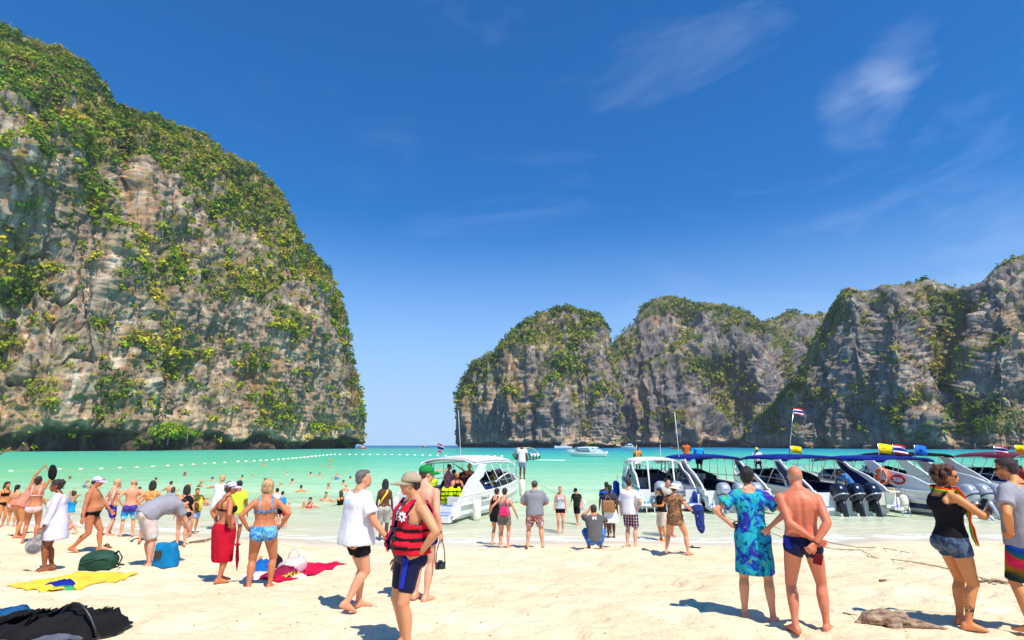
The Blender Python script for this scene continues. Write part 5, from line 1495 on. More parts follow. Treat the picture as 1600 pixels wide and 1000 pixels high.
# ---------------------------------------------------------------- clothes
def wrinkle(me, amp, scale, seed, stretch=(1, 1, .45), keep=None):
    co = co_of(me); n = no_of(me)
    d = fbm(co * np.array(stretch) * scale, 3, seed) * amp + ridged(co * np.array([1, 1, .6]) * scale * .8, 2, seed + 3) * amp * .7 - amp * .45
    if keep is not None: d = d * keep(co)
    set_co(me, co + n * d[:, None])
def cut(me, mask):
    """keep only faces whose vertices all satisfy mask"""
    fv = [p.vertices[:] for p in me.polygons]; co = co_of(me); keep = [f for f in fv if all(mask[i] for i in f)]
    idx = np.full(len(co), -1); used = sorted({i for f in keep for i in f}); idx[used] = np.arange(len(used))
    out = mesh_np(me.name, co[used], [[int(idx[i]) for i in f] for f in keep]); bpy.data.meshes.remove(me); return out
def tee(r, root, mat, name="t_shirt", hem=-.035, sleeve=.55, loose=.012, vox=.012, amp=.007, neck=.302, hood=False, sl_r=.042, seed=1, flare=0.0, band=None, fill=.088):
    H = r.H; mb = MB()
    w = r.w; rows = []
    belly = r.P.get('belly', 0.0)
    maxrx = max(q[1] for q in r.torso)
    for s in np.linspace(hem, .262, 9 if hem > -.1 else 14):
        ss = np.array([q[0] for q in r.torso]); rx = np.interp(s, ss, [q[1] for q in r.torso]); ry = np.interp(s, ss, [q[2] for q in r.torso]); fy = np.interp(s, ss, [q[3] for q in r.torso])
        b = belly * max(math.exp(-((s - .065) / .055) ** 2), .75 if s < .065 else 0)
        # cloth hangs: below the chest never narrower than 0.9 of the chest
        if s < .04: rx = max(rx, .096)
        if s < .17: rx = max(rx, fill if r.sex == 'm' else fill - .010) ; ry = max(ry, .76 * fill if fill > .09 else .064)
        if hem < -.02 and s < .2:
            kk = float(np.clip((.2 - s) / .22, 0, 1)); ry = max(ry, .067 + .016 * kk); fy = min(fy, -.008 * kk)
        fl = flare * max(0, (.12 - s) / .15)
        c, x, f, u = r.at(s); k = w
        rows.append(ring(c, x, f, rx * H * k + b * .25 * H + loose * H + fl * H, ry * H * k + b * .5 * H + loose * H + fl * H, 20, 2.3, fy * H + b * .5 * H))
    c, x, f, u = r.at(.285); rows.append(ring(c, x, f, .075 * H * w, .052 * H * w, 20, 2.2, -.008 * H))
    c, x, f, u = r.at(neck); rows.append(ring(c, x, f, .046 * H * w, .044 * H * w, 20, 2.0, -.006 * H))
    mb.loft(rows)
    for i, s in enumerate((-1, 1)):
        c, x, f, u = r.at(.30); p = r.sh[i]
        mb.tube([c + x * s * .025 * H - f * .01 * H, (c + p) / 2 + u * .002 * H, p], [.034 * H, .036 * H, .040 * H * (1 + (w-1)*.5)], 10)
        mb.ell(p, [.042 * H * (1 + (w - 1) * .6)] * 3)
        if sleeve > 0:
            e = r.elb[i]; q = min(1, sleeve)
            pts = [p, p + (e - p) * q * .5, p + (e - p) * q]; rad = [.041 * H, .040 * H, sl_r * H]
            if sleeve > 1: 
                wv = r.wri[i]; k2 = sleeve - 1; pts += [e + (wv - e) * k2 * .5, e + (wv - e) * k2]; rad = [.041 * H, .038 * H, .033 * H, .030 * H, max(.024, sl_r) * H]
            mb.tube(pts, [q_ * (1 + (w - 1) * .6) for q_ in rad], 12)
    for s in (-1, 1):
        c, x, f, u = r.at(.225); k = loose * H * .8
        mb.ell(c + x * s * .052 * H - f * .050 * H * w, (.034 * H + k, .020 * H + k, .046 * H + k))
        if r.sex == 'f':
            c, x, f, u = r.at(.193); q = r.P.get('bust', 1.0)
            mb.ell(c + x * s * .044 * H + f * .046 * H * w, (.036 * H * q + k, .036 * H * q + k, .040 * H * q + k))
        else:
            c, x, f, u = r.at(.218)
            mb.ell(c + x * s * .045 * H + f * .045 * H * w, (.042 * H + k, .026 * H + k, .034 * H + k))
    if hood:
        c, x, f, u = r.at(.30)
        mb.ell(c - f * .055 * H + u * .0 * H, (.062 * H, .034 * H, .045 * H)); mb.tube([c + x * a * H + f * b_ * H + u * .012 * H for a, b_ in ((-.05, .0), (-.055, -.03), (0, -.06), (.055, -.03), (.05, .0))], .022 * H, 8)
        mb.tube([c + x * .05 * H + f * .0 * H + u * .01 * H, c + f * .045 * H - u * .01 * H, c - x * .05 * H + u * .01 * H], .02 * H, 8)
    me = remesh(mb, vox, 3, .5)
    wrinkle(me, amp, 9, seed); me.name = name
    return link(name, me, mat, root)
def shorts(r, root, mat, name="shorts", length=.75, loose=.012, top=.02, vox=.012, amp=.006, seed=2, flare=.006):
    H, w = r.H, r.w; wl = 1 + (w - 1) * .8; mb = MB(); infl = loose * H
    rows = torso_rings(r, -.055, .0705, infl * .8)
    c, x, f, u = r.at(top)
    rr = [q for q, t in zip(rows, [t for t in r.torso if -.055 <= t[0] <= .0705]) if t[0] < top]
    ss = np.array([q[0] for q in r.torso]); b = r.P.get('belly', 0) * math.exp(-((top - .065) / .055) ** 2)
    rr.append(ring(c, x, f, (np.interp(top, ss, [q[1] for q in r.torso]) * w + b * .25) * H + infl * .8, (np.interp(top, ss, [q[2] for q in r.torso]) * w + b * .5) * H + infl * .8, 18, 2.4, b * .5 * H))
    mb.loft(rr)
    for i, s in enumerate((-1, 1)):
        c, x, f, u = r.at(-.022)
        gr = (.054, .035) if r.sex == 'f' else (.049, .033)
        mb.ell(c + x * s * .047 * H * wl - f * gr[1] * H * wl, [gr[0] * H * wl + infl * .9] * 3)
        h, k, a = r.hip[i], r.knee[i], r.ank[i]; tw = wl * (1.06 if r.sex == 'f' else 1)
        L = min(length, 1.0); pts = [h, h + (k - h) * L * .33, h + (k - h) * L * .66, h + (k - h) * L]
        rad = [np.interp(t, [0, .2, .5, .8, 1], [.052, .051, .045, .036, .033]) * H * tw + infl + flare * H * t for t in (0, L * .33, L * .66, L)]
        if length > 1: pts.append(k + (a - k) * (length - 1)); rad.append(rad[-1])
        mb.tube(pts, rad, 14)
    me = remesh(mb, vox, 3, .5)
    if amp: wrinkle(me, amp, 11, seed)
    me.name = name
    return link(name, me, mat, root)
def tight(r, root, mat, name, maskfn, infl=.006, vox=.011, thick=0.004, arms=False, legs=True):
    mb = MB(); body_prims(r, mb, hands=False, head=False, torso=True, arms=arms, legs=legs, infl=infl)
    me = remesh(mb, vox, 3, .5); co = co_of(me); s, x, y = torso_coords(r, co)
    me.name = name
    me = cut(me, maskfn(s, x / r.H, y / r.H, co)); me.name = name
    o = link(name, me, mat, root)
    if thick:
        sl = o.modifiers.new("t", 'SOLIDIFY'); sl.thickness = thick; sl.offset = 1
    return o
def briefs(r, root, mat, name="swim_briefs", top=.025, side=.0, leg=.55, vox=.010):
    # leg opening: higher at the sides than at the crotch
    def m(s, x, y, co):
        cutz = -.075 + np.clip(np.abs(x) - .012, 0, 1) * leg + side + np.where(y > 0, .012, -.006)
        return (s < top + (.006 * (y < 0))) & (s > cutz)
    return tight(r, root, mat, name, m, .006, vox)
def bikini_top(r, root, mat, vox=.010, strap=True, bandeau=False):
    def m(s, x, y, co):
        band = np.abs(s - .183) < np.where(y > 0, .030 if not bandeau else .034, .011)
        cup = (y > 0) & (np.abs(s - .192) < .034)
        st = (np.abs(np.abs(x) - .052) < .009) & (s > .18) & (s < .33) if strap else np.zeros(len(s), bool)
        return band | cup | st
    return tight(r, root, mat, "bikini_top", m, .006, vox, legs=False)
def tank(r, root, mat, name="tank_top", hem=-.02, vox=.010, low=.25, strapx=.050, infl=.010, width=.016):
    def m(s, x, y, co):
        body = (s > hem) & (s < low - .035 * np.clip((np.abs(x) - .05) / .03, 0, 1) + np.where(y > 0, -.012, 0.004))
        st = (np.abs(np.abs(x) - strapx) < width) & (s >= .2) & (s < .335)
        return body | st
    return tight(r, root, mat, name, m, infl, vox, legs=True)
def skirt(r, root, mat, rows, name="skirt", vox=.012, amp=.010, seed=5, scale=10, folds=0, centre=None):
    """rows: (z in H above ground, rx, ry in H, dx, dy)"""
    mb = MB(); H = r.H; rr = []
    x0, x1, f0 = r.at(.0)[1], None, r.at(.0)[2]
    for q in rows:
        z, rx, ry = q[:3]; dx, dy = (q[3], q[4]) if len(q) > 3 else (0, 0)
        c = np.array([r.pel[0], r.pel[1], 0]) + x0 * dx * H + f0 * dy * H; c[2] = z * H
        n = 48; ring_ = []
        for j in range(n):
            a = 2 * math.pi * j / n; k = 1 + folds * math.sin(a * 9 + 1.3) * (1 - (z - rows[-1][0]) / (rows[0][0] - rows[-1][0]))
            ring_.append(c + x0 * rx * H * k * math.cos(a) + f0 * ry * H * k * math.sin(a))
        rr.append(ring_)
    if rows[0][0] > rows[-1][0]: rr = rr[::-1]
    mb.loft(rr); me = remesh(mb, vox, 2, .5); wrinkle(me, amp, scale, seed, (1, 1, .3)); me.name = name
    return link(name, me, mat, root)

# ---------------------------------------------------------------- hair and headwear
def hair(r, root, mat, style="short", vox=.011, seed=3, name="hair"):
    mb = MB(); hh, M = r.hh, r.hm
    E = lambda c, rad: mb.ell(hp_(r, *c), [q * hh for q in rad], M, 18, 12)
    T = lambda pts, rad: mb.tube([hp_(r, *p) for p in pts], [q * hh for q in rad], 10)
    rng = random.Random(seed)
    if style in ("short", "crop", "bob", "long", "pony", "updo", "curly", "bun"):
        k = {"crop": .0, "short": .02}.get(style, .035)
        E((0, -.135, .665), (.345 + k, .415 + k, .375 + k)); E((0, -.26, .45), (.29 + k, .27 + k, .27 + k))
        E((0, .10, .86), (.25, .22, .15))
    if style == "short":
        for s in (-1, 1): E((s * .27, -.02, .60), (.09, .16, .14))
    if style == "bob":
        for s in (-1, 1): E((s * .30, -.08, .50), (.13, .24, .30))
        E((0, -.36, .36), (.33, .20, .28)); E((0, -.25, .7), (.40, .36, .36))
        for q in range(9): a = -1.3 + 2.6 * q / 8; T([(.34 * math.sin(a), -.2 - .25 * math.cos(a), .5), (.36 * math.sin(a), -.2 - .27 * math.cos(a), .12 + .05 * rng.random())], [.1, .06])
    if style == "long":
        E((0, -.42, .2), (.33, .17, .42)); E((0, -.46, -.15), (.30, .13, .32))
        for q in range(9): a = -1.2 + 2.4 * q / 8; T([(.36 * math.sin(a), -.12 - .3 * math.cos(a), .6), (.38 * math.sin(a), -.16 - .36 * math.cos(a), .1), (.30 * math.sin(a), -.2 - .36 * math.cos(a), -.35 - .12 * rng.random())], [.13, .12, .05])
    if style == "pony":
        T([(0, -.50, .60), (0, -.66, .45), (.02, -.62, .1), (0, -.55, -.25), (.02, -.52, -.5)], [.10, .13, .14, .11, .03])
    if style == "updo":
        E((0, -.50, .72), (.24, .2, .22)); E((0, -.4, .9), (.22, .2, .14))
    if style == "bun":
        E((0, -.40, 1.02), (.19, .17, .16))
    if style == "curly":
        for q in range(150):
            a = rng.uniform(-2.6, 2.6); z = rng.uniform(.02, .98); rad = .40 * math.sqrt(max(.1, 1 - ((z - .55) / .55) ** 2)) + rng.uniform(.03, .15)
            p = (rad * 1.05 * math.sin(a), -.22 - rad * math.cos(a), z)
            if (p[1] > -.06 and z < .82) or (p[1] > .12): continue
            E(p, [rng.uniform(.05, .10)] * 3)
    me = remesh(mb, vox, 1 if style == "curly" else 2, .5)
    co = co_of(me); hx, hy, hz = head_coords(r, co); n = no_of(me)
    st = fbm(np.stack([hx * 7, hy * 7, hz * 1.6], 1) + seed, 3, 7) * .03 + fbm(np.stack([hx * 18, hy * 18, hz * 3], 1), 2, 9) * .014
    set_co(me, co + n * (st * hh)[:, None]); me.name = name
    o = link(name, me, mat, root)
    if vox < .0115 and style != "crop":
        # loose strands that break the outline
        sm = MB(); rn = np.random.default_rng(seed); pick = rn.choice(len(co), 110 if style != "short" else 70)
        for i in pick:
            p0 = co[i]; L = hh * rn.uniform(.10, .26) * (1.0 if style != "short" else .5)
            d0 = nrm(n[i] * .55 - r.hu * .7 + rn.normal(size=3) * .35); d1 = nrm(d0 - r.hu * .5 + rn.normal(size=3) * .4)
            sm.tube([p0 - n[i] * .004, p0 + d0 * L * .5, p0 + d0 * L * .5 + d1 * L * .5], [.0045, .0035, .0012], 4)
        so = sm.obj("hair_strands", mat, o, True); so["kind"] = "stuff"
    return o
def cap(r, root, mat, brim_mat=None, name="cap", back=False):
    mb = MB(); hh = r.hh; n = 24; rings = []
    for z, q in ((.60, 1.0), (.70, 1.0), (.82, .95), (.93, .78), (1.01, .5), (1.045, .12)):
        rings.append([hp_(r, .385 * q * math.cos(2*math.pi*j/n), -.085 + .475 * q * math.sin(2*math.pi*j/n), z + .02 * (1 if z < .65 else 0) * math.sin(2*math.pi*j/n)) for j in range(n)])
    mb.loft(rings)
    o = mb.obj(name, mat, root, True)
    bm = MB(); top, bot = [], []; sg = -1 if back else 1
    m = 14
    for k, (dy, dz) in enumerate(((.0, .0), (.22, -.02), (.42, -.07), (.50, -.10))):
        row = []
        for j in range(m + 1):
            a = math.pi * (j / m); wx = .37 * (1 if k < 2 else (.92 if k == 2 else .72))
            row.append((wx * math.cos(a), (-.085 + (.475 if not back else .47) * math.sin(a) * .98) + dy * math.sin(a) ** .55, .625 + dz - .07 * math.cos(a) ** 2))
        top.append(row)
    V = [hp_(r, x, (y if not back else -.17 - y), z) for row in top for x, y, z in row] + [hp_(r, x, (y if not back else -.17 - y), z - .035) for row in top for x, y, z in row]
    N = 4 * (m + 1); F = []
    for k in range(3):
        for j in range(m):
            a = k * (m + 1) + j; F += [(a, a + 1, a + m + 2, a + m + 1), (N + a, N + a + m + 1, N + a + m + 2, N + a + 1)]
    for j in range(m): a = 3 * (m + 1) + j; F.append((a, a + 1, N + a + 1, N + a))
    for k in range(3):
        for j in (0, m): a = k * (m + 1) + j; F.append((a, a + m + 1, N + a + m + 1, N + a))
    bm.add(V, F); b = bm.obj("brim", brim_mat or mat, o, True)
    bt = MB(); bt.ell(hp_(r, 0, -.085, 1.05), [.04 * hh] * 3, None, 8, 6); bt.obj("button", mat, o, True)
    return o
def sunhat(r, root, mat, name="sun_hat", brim=.30):
    mb = MB(); n = 28; rings = []
    for z, q in ((.60, 1.0 + brim / .40), (.595, 1.0 + brim / .8), (.68, 1.0), (.80, 1.0), (.95, .92), (1.05, .72), (1.08, .1)):
        rings.append([hp_(r, .40 * q * math.cos(2*math.pi*j/n), -.085 + .48 * q * math.sin(2*math.pi*j/n), z - (.10 * (1 + .5 * math.cos(4*math.pi*j/n)) if q > 1.3 else 0)) for j in range(n)])
    rings = [[hp_(r, .40 * (1 + brim / .40) * math.cos(2*math.pi*j/n), -.085 + .48 * (1 + brim / .4) * math.sin(2*math.pi*j/n), .585 - .10 * (1 + .5 * math.cos(4*math.pi*j/n))) for j in range(n)][::1]] + rings
    mb.loft(rings); o = mb.obj(name, mat, root, True)
    bd = MB(); bd.loft([[hp_(r, .408 * math.cos(2*math.pi*j/n), -.085 + .488 * math.sin(2*math.pi*j/n), z) for j in range(n)] for z in (.67, .74)]); bd.obj("hat_band", cloth("hat_band", srgb(190, 180, 165)), o, True)
    return o
def sunglasses(r, root, mat=None, up=0.0):
    mb = MB(); hh = r.hh
    for s in (-1, 1):
        mb.ell(hp_(r, s * .15, .335 - up * .35, .485 + up), [.105 * hh, .03 * hh, .075 * hh], r.hm, 12, 8)
        mb.tube([hp_(r, s * .25, .30 - up * .35, .51 + up), hp_(r, s * .36, .12 - up * .4, .51 + up), hp_(r, s * .345, -.06 - up * .4, .49 + up)], .018 * hh, 6)
    mb.tube([hp_(r, -.06, .36 - up * .35, .5 + up), hp_(r, .06, .36 - up * .35, .5 + up)], .016 * hh, 6)
    return mb.obj("sunglasses", mat or BLACK_PLASTIC, root, True)

def person(label, u, v_feet, v_head, face, P, water=False, vox=.012, group="people on the beach", pos=None):
    """stand a person with feet at photo pixel (u, v_feet) and head top at v_head, facing `face` deg clockwise from straight away"""
    if pos is None:
        p = on_ground(u, v_feet, water); face = face + math.degrees(math.atan2(p[0], p[1]))
    else: p = np.array(pos, float)
    if 'H' not in P:
        d = ray(u, v_head); t = p[1] / d[1]; P['H'] = float(CAM_H + d[2] * t - p[2]) / P.get('hfrac', 1.0)
    root = empty("person", tuple(map(float, p)), -R(face))
    tag(root, label, "person", group)
    r = make_rig(P); r.root = root
    make_body(r, root, vox)
    r.vox = vox
    return r, root
# ---------------------------------------------------------------- printed fabrics
def fabric(name, build, wrinkle=0.3):
    if name in MATS: return MATS[name]
    t = NT(name); c = build(t); t.base(c, 0.88, 0, 0.15)
    t.bump(t.noise(t.coord(scale=(1, 1, .45)), 10, 4, 0.6, 1.0), wrinkle, 0.03)
    MATS[name] = t.m; return t.m
def pr_floral(cols, sc=14, seed=0):
    def f(t):
        v = t.coord(loc=(seed, seed, 0)); n = t.noise(v, sc * .55, 3, .6, 1.5)
        st = [(i / (len(cols) - 1) * .5 + .25, c) for i, c in enumerate(cols)]
        a = t.ramp(n, st, 'LINEAR'); d = t.vor(v, sc, "Distance"); col = t.vor(v, sc, "Color")
        pick = t.ramp(t.sep(col)[0], [(i / len(cols), c) for i, c in enumerate(cols[::-1])], 'CONSTANT')
        petal = t.math('ADD', d, t.math('MULTIPLY', t.noise(v, sc * 4, 2), .25))
        return t.mix(t.ramp(petal, [(.30, (1,) * 3), (.42, (0,) * 3)]), a, pick)
    return f
def pr_dress(t):
    v = t.coord(); n = t.noise(v, 3.6, 3, .6, 1.2); n2 = t.noise(t.coord(loc=(3, 1, 7)), 9, 3, .6, 1.8); vo = t.vor(v, 8.5, "Distance"); vc = t.vor(v, 8.5, "Color")
    a = t.ramp(n, [(.34, srgb(70, 36, 140)), (.42, srgb(24, 60, 170)), (.48, srgb(26, 150, 186)), (.56, srgb(34, 176, 176)), (.62, srgb(20, 110, 190)), (.7, srgb(60, 40, 150))])
    a = t.mix(t.ramp(n2, [(.56, (0,) * 3), (.60, (.85,) * 3)]), a, srgb(20, 36, 110)); a = t.mix(t.ramp(n2, [(.36, (.85,) * 3), (.40, (0,) * 3)]), a, srgb(96, 170, 60))
    ros = t.math('MULTIPLY', t.ramp(t.math('ADD', vo, t.math('MULTIPLY', n2, .22)), [(.30, (1,) * 3), (.38, (0,) * 3)]), t.ramp(t.sep(vc)[1], [(.5, (0,) * 3), (.52, (1,) * 3)]))
    a = t.mix(ros, a, t.ramp(t.sep(vc)[0], [(0, srgb(30, 150, 220)), (.4, srgb(150, 90, 190)), (.7, srgb(190, 190, 230)), (1, srgb(40, 190, 210))], 'CONSTANT'))
    return a
FLORAL_DRESS = fabric("floral_print", pr_dress)
FLORAL_BIKINI = fabric("blue_floral_print", pr_floral([srgb(16, 60, 140), srgb(60, 150, 210), srgb(30, 100, 180), srgb(130, 190, 220), srgb(40, 120, 120), srgb(190, 210, 150)], 20, 3), .1)
LEOPARD = fabric("leopard_print", lambda t: t.mix(t.ramp(t.noise(t.coord(), 34, 3, .6, 1.0), [(.44, (0,) * 3), (.52, (1,) * 3)]), srgb(66, 46, 32), t.mix(t.ramp(t.noise(t.coord(), 7, 2), [(.4, (0,) * 3), (.6, (1,) * 3)]), srgb(178, 128, 90), srgb(140, 104, 80))))
RED_FLORAL = fabric("red_floral_print", lambda t: t.mix(t.ramp(t.noise(t.coord(), 19, 2, .5, 1.6), [(.52, (0,) * 3), (.55, (1,) * 3)]), srgb(146, 16, 34), srgb(236, 226, 222)))
BLUE_PRINT = fabric("blue_patterned_print", pr_floral([srgb(18, 40, 110), srgb(40, 90, 180), srgb(90, 140, 210), srgb(24, 50, 120)], 16, 5))
GEO_SKIRT = fabric("geometric_print", lambda t: t.mix(t.ramp(t.vor(t.coord(), 34, "Distance"), [(.30, (1,) * 3), (.36, (0,) * 3)]), srgb(104, 104, 100), srgb(196, 150, 110)))
def pr_plaid(t):
    v = t.coord(); x, y, z = t.sep(v)
    def bands(c, k, w0, w1):
        return t.ramp(t.math('FRACT', t.math('MULTIPLY', c, k)), [(0, (0,) * 3), (w0, (0,) * 3), (w0 + .02, (1,) * 3), (w1, (1,) * 3), (w1 + .02, (0,) * 3)])
    a = t.mix(bands(t.math('ADD', x, t.math('MULTIPLY', y, .5)), 14, .3, .62), srgb(60, 44, 76), srgb(206, 180, 190))
    a = t.mix(t.math('MULTIPLY', bands(z, 14, .3, .62), .6), a, srgb(40, 32, 66))
    return t.mix(t.math('MULTIPLY', bands(z, 14, .8, .92), .8), a, srgb(220, 190, 190))
PLAID = fabric("plaid_check", pr_plaid)
def pr_board(t):
    v = t.coord(); x, y, z = t.sep(v)
    w = t.math('ADD', z, t.math('MULTIPLY', t.math('ADD', x, y), -.55)); g = t.noise(v, 5, 2)
    h = t.math('FRACT', t.math('ADD', t.math('MULTIPLY', w, 2.1), t.math('MULTIPLY', g, .5)))
    c = t.ramp(h, [(0, srgb(24, 120, 60)), (.18, srgb(20, 60, 160)), (.34, srgb(30, 110, 200)), (.5, srgb(30, 150, 60)), (.64, srgb(240, 200, 40)), (.78, srgb(236, 120, 30)), (.9, srgb(220, 30, 90)), (1, srgb(230, 50, 60))])
    s = t.math('SINE', t.math('MULTIPLY', t.math('ADD', w, t.math('MULTIPLY', g, .15)), 520))
    c = t.mix(t.math('MULTIPLY', t.ramp(s, [(.45, (0,) * 3), (.6, (1,) * 3)]), t.ramp(g, [(.35, (.9,) * 3), (.55, (.3,) * 3)])), c, srgb(14, 14, 20))
    return t.mix(t.ramp(z, [(.58, (.9,) * 3), (.68, (0,) * 3)]), c, srgb(18, 20, 26))
BOARD = fabric("board_short_print", pr_board, .15)
def pr_ombre(t):
    z = t.sep(t.coord())[2]
    return t.ramp(z, [(.40, srgb(170, 232, 236)), (.55, srgb(120, 220, 230)), (.57, srgb(40, 160, 214)), (.66, srgb(50, 130, 214)), (.68, srgb(84, 70, 160)), (.85, srgb(80, 62, 150))])
OMBRE = fabric("banded_blue_print", pr_ombre)
DENIM = fabric("denim", lambda t: t.mix(t.ramp(t.noise(t.coord(), 12, 5, .65), [(.4, (0,) * 3), (.7, (1,) * 3)]), srgb(44, 58, 82), srgb(112, 128, 150)), .5)
WHITE_LINEN = cloth("white_linen", srgb(226, 224, 232), .07, .9, .45, 7)
LILAC_WHITE = cloth("white_cotton", srgb(214, 208, 226), .08, .9, .45, 7)
GREY_TEE = cloth("grey_jersey", srgb(150, 148, 156), .08, .9, .4, 8)
GREY_HOOD = cloth("grey_sweatshirt", srgb(136, 136, 144), .1, .95, .4, 8)
CHAR_TEE = cloth("charcoal_jersey", srgb(92, 90, 92), .1, .9, .4, 8)
BLACK_CL = cloth("black_jersey", srgb(24, 24, 28), .2, .9, .35, 8)
NAVY_CL = cloth("navy_lycra", srgb(20, 26, 60), .15, .5, .1, 8)
KHAKI = cloth("khaki_cotton", srgb(206, 190, 166), .1); RED_TOWEL = cloth("red_terry", srgb(192, 24, 48), .18, 1, .5, 8)
WHITE_CL = cloth("white_jersey", srgb(228, 226, 232), .06); LIGHTGREY = cloth("pale_grey_cotton", srgb(176, 172, 164), .1)
LAV_CAP = cloth("lavender_twill", srgb(206, 200, 226), .06); OLIVE = cloth("olive_jersey", srgb(86, 84, 44), .1); LIME = cloth("lime_jersey", srgb(196, 214, 60), .1)
ROYAL = cloth("royal_blue_nylon", srgb(40, 50, 170), .15); PALEBLUE = cloth("pale_blue_denim", srgb(150, 176, 214), .1)
PINK_STR = cloth("pink_white_cotton", srgb(232, 190, 190), .1); RED_CL = cloth("red_nylon", srgb(196, 26, 40), .1); CYAN_CL = cloth("cyan_lycra", srgb(30, 150, 214), .1)
YEL_CL = cloth("yellow_cotton", srgb(240, 204, 60), .12); GREEN_CAP = cloth("green_twill", srgb(24, 132, 62), .1); BEIGE_MESH = cloth("beige_mesh", srgb(176, 158, 134), .12, .95, .5, 90)
PINK_BAG = plain("pink_leather", srgb(214, 34, 104), .5, var=.08); BROWN_BAG = plain("brown_leather", srgb(146, 98, 54), .5, var=.12)
DGREEN_CL = cloth("dark_green_jersey", srgb(40, 48, 34), .15)

def limb_band(r, i, mat, root, name="bracelet", t=.97, seg="fore", rad=.0185):
    a, b = (r.elb[i], r.wri[i]) if seg == "fore" else (r.knee[i], r.ank[i])
    d = nrm(b - a); c = a + (b - a) * t; m = MB(); m.tube([c - d * .006, c + d * .006], rad * r.H, 12); return m.obj(name, mat, root, True)

# ================================================================ foreground people
# man in open red life vest
r, o = person("man in a red life vest and beige peaked cap, hand on hip", 634, 1014, 736, -114, dict(skin='asian', w=1.12, belly=.045, hands=('hip', 'hang'), head=(22, 0, 0), feet=((-.075, .02, -12), (.07, -.02, 16)), scalp=(H_C := srgb(24, 20, 20), 2), lean=-3), vox=.0118)
r.P
shorts(r, o, NAVY_CL, "swim_shorts", length=.78, loose=.004, top=.045, vox=.010, amp=.002, flare=0)
def panel(s, x, y, co):
    h, k = r.hip[0], r.knee[0]; t_, d_ = seg_t(co, h, k); ang = ((co - h) @ np.array([1., 0, 0]))
    return (t_ > .05) & (t_ < .72) & (ang < -.028) & (ang > -.085) & ((co - h) @ r.fdir[0] > .0) & (s < .0)
tight(r, o, ROYAL, "side_panel", panel, infl=.0125, vox=.010, thick=.003)
VEST = cloth("life_vest_red", srgb(206, 26, 48), .1, .8, .2, 6); LINING = cloth("life_vest_lining", srgb(24, 34, 110), .1)
def vest_mask(s, x, y, co):
    front = y > .0
    arm = (np.abs(x) > .104) & (s > .178 + .03 * (y < 0))
    gap = front & (np.abs(x) < .030 + .10 * np.clip((.17 - s), 0, 1))
    neck = (s > .285) & (np.abs(x) < .048)
    return (s > .008) & (s < .315) & ~gap & ~neck & ~arm & ~((np.abs(x) > .094) & (s > .235))
v = tight(r, o, VEST, "life_vest", vest_mask, infl=.040, vox=.014, thick=.012)
lin = tight(r, o, LINING, "vest_lining", vest_mask, infl=.030, vox=.014, thick=.004); lin.parent = v
for s0 in (.050, .098, .146):
    b_ = tight(r, o, BLACK_CL, "vest_strap", lambda s, x, y, co: (np.abs(s - s0 + .02 * np.abs(x)) < .011) & ~((y > 0) & (np.abs(x) < .034 + .10 * np.clip(.17 - s, 0, 1))), infl=.054, vox=.014, thick=.006); b_.parent = v
    c, x, f, u = r.at(s0); bk = MB(); bk.box(c - x * .062 * r.H + f * .136 * r.H + u * .0, (.05, .03, .035), Matrix.Rotation(.7, 3, 'Z')); bk.obj("buckle", BLACK_PLASTIC, v)
c, x, f, u = r.at(.218); ct = c - x * .066 * r.H + f * .05 * r.H; out = nrm(-x * .35 + f * .93)
dg = bpy.context.evaluated_depsgraph_get()
# white ship-wheel emblem lying on the chest panel
hit = v.ray_cast(Vector(ct + out * .5), Vector(-out))
ctr = np.array(hit[1]) + np.array(hit[2]) * .016 if hit[0] else ct + out * .06
nn = nrm(hit[2]) if hit[0] else out; tx = nrm(np.cross(np.array([0, 0, 1.]), nn)); ty = np.cross(nn, tx)
em = MB(); 
for k in range(8):
    a = k * math.pi / 4; q = ctr + (tx * math.cos(a) + ty * math.sin(a)) * .048
    em.tube([ctr + (tx * math.cos(a) + ty * math.sin(a)) * .02, q], [.012, .007], 6)
for k in range(16):
    a, b2 = k * math.pi / 8, (k + 1) * math.pi / 8
    em.tube([ctr + (tx * math.cos(a) + ty * math.sin(a)) * .032, ctr + (tx * math.cos(b2) + ty * math.sin(b2)) * .032], .006, 5)
em.obj("emblem", F_WHITE, v)
hair(r, o, H_BLACK, "crop"); cap(r, o, BEIGE_MESH)

# big man in white shirt, walking away
r, o = person("heavy man in a loose white shirt and black shorts walking barefoot", 556, 952, 731, 62, dict(skin='fair', w=1.22, belly=.035, head=(12, -3, 0), hands=('hang', dict(p=(.20, .10, .52), pole=(.4, -1, -.2))), feet=((-.06, .05, 4), (.045, -.10, 0, .035)), lean=2), vox=.0118)
tee(r, o, WHITE_LINEN, "shirt", hem=-.062, sleeve=.72, loose=.015, vox=.014, amp=.010, sl_r=.050, flare=.0, seed=4, fill=.0905)
shorts(r, o, BLACK_CL, "swim_shorts", length=.52, loose=.006, top=.06, vox=.0125)
hair(r, o, H_GREY, "crop")

# man with green cap behind
r, o = person("tall pale shirtless man in a bright green cap with a camera dangling from his hand", 656, 937, 725, 28, dict(skin='pale', w=1.06, redback=.35, head=(38, 0, 0), hands=(dict(p=(-.1, .14, .62)), dict(p=(.165, -.02, .50), pole=(.3, -1, 0))), feet=((-.05, .02, 0), (.06, -.02, 10))), vox=.0118)
shorts(r, o, cloth("blue_trunks", srgb(32, 44, 110)), "swim_shorts", length=.45, vox=.0125); hair(r, o, H_BROWN, "crop"); cap(r, o, GREEN_CAP); limb_band(r, 1, BLACK_PLASTIC, o, "wrist_strap")
GREENMAN = (r, o)

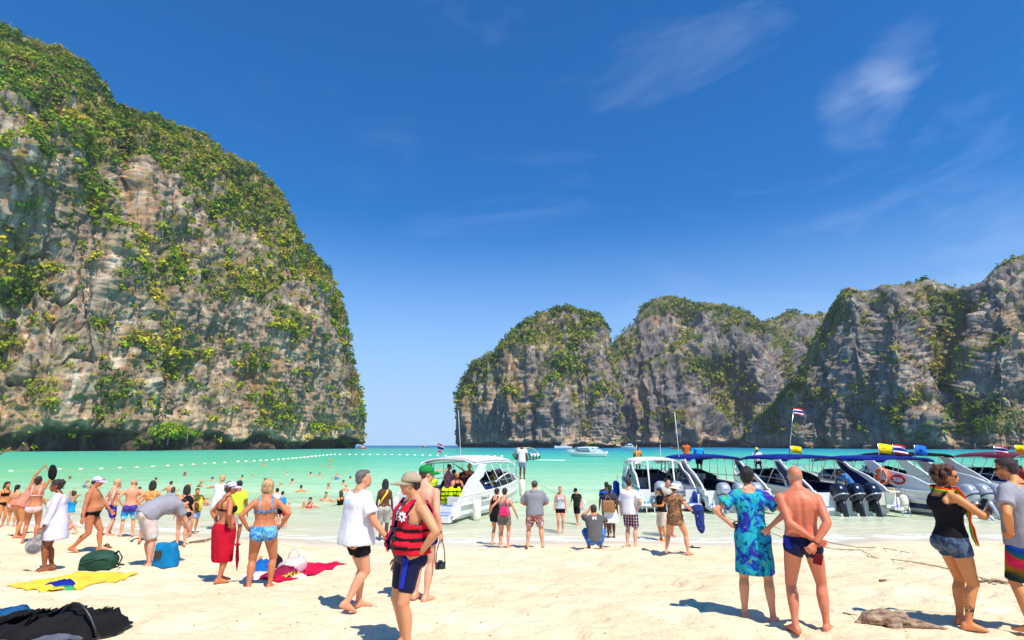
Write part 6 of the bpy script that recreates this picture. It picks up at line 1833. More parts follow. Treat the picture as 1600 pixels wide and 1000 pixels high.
# floral dress woman
r, o = person("woman in a turquoise and purple floral dress, hands on hips", 1186, 966, 727, -6, dict(sex='f', skin='fair', w=1.0, head=(10, 0, 0), hands=(dict(p=(-.125, -.02, .60), pole=(-1, -.35, -.1), dir=(.6, .6, -.2)), dict(p=(.105, -.085, .605), pole=(1, -.35, -.1), dir=(-.75, -.1, -.65), n=(-.1, 1, 0))), feet=((-.085, .01, 4), (.085, -.02, 14)), curl=(.3, .12)), vox=.0118)
tee(r, o, FLORAL_DRESS, "dress", hem=-.222, sleeve=.62, loose=.009, vox=.014, amp=.012, sl_r=.056, flare=.009, seed=9, neck=.296)
hair(r, o, H_BLACK, "short")

# bald man, hands clasped behind
r, o = person("sunburnt bald man in navy swim briefs, hands clasped behind his back", 1266, 983, 725, -10, dict(skin='red', w=1.10, redback=.8, head=(-4, 2, 0), hands=(dict(p=(.045, -.108, .560), pole=(-1, -.45, -.2), dir=(.85, -.1, -.35), n=(.1, 1, .2)), dict(p=(.055, -.128, .535), pole=(1, -.6, -.1), dir=(-.65, -.3, -.6), n=(-.2, 1, 0))), feet=((-.085, -.03, -16), (.10, .03, 24)), side=0, curl=(.5, 1.1), scalp=(srgb(176, 150, 130), .62)), vox=.0118)
briefs(r, o, NAVY_CL, top=.035, side=-.012, leg=.42)
tight(r, o, ROYAL, "side_panel", lambda s, x, y, co: (s < .036) & (s > -.035) & (x < -.082), infl=.009, legs=False, thick=.002)
limb_band(r, 1, BLACK_PLASTIC, o, "wrist_strap")
BALD = (r, o)
pc = MB(); c = r.pel + np.array([.055, -.115, -.075]) * r.H; pc.box(c, (.085, .03, .105), Matrix.Rotation(.25, 3, 'Y')); pc_o = pc.obj("phone_pouch", cloth("dark_red_pouch", srgb(96, 20, 28)), o)
bv = pc_o.modifiers.new("b", 'BEVEL'); bv.width = .008; bv.segments = 2
pl = MB(); pl.tube([c + np.array([-.02, 0, .05]), r.wri[1] + np.array([0, -.01, -.02])], .005, 5); pl.obj("pouch_strap", BLACK_PLASTIC, pc_o)

# curly haired woman
r, o = person("tanned curly haired woman in black tank top and denim shorts with a bright scarf", 1506, 978, 724, 52, dict(sex='f', skin='gold', w=1.04, head=(42, 6, 0), hands=(dict(p=(-.05, .22, .70), pole=(-1, -.7, -.5), dir=(.4, .6, .5)), dict(p=(.10, .20, .70), pole=(1, -.7, -.4), dir=(-.35, .7, .5))), feet=((-.06, .03, -4), (.065, -.02, 24)), curl=(.9, .9)), vox=.0118)
KC = r.knee[1] * .35 + r.ank[1] * .65
tank(r, o, BLACK_CL, hem=.022, low=.262, strapx=.056, infl=.009, width=.012)
shorts(r, o, DENIM, "denim_shorts", length=.36, loose=.006, top=.034, vox=.010, amp=.004, flare=.004)
hair(r, o, H_AUB, "curly"); sunglasses(r, o)
hb = MB()
for k in range(12):
    a = -1.5 + 3.0 * k / 11; hb.ell(hp_(r, .40 * math.sin(a), -.02, .62 + .42 * math.cos(a)), [.045 * r.hh] * 3, None, 8, 6)
tag(hb.obj("hair_band", plain("dotted_band", srgb(40, 44, 60), .5), o, True), "dark hair band with white dots")
limb_band(r, 1, BLACK_PLASTIC, o)
def scarf(r, o):
    H = r.H; c, x, f, u = r.at(.305)
    for q, (mt, dz, dr) in enumerate(((cloth("scarf_green", srgb(40, 190, 60)), 0, 0), (cloth("scarf_yellow", srgb(244, 200, 40)), .012, .004), (cloth("scarf_red", srgb(232, 70, 40)), .024, .002))):
        m = MB(); pts = [c + x * math.sin(a) * (.060 + dr) * H + f * (-.01 + .058 * math.cos(a)) * H + u * (dz * .7 + .010 * math.cos(a + 2)) * H for a in np.linspace(-2.9, 2.9, 16)]
        m.tube(pts, .0075 * H, 8)
        cc = c + f * .05 * H + x * (.03 + .009 * q) * H; wob = lambda k: x * .010 * math.sin(k * 2.3 + q * .5) * H + f * .006 * math.sin(k * 3.1 + q) * H
        pts = [cc + u * dz * H] + [r.at(s_)[0] + f * fo * H + x * (xo + (.010 + .004 * math.sin(k * 1.7)) * q) * H + wob(k) for k, (s_, fo, xo) in enumerate(((.27, .072, .040), (.22, .090, .050), (.17, .094, .058), (.12, .082, .064), (.07, .084, .068), (.02, .092, .070), (-.03, .094, .074)))]
        m.tube(pts, [q_ * H for q_ in (.008, .008, .007, .009, .007, .010, .008, .003)], 7, squash=.7); m.obj("scarf_stripe", mt, SC_o, True)
SC_o = empty("scarf"); SC_o.parent = o; scarf(r, o)
# ankle tattoo shown as ink patches on the calf
d_ = nrm(r.ank[1] - r.knee[1]); CURLY = (r, o)
side_ = nrm(np.cross(d_, r.fdir[1])); 
bm_ = [c for c in o.children if c.name.startswith("body")][0]
co = co_of(bm_.data); a = np.empty(len(co) * 4, np.float32); bm_.data.color_attributes["Col"].data.foreach_get("color", a); a = a.reshape(-1, 4)
dd = np.linalg.norm((co - KC) * np.array([1, 1, .6]), axis=1) + .02 * fbm(co * 45, 2, 3)
sel = (dd < .047) & (((co - KC) @ nrm(np.array([.75, -.65, 0]))) > .008)
a[sel, :3] = np.array(srgb(60, 56, 54)); bm_.data.color_attributes["Col"].data.foreach_set("color", a.ravel())

# man at the frame edge
r, o = person("dark haired man in grey t-shirt, sunglasses and rainbow board shorts", 1630, 994, 712, -58, dict(skin='gold', w=1.04, head=(-18, 6, 0), hands=('hip', 'hang'), feet=((-.08, 0, -10), (.08, 0, 10)), scalp=(srgb(30, 26, 24), 2), stubble=srgb(96, 74, 62)), vox=.0118)
tee(r, o, GREY_TEE, hem=-.05, sleeve=.66, loose=.019, vox=.014, amp=.008, sl_r=.046, seed=12)
shorts(r, o, BOARD, "board_shorts", length=.98, top=-.005, loose=.009, vox=.0125); hair(r, o, H_DKBR, "crop"); sunglasses(r, o)
bd_ = MB(); c, x, f, u = r.at(.312); bd_.tube([c + x * math.sin(q) * .047 * r.H + f * math.cos(q) * .045 * r.H for q in np.linspace(0, 2 * math.pi, 20)], .008, 6); bd_.obj("bead_necklace", BLACK_PLASTIC, o, True)

# red towel woman + bikini woman
r, o = person("woman in a lavender cap with a red towel wrapped as a skirt", 342, 912, 751, 66, dict(sex='f', skin='tan', w=1.12, head=(10, -2, 0), hands=('hip', 'hip'), feet=((-.05, .03, 6), (.05, -.03, 10)), belly=.02), vox=.0118)
bikini_top(r, o, cloth("black_teal_lycra", srgb(24, 30, 40)))
skirt(r, o, RED_TOWEL, [(.575, .118, .098), (.52, .126, .112, 0, -.005), (.44, .126, .112), (.34, .120, .106), (.24, .112, .10, 0, .006), (.20, .106, .096, 0, .01)], "towel_skirt", folds=.025, vox=.0125)
tp = MB(); tp.tube([r.pel + np.array([.10, .10, -.12]) * r.H, r.pel + np.array([.115, .11, -.30]) * r.H, r.pel + np.array([.12, .115, -.42]) * r.H], [.02 * r.H, .034 * r.H, .004 * r.H], 8, squash=.4); tp.obj("towel_corner", RED_TOWEL, o, True)
hair(r, o, H_BROWN, "short"); cap(r, o, LAV_CAP); sunglasses(r, o); limb_band(r, 1, plain("gold", srgb(200, 160, 90), .3, .8), o)

r, o = person("blonde woman in a blue floral bikini, back turned with both hands on hips", 402, 915, 748, 2, dict(sex='f', skin='tan', w=1.16, belly=.012, head=(6, 0, 0), hands=('hip', 'hip'), feet=((-.075, -.02, -6), (.105, .02, 38))), vox=.0118)
briefs(r, o, FLORAL_BIKINI, "bikini_bottom", top=.045, leg=.36, side=-.01); bikini_top(r, o, FLORAL_BIKINI); hair(r, o, H_BLOND, "bob")

# tunic woman with plastic bag
r, o = person("woman in a long white beach tunic carrying a grey plastic bag", 74, 890, 748, -82, dict(sex='f', skin='brown', w=1.10, head=(-10, 4, 0), hands=(dict(p=(-.14, .10, .415), pole=(-.4, -1, 0)), 'hang'), feet=((-.05, .02, 0), (.05, -.03, 0)), lean=3), vox=.012)
tee(r, o, LILAC_WHITE, "tunic", hem=-.185, sleeve=1.8, loose=.014, vox=.015, amp=.010, sl_r=.036, flare=.012, seed=21, fill=.092); hair(r, o, H_DKBR, "updo")
TUNIC = (r, o)
# walking man in cap and briefs
r, o = person("big bellied man in a lavender cap and black briefs striding along the sand", 136, 864, 741, 108, dict(skin='tan', w=1.18, belly=.062, head=(-8, 3, 0), hands=(dict(p=(-.15, .16, .50)), dict(p=(.185, -.05, .46), pole=(.2, -1, 0))), feet=((-.05, .12, 0), (.05, -.16, 0, .03)), lean=-2), vox=.012)
briefs(r, o, BLACK_CL, top=.018, leg=.42); hair(r, o, H_DKBR, "crop"); cap(r, o, LAV_CAP); sunglasses(r, o)
# bending man with the dry bag
r, o = person("man in grey t-shirt and black cap bending over a blue bag", 232, 884, 757, 72, dict(H=1.78, skin='pale', w=1.14, bend=52, lean=44, head=(0, 52, 0), hands=(dict(p=(-.06, .40, .27), pole=(-1, 0, .3), dir=(.2, .3, -.9)), dict(p=(.07, .36, .27), pole=(1, 0, .3), dir=(-.2, .3, -.9))), feet=((-.07, .02, 0), (.07, -.02, 8)), shift=(0, -.07)), vox=.012)
tee(r, o, GREY_TEE, hem=-.035, sleeve=.7, loose=.020, vox=.015, sl_r=.046, seed=31); shorts(r, o, cloth("cream_cotton", srgb(214, 196, 190)), length=.95, top=-.01, loose=.012, vox=.015, amp=.008); hair(r, o, H_BLACK, "crop"); cap(r, o, BLACK_CL)
BENDER = (r, o)

# ================================================================ middle distance
MID = .0185
r, o = person("woman in a bikini stretching both arms above her head, holding a dark bag", 42, 850, 745, 14, dict(sex='f', skin='tan', hfrac=.985, head=(10, -20, 0), hands=(dict(p=(.02, .05, 1.12), pole=(-1, 0, .3)), dict(p=(.09, .05, 1.10), pole=(1, 0, .3))), feet=((-.06, 0, -5), (.08, .02, 8)), shrug=(.03, .03)), vox=MID)
briefs(r, o, PINK_STR, "bikini_bottom", top=.012, leg=.45); bikini_top(r, o, PINK_STR); hair(r, o, H_DKBR, "short"); STRETCH = (r, o)
r, o = person("woman with black ponytail in a pale bikini at the frame edge", 14, 829, 757, 12, dict(sex='f', skin='gold', head=(25, 5, 0), hands=('hang', dict(p=(.1, .2, .62))), feet=((-.05, 0, 0), (.06, .02, 0))), vox=MID)
briefs(r, o, PINK_STR, "bikini_bottom", top=.015); bikini_top(r, o, PINK_STR); hair(r, o, H_BLACK, "pony")
r, o = person("stooping swimmer in a coral suit behind the stretching woman", 33, 838, 752, 60, dict(sex='f', H=1.62, skin='gold', bend=30, lean=26, head=(0, 25, 0), hands=(dict(p=(-.08, .28, .42)), dict(p=(.08, .3, .42))), feet=((-.06, 0, 0), (.06, -.12, 0)), shift=(0, -.05)), vox=MID)
tank(r, o, cloth("coral_lycra", srgb(226, 130, 110)), "swimsuit", hem=-.045, vox=MID); hair(r, o, H_BLOND, "bun")
r, o = person("dark haired woman half out of view at the frame edge", -2, 826, 752, 150, dict(sex='f', skin='gold', head=(0, 0, 0)), vox=MID)
briefs(r, o, BLACK_CL, "bikini_bottom"); bikini_top(r, o, BLACK_CL); hair(r, o, H_BLACK, "long")
r, o = person("sitting toddler with a blue bucket at the edge of the swash", 101, 838, 826, 150, dict(H=.95, skin='fair', pelvis=(0, 0, .075), feet=((-.1, .33, -10), (.1, .33, 10)), knee_pole=((-.3, 0, 1), (.3, 0, 1)), hands=(dict(p=(-.1, .2, .12)), dict(p=(.1, .2, .12)))), vox=MID)
hair(r, o, H_BLOND, "crop", vox=MID)
r, o = person("pale shirtless man in bright blue trunks wading in profile", 168, 838, 748, 78, dict(skin='pale', head=(0, 5, 0), hands=('hip', 'hip'), feet=((-.05, .03, 0), (.05, -.03, 0))), vox=MID)
shorts(r, o, ROYAL, "swim_shorts", length=.8, vox=MID); hair(r, o, H_BLOND, "crop", vox=MID); sunglasses(r, o)
r, o = person("shaven headed man in banded blue and violet trunks, back turned", 197, 839, 748, -4, dict(skin='fair', head=(25, 0, 0), hands=('hip', 'hip'), feet=((-.09, 0, -8), (.09, 0, 8)), scalp=(srgb(190, 150, 120), .7)), vox=MID)
shorts(r, o, OMBRE, "swim_shorts", length=.85, vox=MID)
r, o = person("long black haired woman at the water edge, back turned behind the stooping man", 226, 852, 750, 4, dict(sex='f', skin='gold', hands=('hipback', 'hip'), feet=((-.08, -.03, 0), (.07, .03, 0)), shift=(.01, 0)), vox=MID)
briefs(r, o, YEL_CL, "bikini_bottom"); bikini_top(r, o, YEL_CL); hair(r, o, H_BLACK, "long", vox=MID)
r, o = person("woman with shoulder length black hair standing beyond the blue bag", 281, 856, 757, -6, dict(sex='f', skin='fair', hands=('hang', 'hang'), feet=((-.05, 0, 0), (.06, .0, 0))), vox=MID)
briefs(r, o, BLACK_CL, "bikini_bottom"); bikini_top(r, o, cloth("red_lycra", srgb(190, 40, 50))); hair(r, o, H_BLACK, "long", vox=MID)
r, o = person("youth in olive t-shirt holding something yellow, shin deep in water", 301, 834, 762, 165, dict(skin='gold', hands=(dict(p=(-.05, .2, .66), pole=(-1, -.6, -.4)), dict(p=(.06, .2, .70), pole=(1, -.6, -.4))), feet=((-.04, 0, 0), (.06, .05, 0))), vox=MID)
tee(r, o, OLIVE, hem=-.06, loose=.02, vox=MID, sl_r=.05); shorts(r, o, PALEBLUE, vox=MID, length=.7); hair(r, o, H_BLACK, "short", vox=MID); YOUTH = (r, o)
r, o = person("woman in a white sleeveless dress raising her arm behind the red towel", 338, 828, 742, 30, dict(sex='f', skin='fair', hands=(dict(p=(-.2, .12, .8)), dict(p=(.1, .12, .86), pole=(1, -.2, -.3))), feet=((-.04, 0, 0), (.05, 0, 0))), vox=MID)
tee(r, o, WHITE_CL, "dress", hem=-.13, sleeve=0, loose=.02, vox=MID, flare=.02); hair(r, o, H_BLOND, "bun", vox=MID)
r, o = person("man in a lime t-shirt and white shorts standing behind the red towel", 363, 858, 750, 12, dict(skin='brown', feet=((-.05, 0, 0), (.06, .02, 10)), hands=('hang', 'hang')), vox=MID)
tee(r, o, LIME, loose=.018, vox=MID); shorts(r, o, cloth("white_shorts", srgb(222, 214, 206)), vox=MID); hair(r, o, H_BLACK, "short", vox=MID)
r, o = person("broad backed shirtless man wading waist deep behind the blonde woman", 417, 812, 750, 8, dict(skin='gold', H=1.72, hands=('hang', 'hang')), pos=tuple(at_z(417, 795, 0) * np.array([1, 1, 0]) + np.array([0, 0, -.62])), vox=.016)
shorts(r, o, NAVY_CL, "swim_shorts", vox=.016); hair(r, o, H_BLACK, "short", vox=.016)
r, o = person("boy in a cyan and white rash vest standing in the shallows", 437, 822, 767, 35, dict(skin='fair', hands=('hang', 'hang')), water=True, vox=MID)
tee(r, o, CYAN_CL, "rash_vest", vox=MID, loose=.006, sleeve=.9); shorts(r, o, BLACK_CL, vox=MID); hair(r, o, H_BLACK, "short", vox=MID)
r, o = person("small child in a white sun shirt beside the rash vest boy", 429, 822, 762, -25, dict(skin='fair', hands=('hang', 'hang')), water=True, vox=MID)
tee(r, o, WHITE_CL, vox=MID, loose=.015); hair(r, o, H_BLACK, "short", vox=MID)
r, o = person("child in red trunks leaning forward in the swash", 446, 824, 784, 40, dict(skin='fair', lean=18, bend=14, hfrac=.94, hands=(dict(p=(-.2, .1, .5)), dict(p=(.28, -.05, .55))), feet=((-.07, 0, 0), (.07, -.05, 0)), shift=(0, -.04)), water=True, vox=MID)
briefs(r, o, RED_CL, "swim_trunks", top=.03, side=-.03, leg=.3, vox=MID); hair(r, o, H_BLOND, "crop", vox=MID)
r, o = person("dark woman with long curly hair and a yellow strap across her bare back", 598, 845, 748, 6, dict(sex='f', skin='dark', head=(-10, 0, 0), hands=('hang', 'hang'), feet=((-.05, 0, 0), (.05, 0, 0))), vox=MID)
shorts(r, o, LIGHTGREY, length=.95, loose=.012, vox=MID); hair(r, o, H_BLACK, "long", vox=MID)
sb = MB(); H = r.H; c1 = r.at(.295); c2 = r.at(.07); sb.tube([c1[0] + c1[1] * .05 * H - c1[2] * .03 * H, r.at(.24)[0] + c1[1] * .035 * H - c1[2] * .078 * H, r.at(.16)[0] - c1[2] * .078 * H - c1[1] * .02 * H, c2[0] - c2[1] * .07 * H - c2[2] * .055 * H], .016 * H, 8, squash=.5); sb.obj("shoulder_strap", YEL_CL, o, True)

# waterline group
r, o = person("woman in a black sleeveless top half hidden behind the pink bag", 776, 851, 762, 28, dict(sex='f', skin='fair', head=(0, 5, 0), hands=('hang', dict(p=(.08, .24, .78), pole=(1, -.3, -.5))), feet=((-.07, -.04, 0), (.05, .03, 0))), vox=MID)
tank(r, o, BLACK_CL, "dress", hem=-.05, low=.26, vox=MID, infl=.014); hair(r, o, H_DKBR, "updo", vox=MID); skirt(r, o, BLACK_CL, [(.56, .108, .085), (.40, .12, .1)], vox=MID)
r, o = person("woman in a patterned mini skirt carrying a hot pink shoulder bag", 787, 856, 762, 14, dict(sex='f', skin='fair', head=(0, 8, 0), hands=(dict(p=(-.25, .0, .56), pole=(-.5, -1, 0)), dict(p=(.23, .02, .52), pole=(.6, -1, 0))), feet=((-.05, -.02, 0), (.07, .02, 12))), vox=MID)
tank(r, o, cloth("taupe_jersey", srgb(150, 136, 124)), hem=-.03, low=.25, vox=MID, infl=.012); skirt(r, o, GEO_SKIRT, [(.565, .104, .084), (.50, .118, .1), (.385, .125, .105)], vox=MID); hair(r, o, H_DKBR, "updo", vox=MID); PINKW = (r, o)
r, o = person("stout man in grey hooded shirt and red floral shorts, back turned", 836, 857, 750, -1, dict(skin='fair', w=1.3, head=(4, 0, 0), hands=(dict(p=(-.12, .16, .60), pole=(-1, -.6, -.2)), dict(p=(.12, .16, .60), pole=(1, -.6, -.2))), feet=((-.115, 0, -10), (.115, .0, 12))), vox=MID)
tee(r, o, GREY_HOOD, "hooded_shirt", hem=-.04, sleeve=.85, loose=.016, vox=MID, hood=True, sl_r=.048, seed=41); shorts(r, o, RED_FLORAL, length=.85, vox=MID); hair(r, o, H_BROWN, "crop", vox=MID); cap(r, o, cloth("grey_green_twill", srgb(84, 92, 84)))
r, o = person("smiling woman in a pale grey tank top and black shorts facing the beach", 876, 832, 759, 176, dict(sex='f', skin='fair', hands=('hang', 'hang'), feet=((-.05, 0, 0), (.05, .02, 0))), water=True, vox=MID)
tank(r, o, cloth("pale_grey_jersey", srgb(190, 190, 198)), hem=-.02, low=.255, vox=MID); shorts(r, o, BLACK_CL, length=.45, loose=.004, vox=MID, flare=0); hair(r, o, H_RED, "crop", vox=MID)
r, o = person("man in a dark green t-shirt and black cap wading ashore with a white bag", 903, 820, 761, 206, dict(skin='fair', lean=8, head=(10, 10, 0), hands=(dict(p=(-.15, .12, .5)), dict(p=(.14, .2, .55))), feet=((-.05, .1, 0), (.05, -.08, 0))), water=True, vox=MID)
tee(r, o, DGREEN_CL, loose=.018, vox=MID); shorts(r, o, BLACK_CL, length=.9, vox=MID); hair(r, o, H_BLACK, "crop", vox=MID); cap(r, o, BLACK_CL); WADER = (r, o)
r, o = person("crouching man in charcoal t-shirt and blue patterned shorts taking a picture", 930, 861, 797, -2, dict(H=1.74, skin='tan', pelvis=(0, -.05, .155), lean=14, bend=12, head=(-14, 0, 0), feet=((-.08, .04, -12), (.08, .04, 12)), knee_pole=((-.35, .9, .8), (.25, .9, .8)), hands=(dict(p=(-.06, .28, .50), pole=(-1, -.2, -.6), dir=(.3, .3, .8)), dict(p=(.1, .30, .42), pole=(1, 0, -.6))), w=1.06), vox=MID)
tee(r, o, CHAR_TEE, hem=-.045, loose=.014, vox=MID, sl_r=.046, seed=51); shorts(r, o, BLUE_PRINT, length=.95, loose=.014, vox=MID); hair(r, o, H_DKBR, "crop", vox=MID)
wb = MB(); c, x, f, u = r.at(.245); [wb.box(c - f * .098 * r.H + x * q, (.035, .012, .06)) for q in (-.03, .03)]; wb.box(c - f * .098 * r.H + u * .02, (.10, .012, .03)); wb.obj("back_print", F_WHITE, o)
r, o = person("man in a blue and black striped shirt behind the woman with the brown bag", 950, 833, 752, 4, dict(skin='dark', hands=('hang', 'hang')), water=True, vox=MID)
tee(r, o, fabric("blue_black_stripe", lambda t: t.mix(t.ramp(t.math('FRACT', t.math('MULTIPLY', t.sep(t.coord())[2], 8)), [(.45, (0,) * 3), (.5, (1,) * 3)]), srgb(20, 24, 34), srgb(30, 80, 190))), loose=.018, vox=MID); shorts(r, o, NAVY_CL, vox=MID); hair(r, o, H_BLACK, "crop", vox=MID)
r, o = person("dark woman in a white skirt with a brown shoulder bag, back turned", 955, 841, 757, -4, dict(sex='f', skin='dark', hands=('hang', 'hang'), w=1.05, feet=((-.05, 0, 0), (.06, .02, 0))), vox=MID)
tee(r, o, cloth("slate_jersey", srgb(56, 58, 70)), hem=-.01, sleeve=.35, loose=.008, vox=MID); skirt(r, o, WHITE_CL, [(.56, .104, .086), (.48, .125, .108), (.38, .145, .125), (.29, .16, .14)], folds=.06, vox=MID); hair(r, o, H_BLACK, "pony", vox=MID); BROWNW = (r, o)
r, o = person("man in a white t-shirt and plaid shorts with one hand on his hip", 986, 858, 748, 26, dict(skin='pale', w=1.1, hands=('hang', 'hip'), head=(-30, 4, 0), feet=((-.06, 0, -4), (.07, .0, 8))), vox=MID)
tee(r, o, WHITE_CL, hem=-.045, sleeve=.75, loose=.016, vox=MID, sl_r=.048, seed=61); shorts(r, o, PLAID, length=.92, vox=MID); hair(r, o, H_DKBR, "crop", vox=MID)
r, o = person("woman in black t-shirt and khaki shorts looking at her phone", 1038, 845, 761, 235, dict(sex='f', skin='gold', w=1.05, head=(20, 14, 0), hands=(dict(p=(-.04, .20, .66), pole=(-1, -.5, -.4)), dict(p=(.05, .2, .66), pole=(1, -.5, -.4))), feet=((-.05, 0, 0), (.05, .03, 0))), vox=MID)
tee(r, o, BLACK_CL, hem=-.02, sleeve=.4, loose=.008, vox=MID); shorts(r, o, KHAKI, length=.98, vox=MID); hair(r, o, H_BLACK, "long", vox=MID); PHONEW = (r, o)
r, o = person("man mostly hidden behind the woman with the phone", 1047, 838, 755, 150, dict(skin='fair', H=1.68, hands=('hang', 'hang')), water=True, vox=MID)
tee(r, o, LIGHTGREY, vox=MID); shorts(r, o, KHAKI, vox=MID); hair(r, o, H_BLACK, "short", vox=MID)
r, o = person("woman in a leopard print shirt and white sun hat standing legs apart", 1058, 868, 757, 22, dict(sex='f', skin='fair', w=1.1, hfrac=.97, head=(6, 5, 0), hands=(dict(p=(-.12, .22, .70), pole=(-1, -.4, -.4)), dict(p=(.26, .05, .60), pole=(.6, -1, -.3), dir=(.6, .5, .4))), feet=((-.15, -.03, -18), (.16, .02, 22))), vox=MID)
tee(r, o, LEOPARD, "leopard_shirt", hem=-.11, sleeve=.5, loose=.012, vox=MID, sl_r=.05, seed=71); hair(r, o, H_BROWN, "short", vox=MID); sunhat(r, o, cloth("white_straw", srgb(222, 214, 198), .06, .9, .4, 30)); LEO = (r, o)
# ================================================================ BATHERS AND PASSENGERS
def bather(label, u, v_water, v_head, face, hairm, style, skin='fair', sex='m', H=1.70, hands=None, top=None, bottom=None, vox=.033, lean=0):
    """swimmer cut by the water plane: head top at v_head, water line at v_water"""
    p = at_z(u, v_water, 0.0)
    d = ray(u, v_head); zt = CAM_H + d[2] * p[1] / d[1]
    P = dict(sex=sex, skin=skin, H=H, hands=hands or (dict(p=(-.22, .12, .74)), dict(p=(.22, .12, .74))), lean=lean)
    r, o = person(label, u, v_water, v_head, face, P, vox=vox, group="bathers in the bay", pos=(p[0], p[1], min(0.0, zt - H * .985)))
    hair(r, o, hairm, style, vox=.022) if hairm else None
    if top is not None: tank(r, o, top, "swim_top", vox=.028)
    return r, o
UP = (dict(p=(-.08, .1, 1.05)), dict(p=(.12, .1, .9)))
BA = [
 ("head of a dark haired swimmer near the float line by the tall cliff", 108, 749.5, 744.5, 60, H_DKBR, "short", 'gold', 'm'),
 ("blonde bather between the striding man and the float line", 134, 762, 749, 30, H_BLOND, "bun", 'fair', 'f'),
 ("black haired bather chest deep behind the striding man's cap", 143, 764, 752, -40, H_BLACK, "short", 'gold', 'f'),
 ("bather standing with a bottle raised, beyond the white tunic", 110, 800, 768, 20, H_DKBR, "bun", 'gold', 'f'),
 ("pair bather with dark hair, taller of two beyond the olive shirt", 264, 778, 752, 10, H_DKBR, "crop", 'fair', 'm'),
 ("long haired bather close beside a taller dark haired one", 268, 786, 761, -20, H_BROWN, "long", 'gold', 'f'),
 ("swimmer in a sunlit spray of water past the long haired woman", 295, 763, 755, 90, H_BLOND, "crop", 'gold', 'm'),
 ("fair swimmer holding both arms out behind the blonde woman", 395, 745, 740, -60, H_BLOND, "crop", 'fair', 'm'),
 ("lone swimmer just inside the float line", 412, 727, 722.5, 0, H_RED, "crop", 'gold', 'm'),
 ("dark haired swimmer right behind the blonde woman's shoulder", 413, 754, 747, 30, H_BLACK, "crop", 'gold', 'm'),
 ("dark haired swimmer alone in green water beyond the rash vest boy", 456, 755, 748, 20, H_BLACK, "crop", 'fair', 'm'),
 ("swimmer with dark hair, first of a loose row in the green water", 485, 743.5, 737.5, 0, H_BLACK, "crop", 'gold', 'm'),
 ("swimmer with ginger hair, second of a loose row in the green water", 499, 744, 738, 10, H_RED, "crop", 'gold', 'm'),
 ("bather with a red cap standing chest deep in the loose row", 526, 749, 738, 0, H_BLOND, "crop", 'fair', 'f'),
 ("swimmer in front of the heavy man's face, far out", 547, 749.5, 744, 0, H_DKBR, "crop", 'gold', 'm'),
 ("bather with reddish hair halfway between the row and the shore", 513, 764, 755, -30, H_RED, "bun", 'gold', 'f'),
 ("bather with pale shoulders just past the heavy man", 540, 767, 756, 10, H_BLOND, "crop", 'fair', 'm'),
 ("dark haired man lying back in shallow green water", 509, 782, 769, 180, H_DKBR, "crop", 'fair', 'm'),
 ("laughing bather in a red and yellow top in the swash", 484, 794, 777, 175, H_DKBR, "short", 'fair', 'f'),
 ("child splashing next to the red and yellow top", 474, 793, 783, 120, H_BLOND, "crop", 'fair', 'm'),
 ("brown haired woman sitting in the shallows, arms forward", 532, 790, 767, -50, H_BROWN, "long", 'gold', 'f'),
 ("swimmer waving near the outer float line", 516, 722, 716.5, 0, H_BLOND, "crop", 'gold', 'm'),
 ("swimmer floating flat near the outer float line", 504, 728.5, 725, 90, H_BLOND, "crop", 'fair', 'm'),
 ("swimmer under the outer floats, closest to the horizon gap", 515, 730, 725, 0, H_RED, "crop", 'gold', 'm'),
 ("swimmer seen through the hardtop boat frame, upper", 693, 721, 714.5, 0, H_RED, "crop", 'gold', 'm'),
 ("swimmer in a pale cap seen through the hardtop boat frame", 686, 737, 730, 0, H_BLOND, "crop", 'fair', 'm'),
 ("swimmer beside the pale cap, seen through the hardtop boat frame", 697, 737, 731, 20, H_RED, "crop", 'gold', 'm'),
 ("bald man chest deep behind the dark outboards", 657, 785, 763, 60, None, "crop", 'fair', 'm'),
 ("dark haired bather with an arm up by the float line gap", 288, 744, 738, 40, H_DKBR, "crop", 'gold', 'f'),
 ("bather with dark hair cut off by the frame edge, waist deep", 6, 786, 764, 20, H_BLACK, "short", 'gold', 'f'),
 ("pale bather waist deep between the striding man and banded trunks", 184, 772, 757, 40, H_RED, "crop", 'fair', 'm'),
 ("bather ducking low past the banded trunks", 212, 762, 754, -30, H_BLACK, "crop", 'gold', 'm'),
 ("fair haired child chest deep beside the white dress", 322, 790, 776, 30, H_BLOND, "crop", 'fair', 'm'),
 ("swimmer beyond the white dress, under the float line", 331, 752, 745, 10, H_BROWN, "crop", 'gold', 'm'),
 ("swimmer with fair hair well beyond the bob haired woman", 438, 760, 753, 10, H_BLOND, "crop", 'fair', 'm'),
 ("bather with ginger hair directly above the green backpack, out in the water", 160, 757, 748, 30, H_RED, "bun", 'gold', 'f'),
 ("dark haired bather chest deep between banded trunks and the yellow bikini", 216, 775, 761, 20, H_BLACK, "crop", 'gold', 'm'),
 ("swimmer low in the water past the yellow bikini top", 243, 752, 746, 0, H_DKBR, "crop", 'gold', 'm'),
 ("bather with a fair bun beyond the olive shirt youth", 313, 760, 750, 30, H_BLOND, "bun", 'fair', 'f'),
 ("swimmer beyond the lime shirt, dark hair", 378, 748, 742, 0, H_BLACK, "crop", 'gold', 'm'),
 ("bather near the ginger haired one, dark and chest deep", 470, 768, 758, -20, H_BLACK, "crop", 'gold', 'm'),
 ("swimmer lifting an arm between the loose row and the heavy man", 536, 757, 750, 30, H_DKBR, "crop", 'gold', 'm'),
 ("pale swimmer alone below the middle of the float line", 448, 741, 736, 0, H_BLOND, "crop", 'fair', 'm'),
 ("woman with wet dark hair at the foot of the float line", 60, 786, 768, -30, H_DKBR, "long", 'gold', 'f'),
]
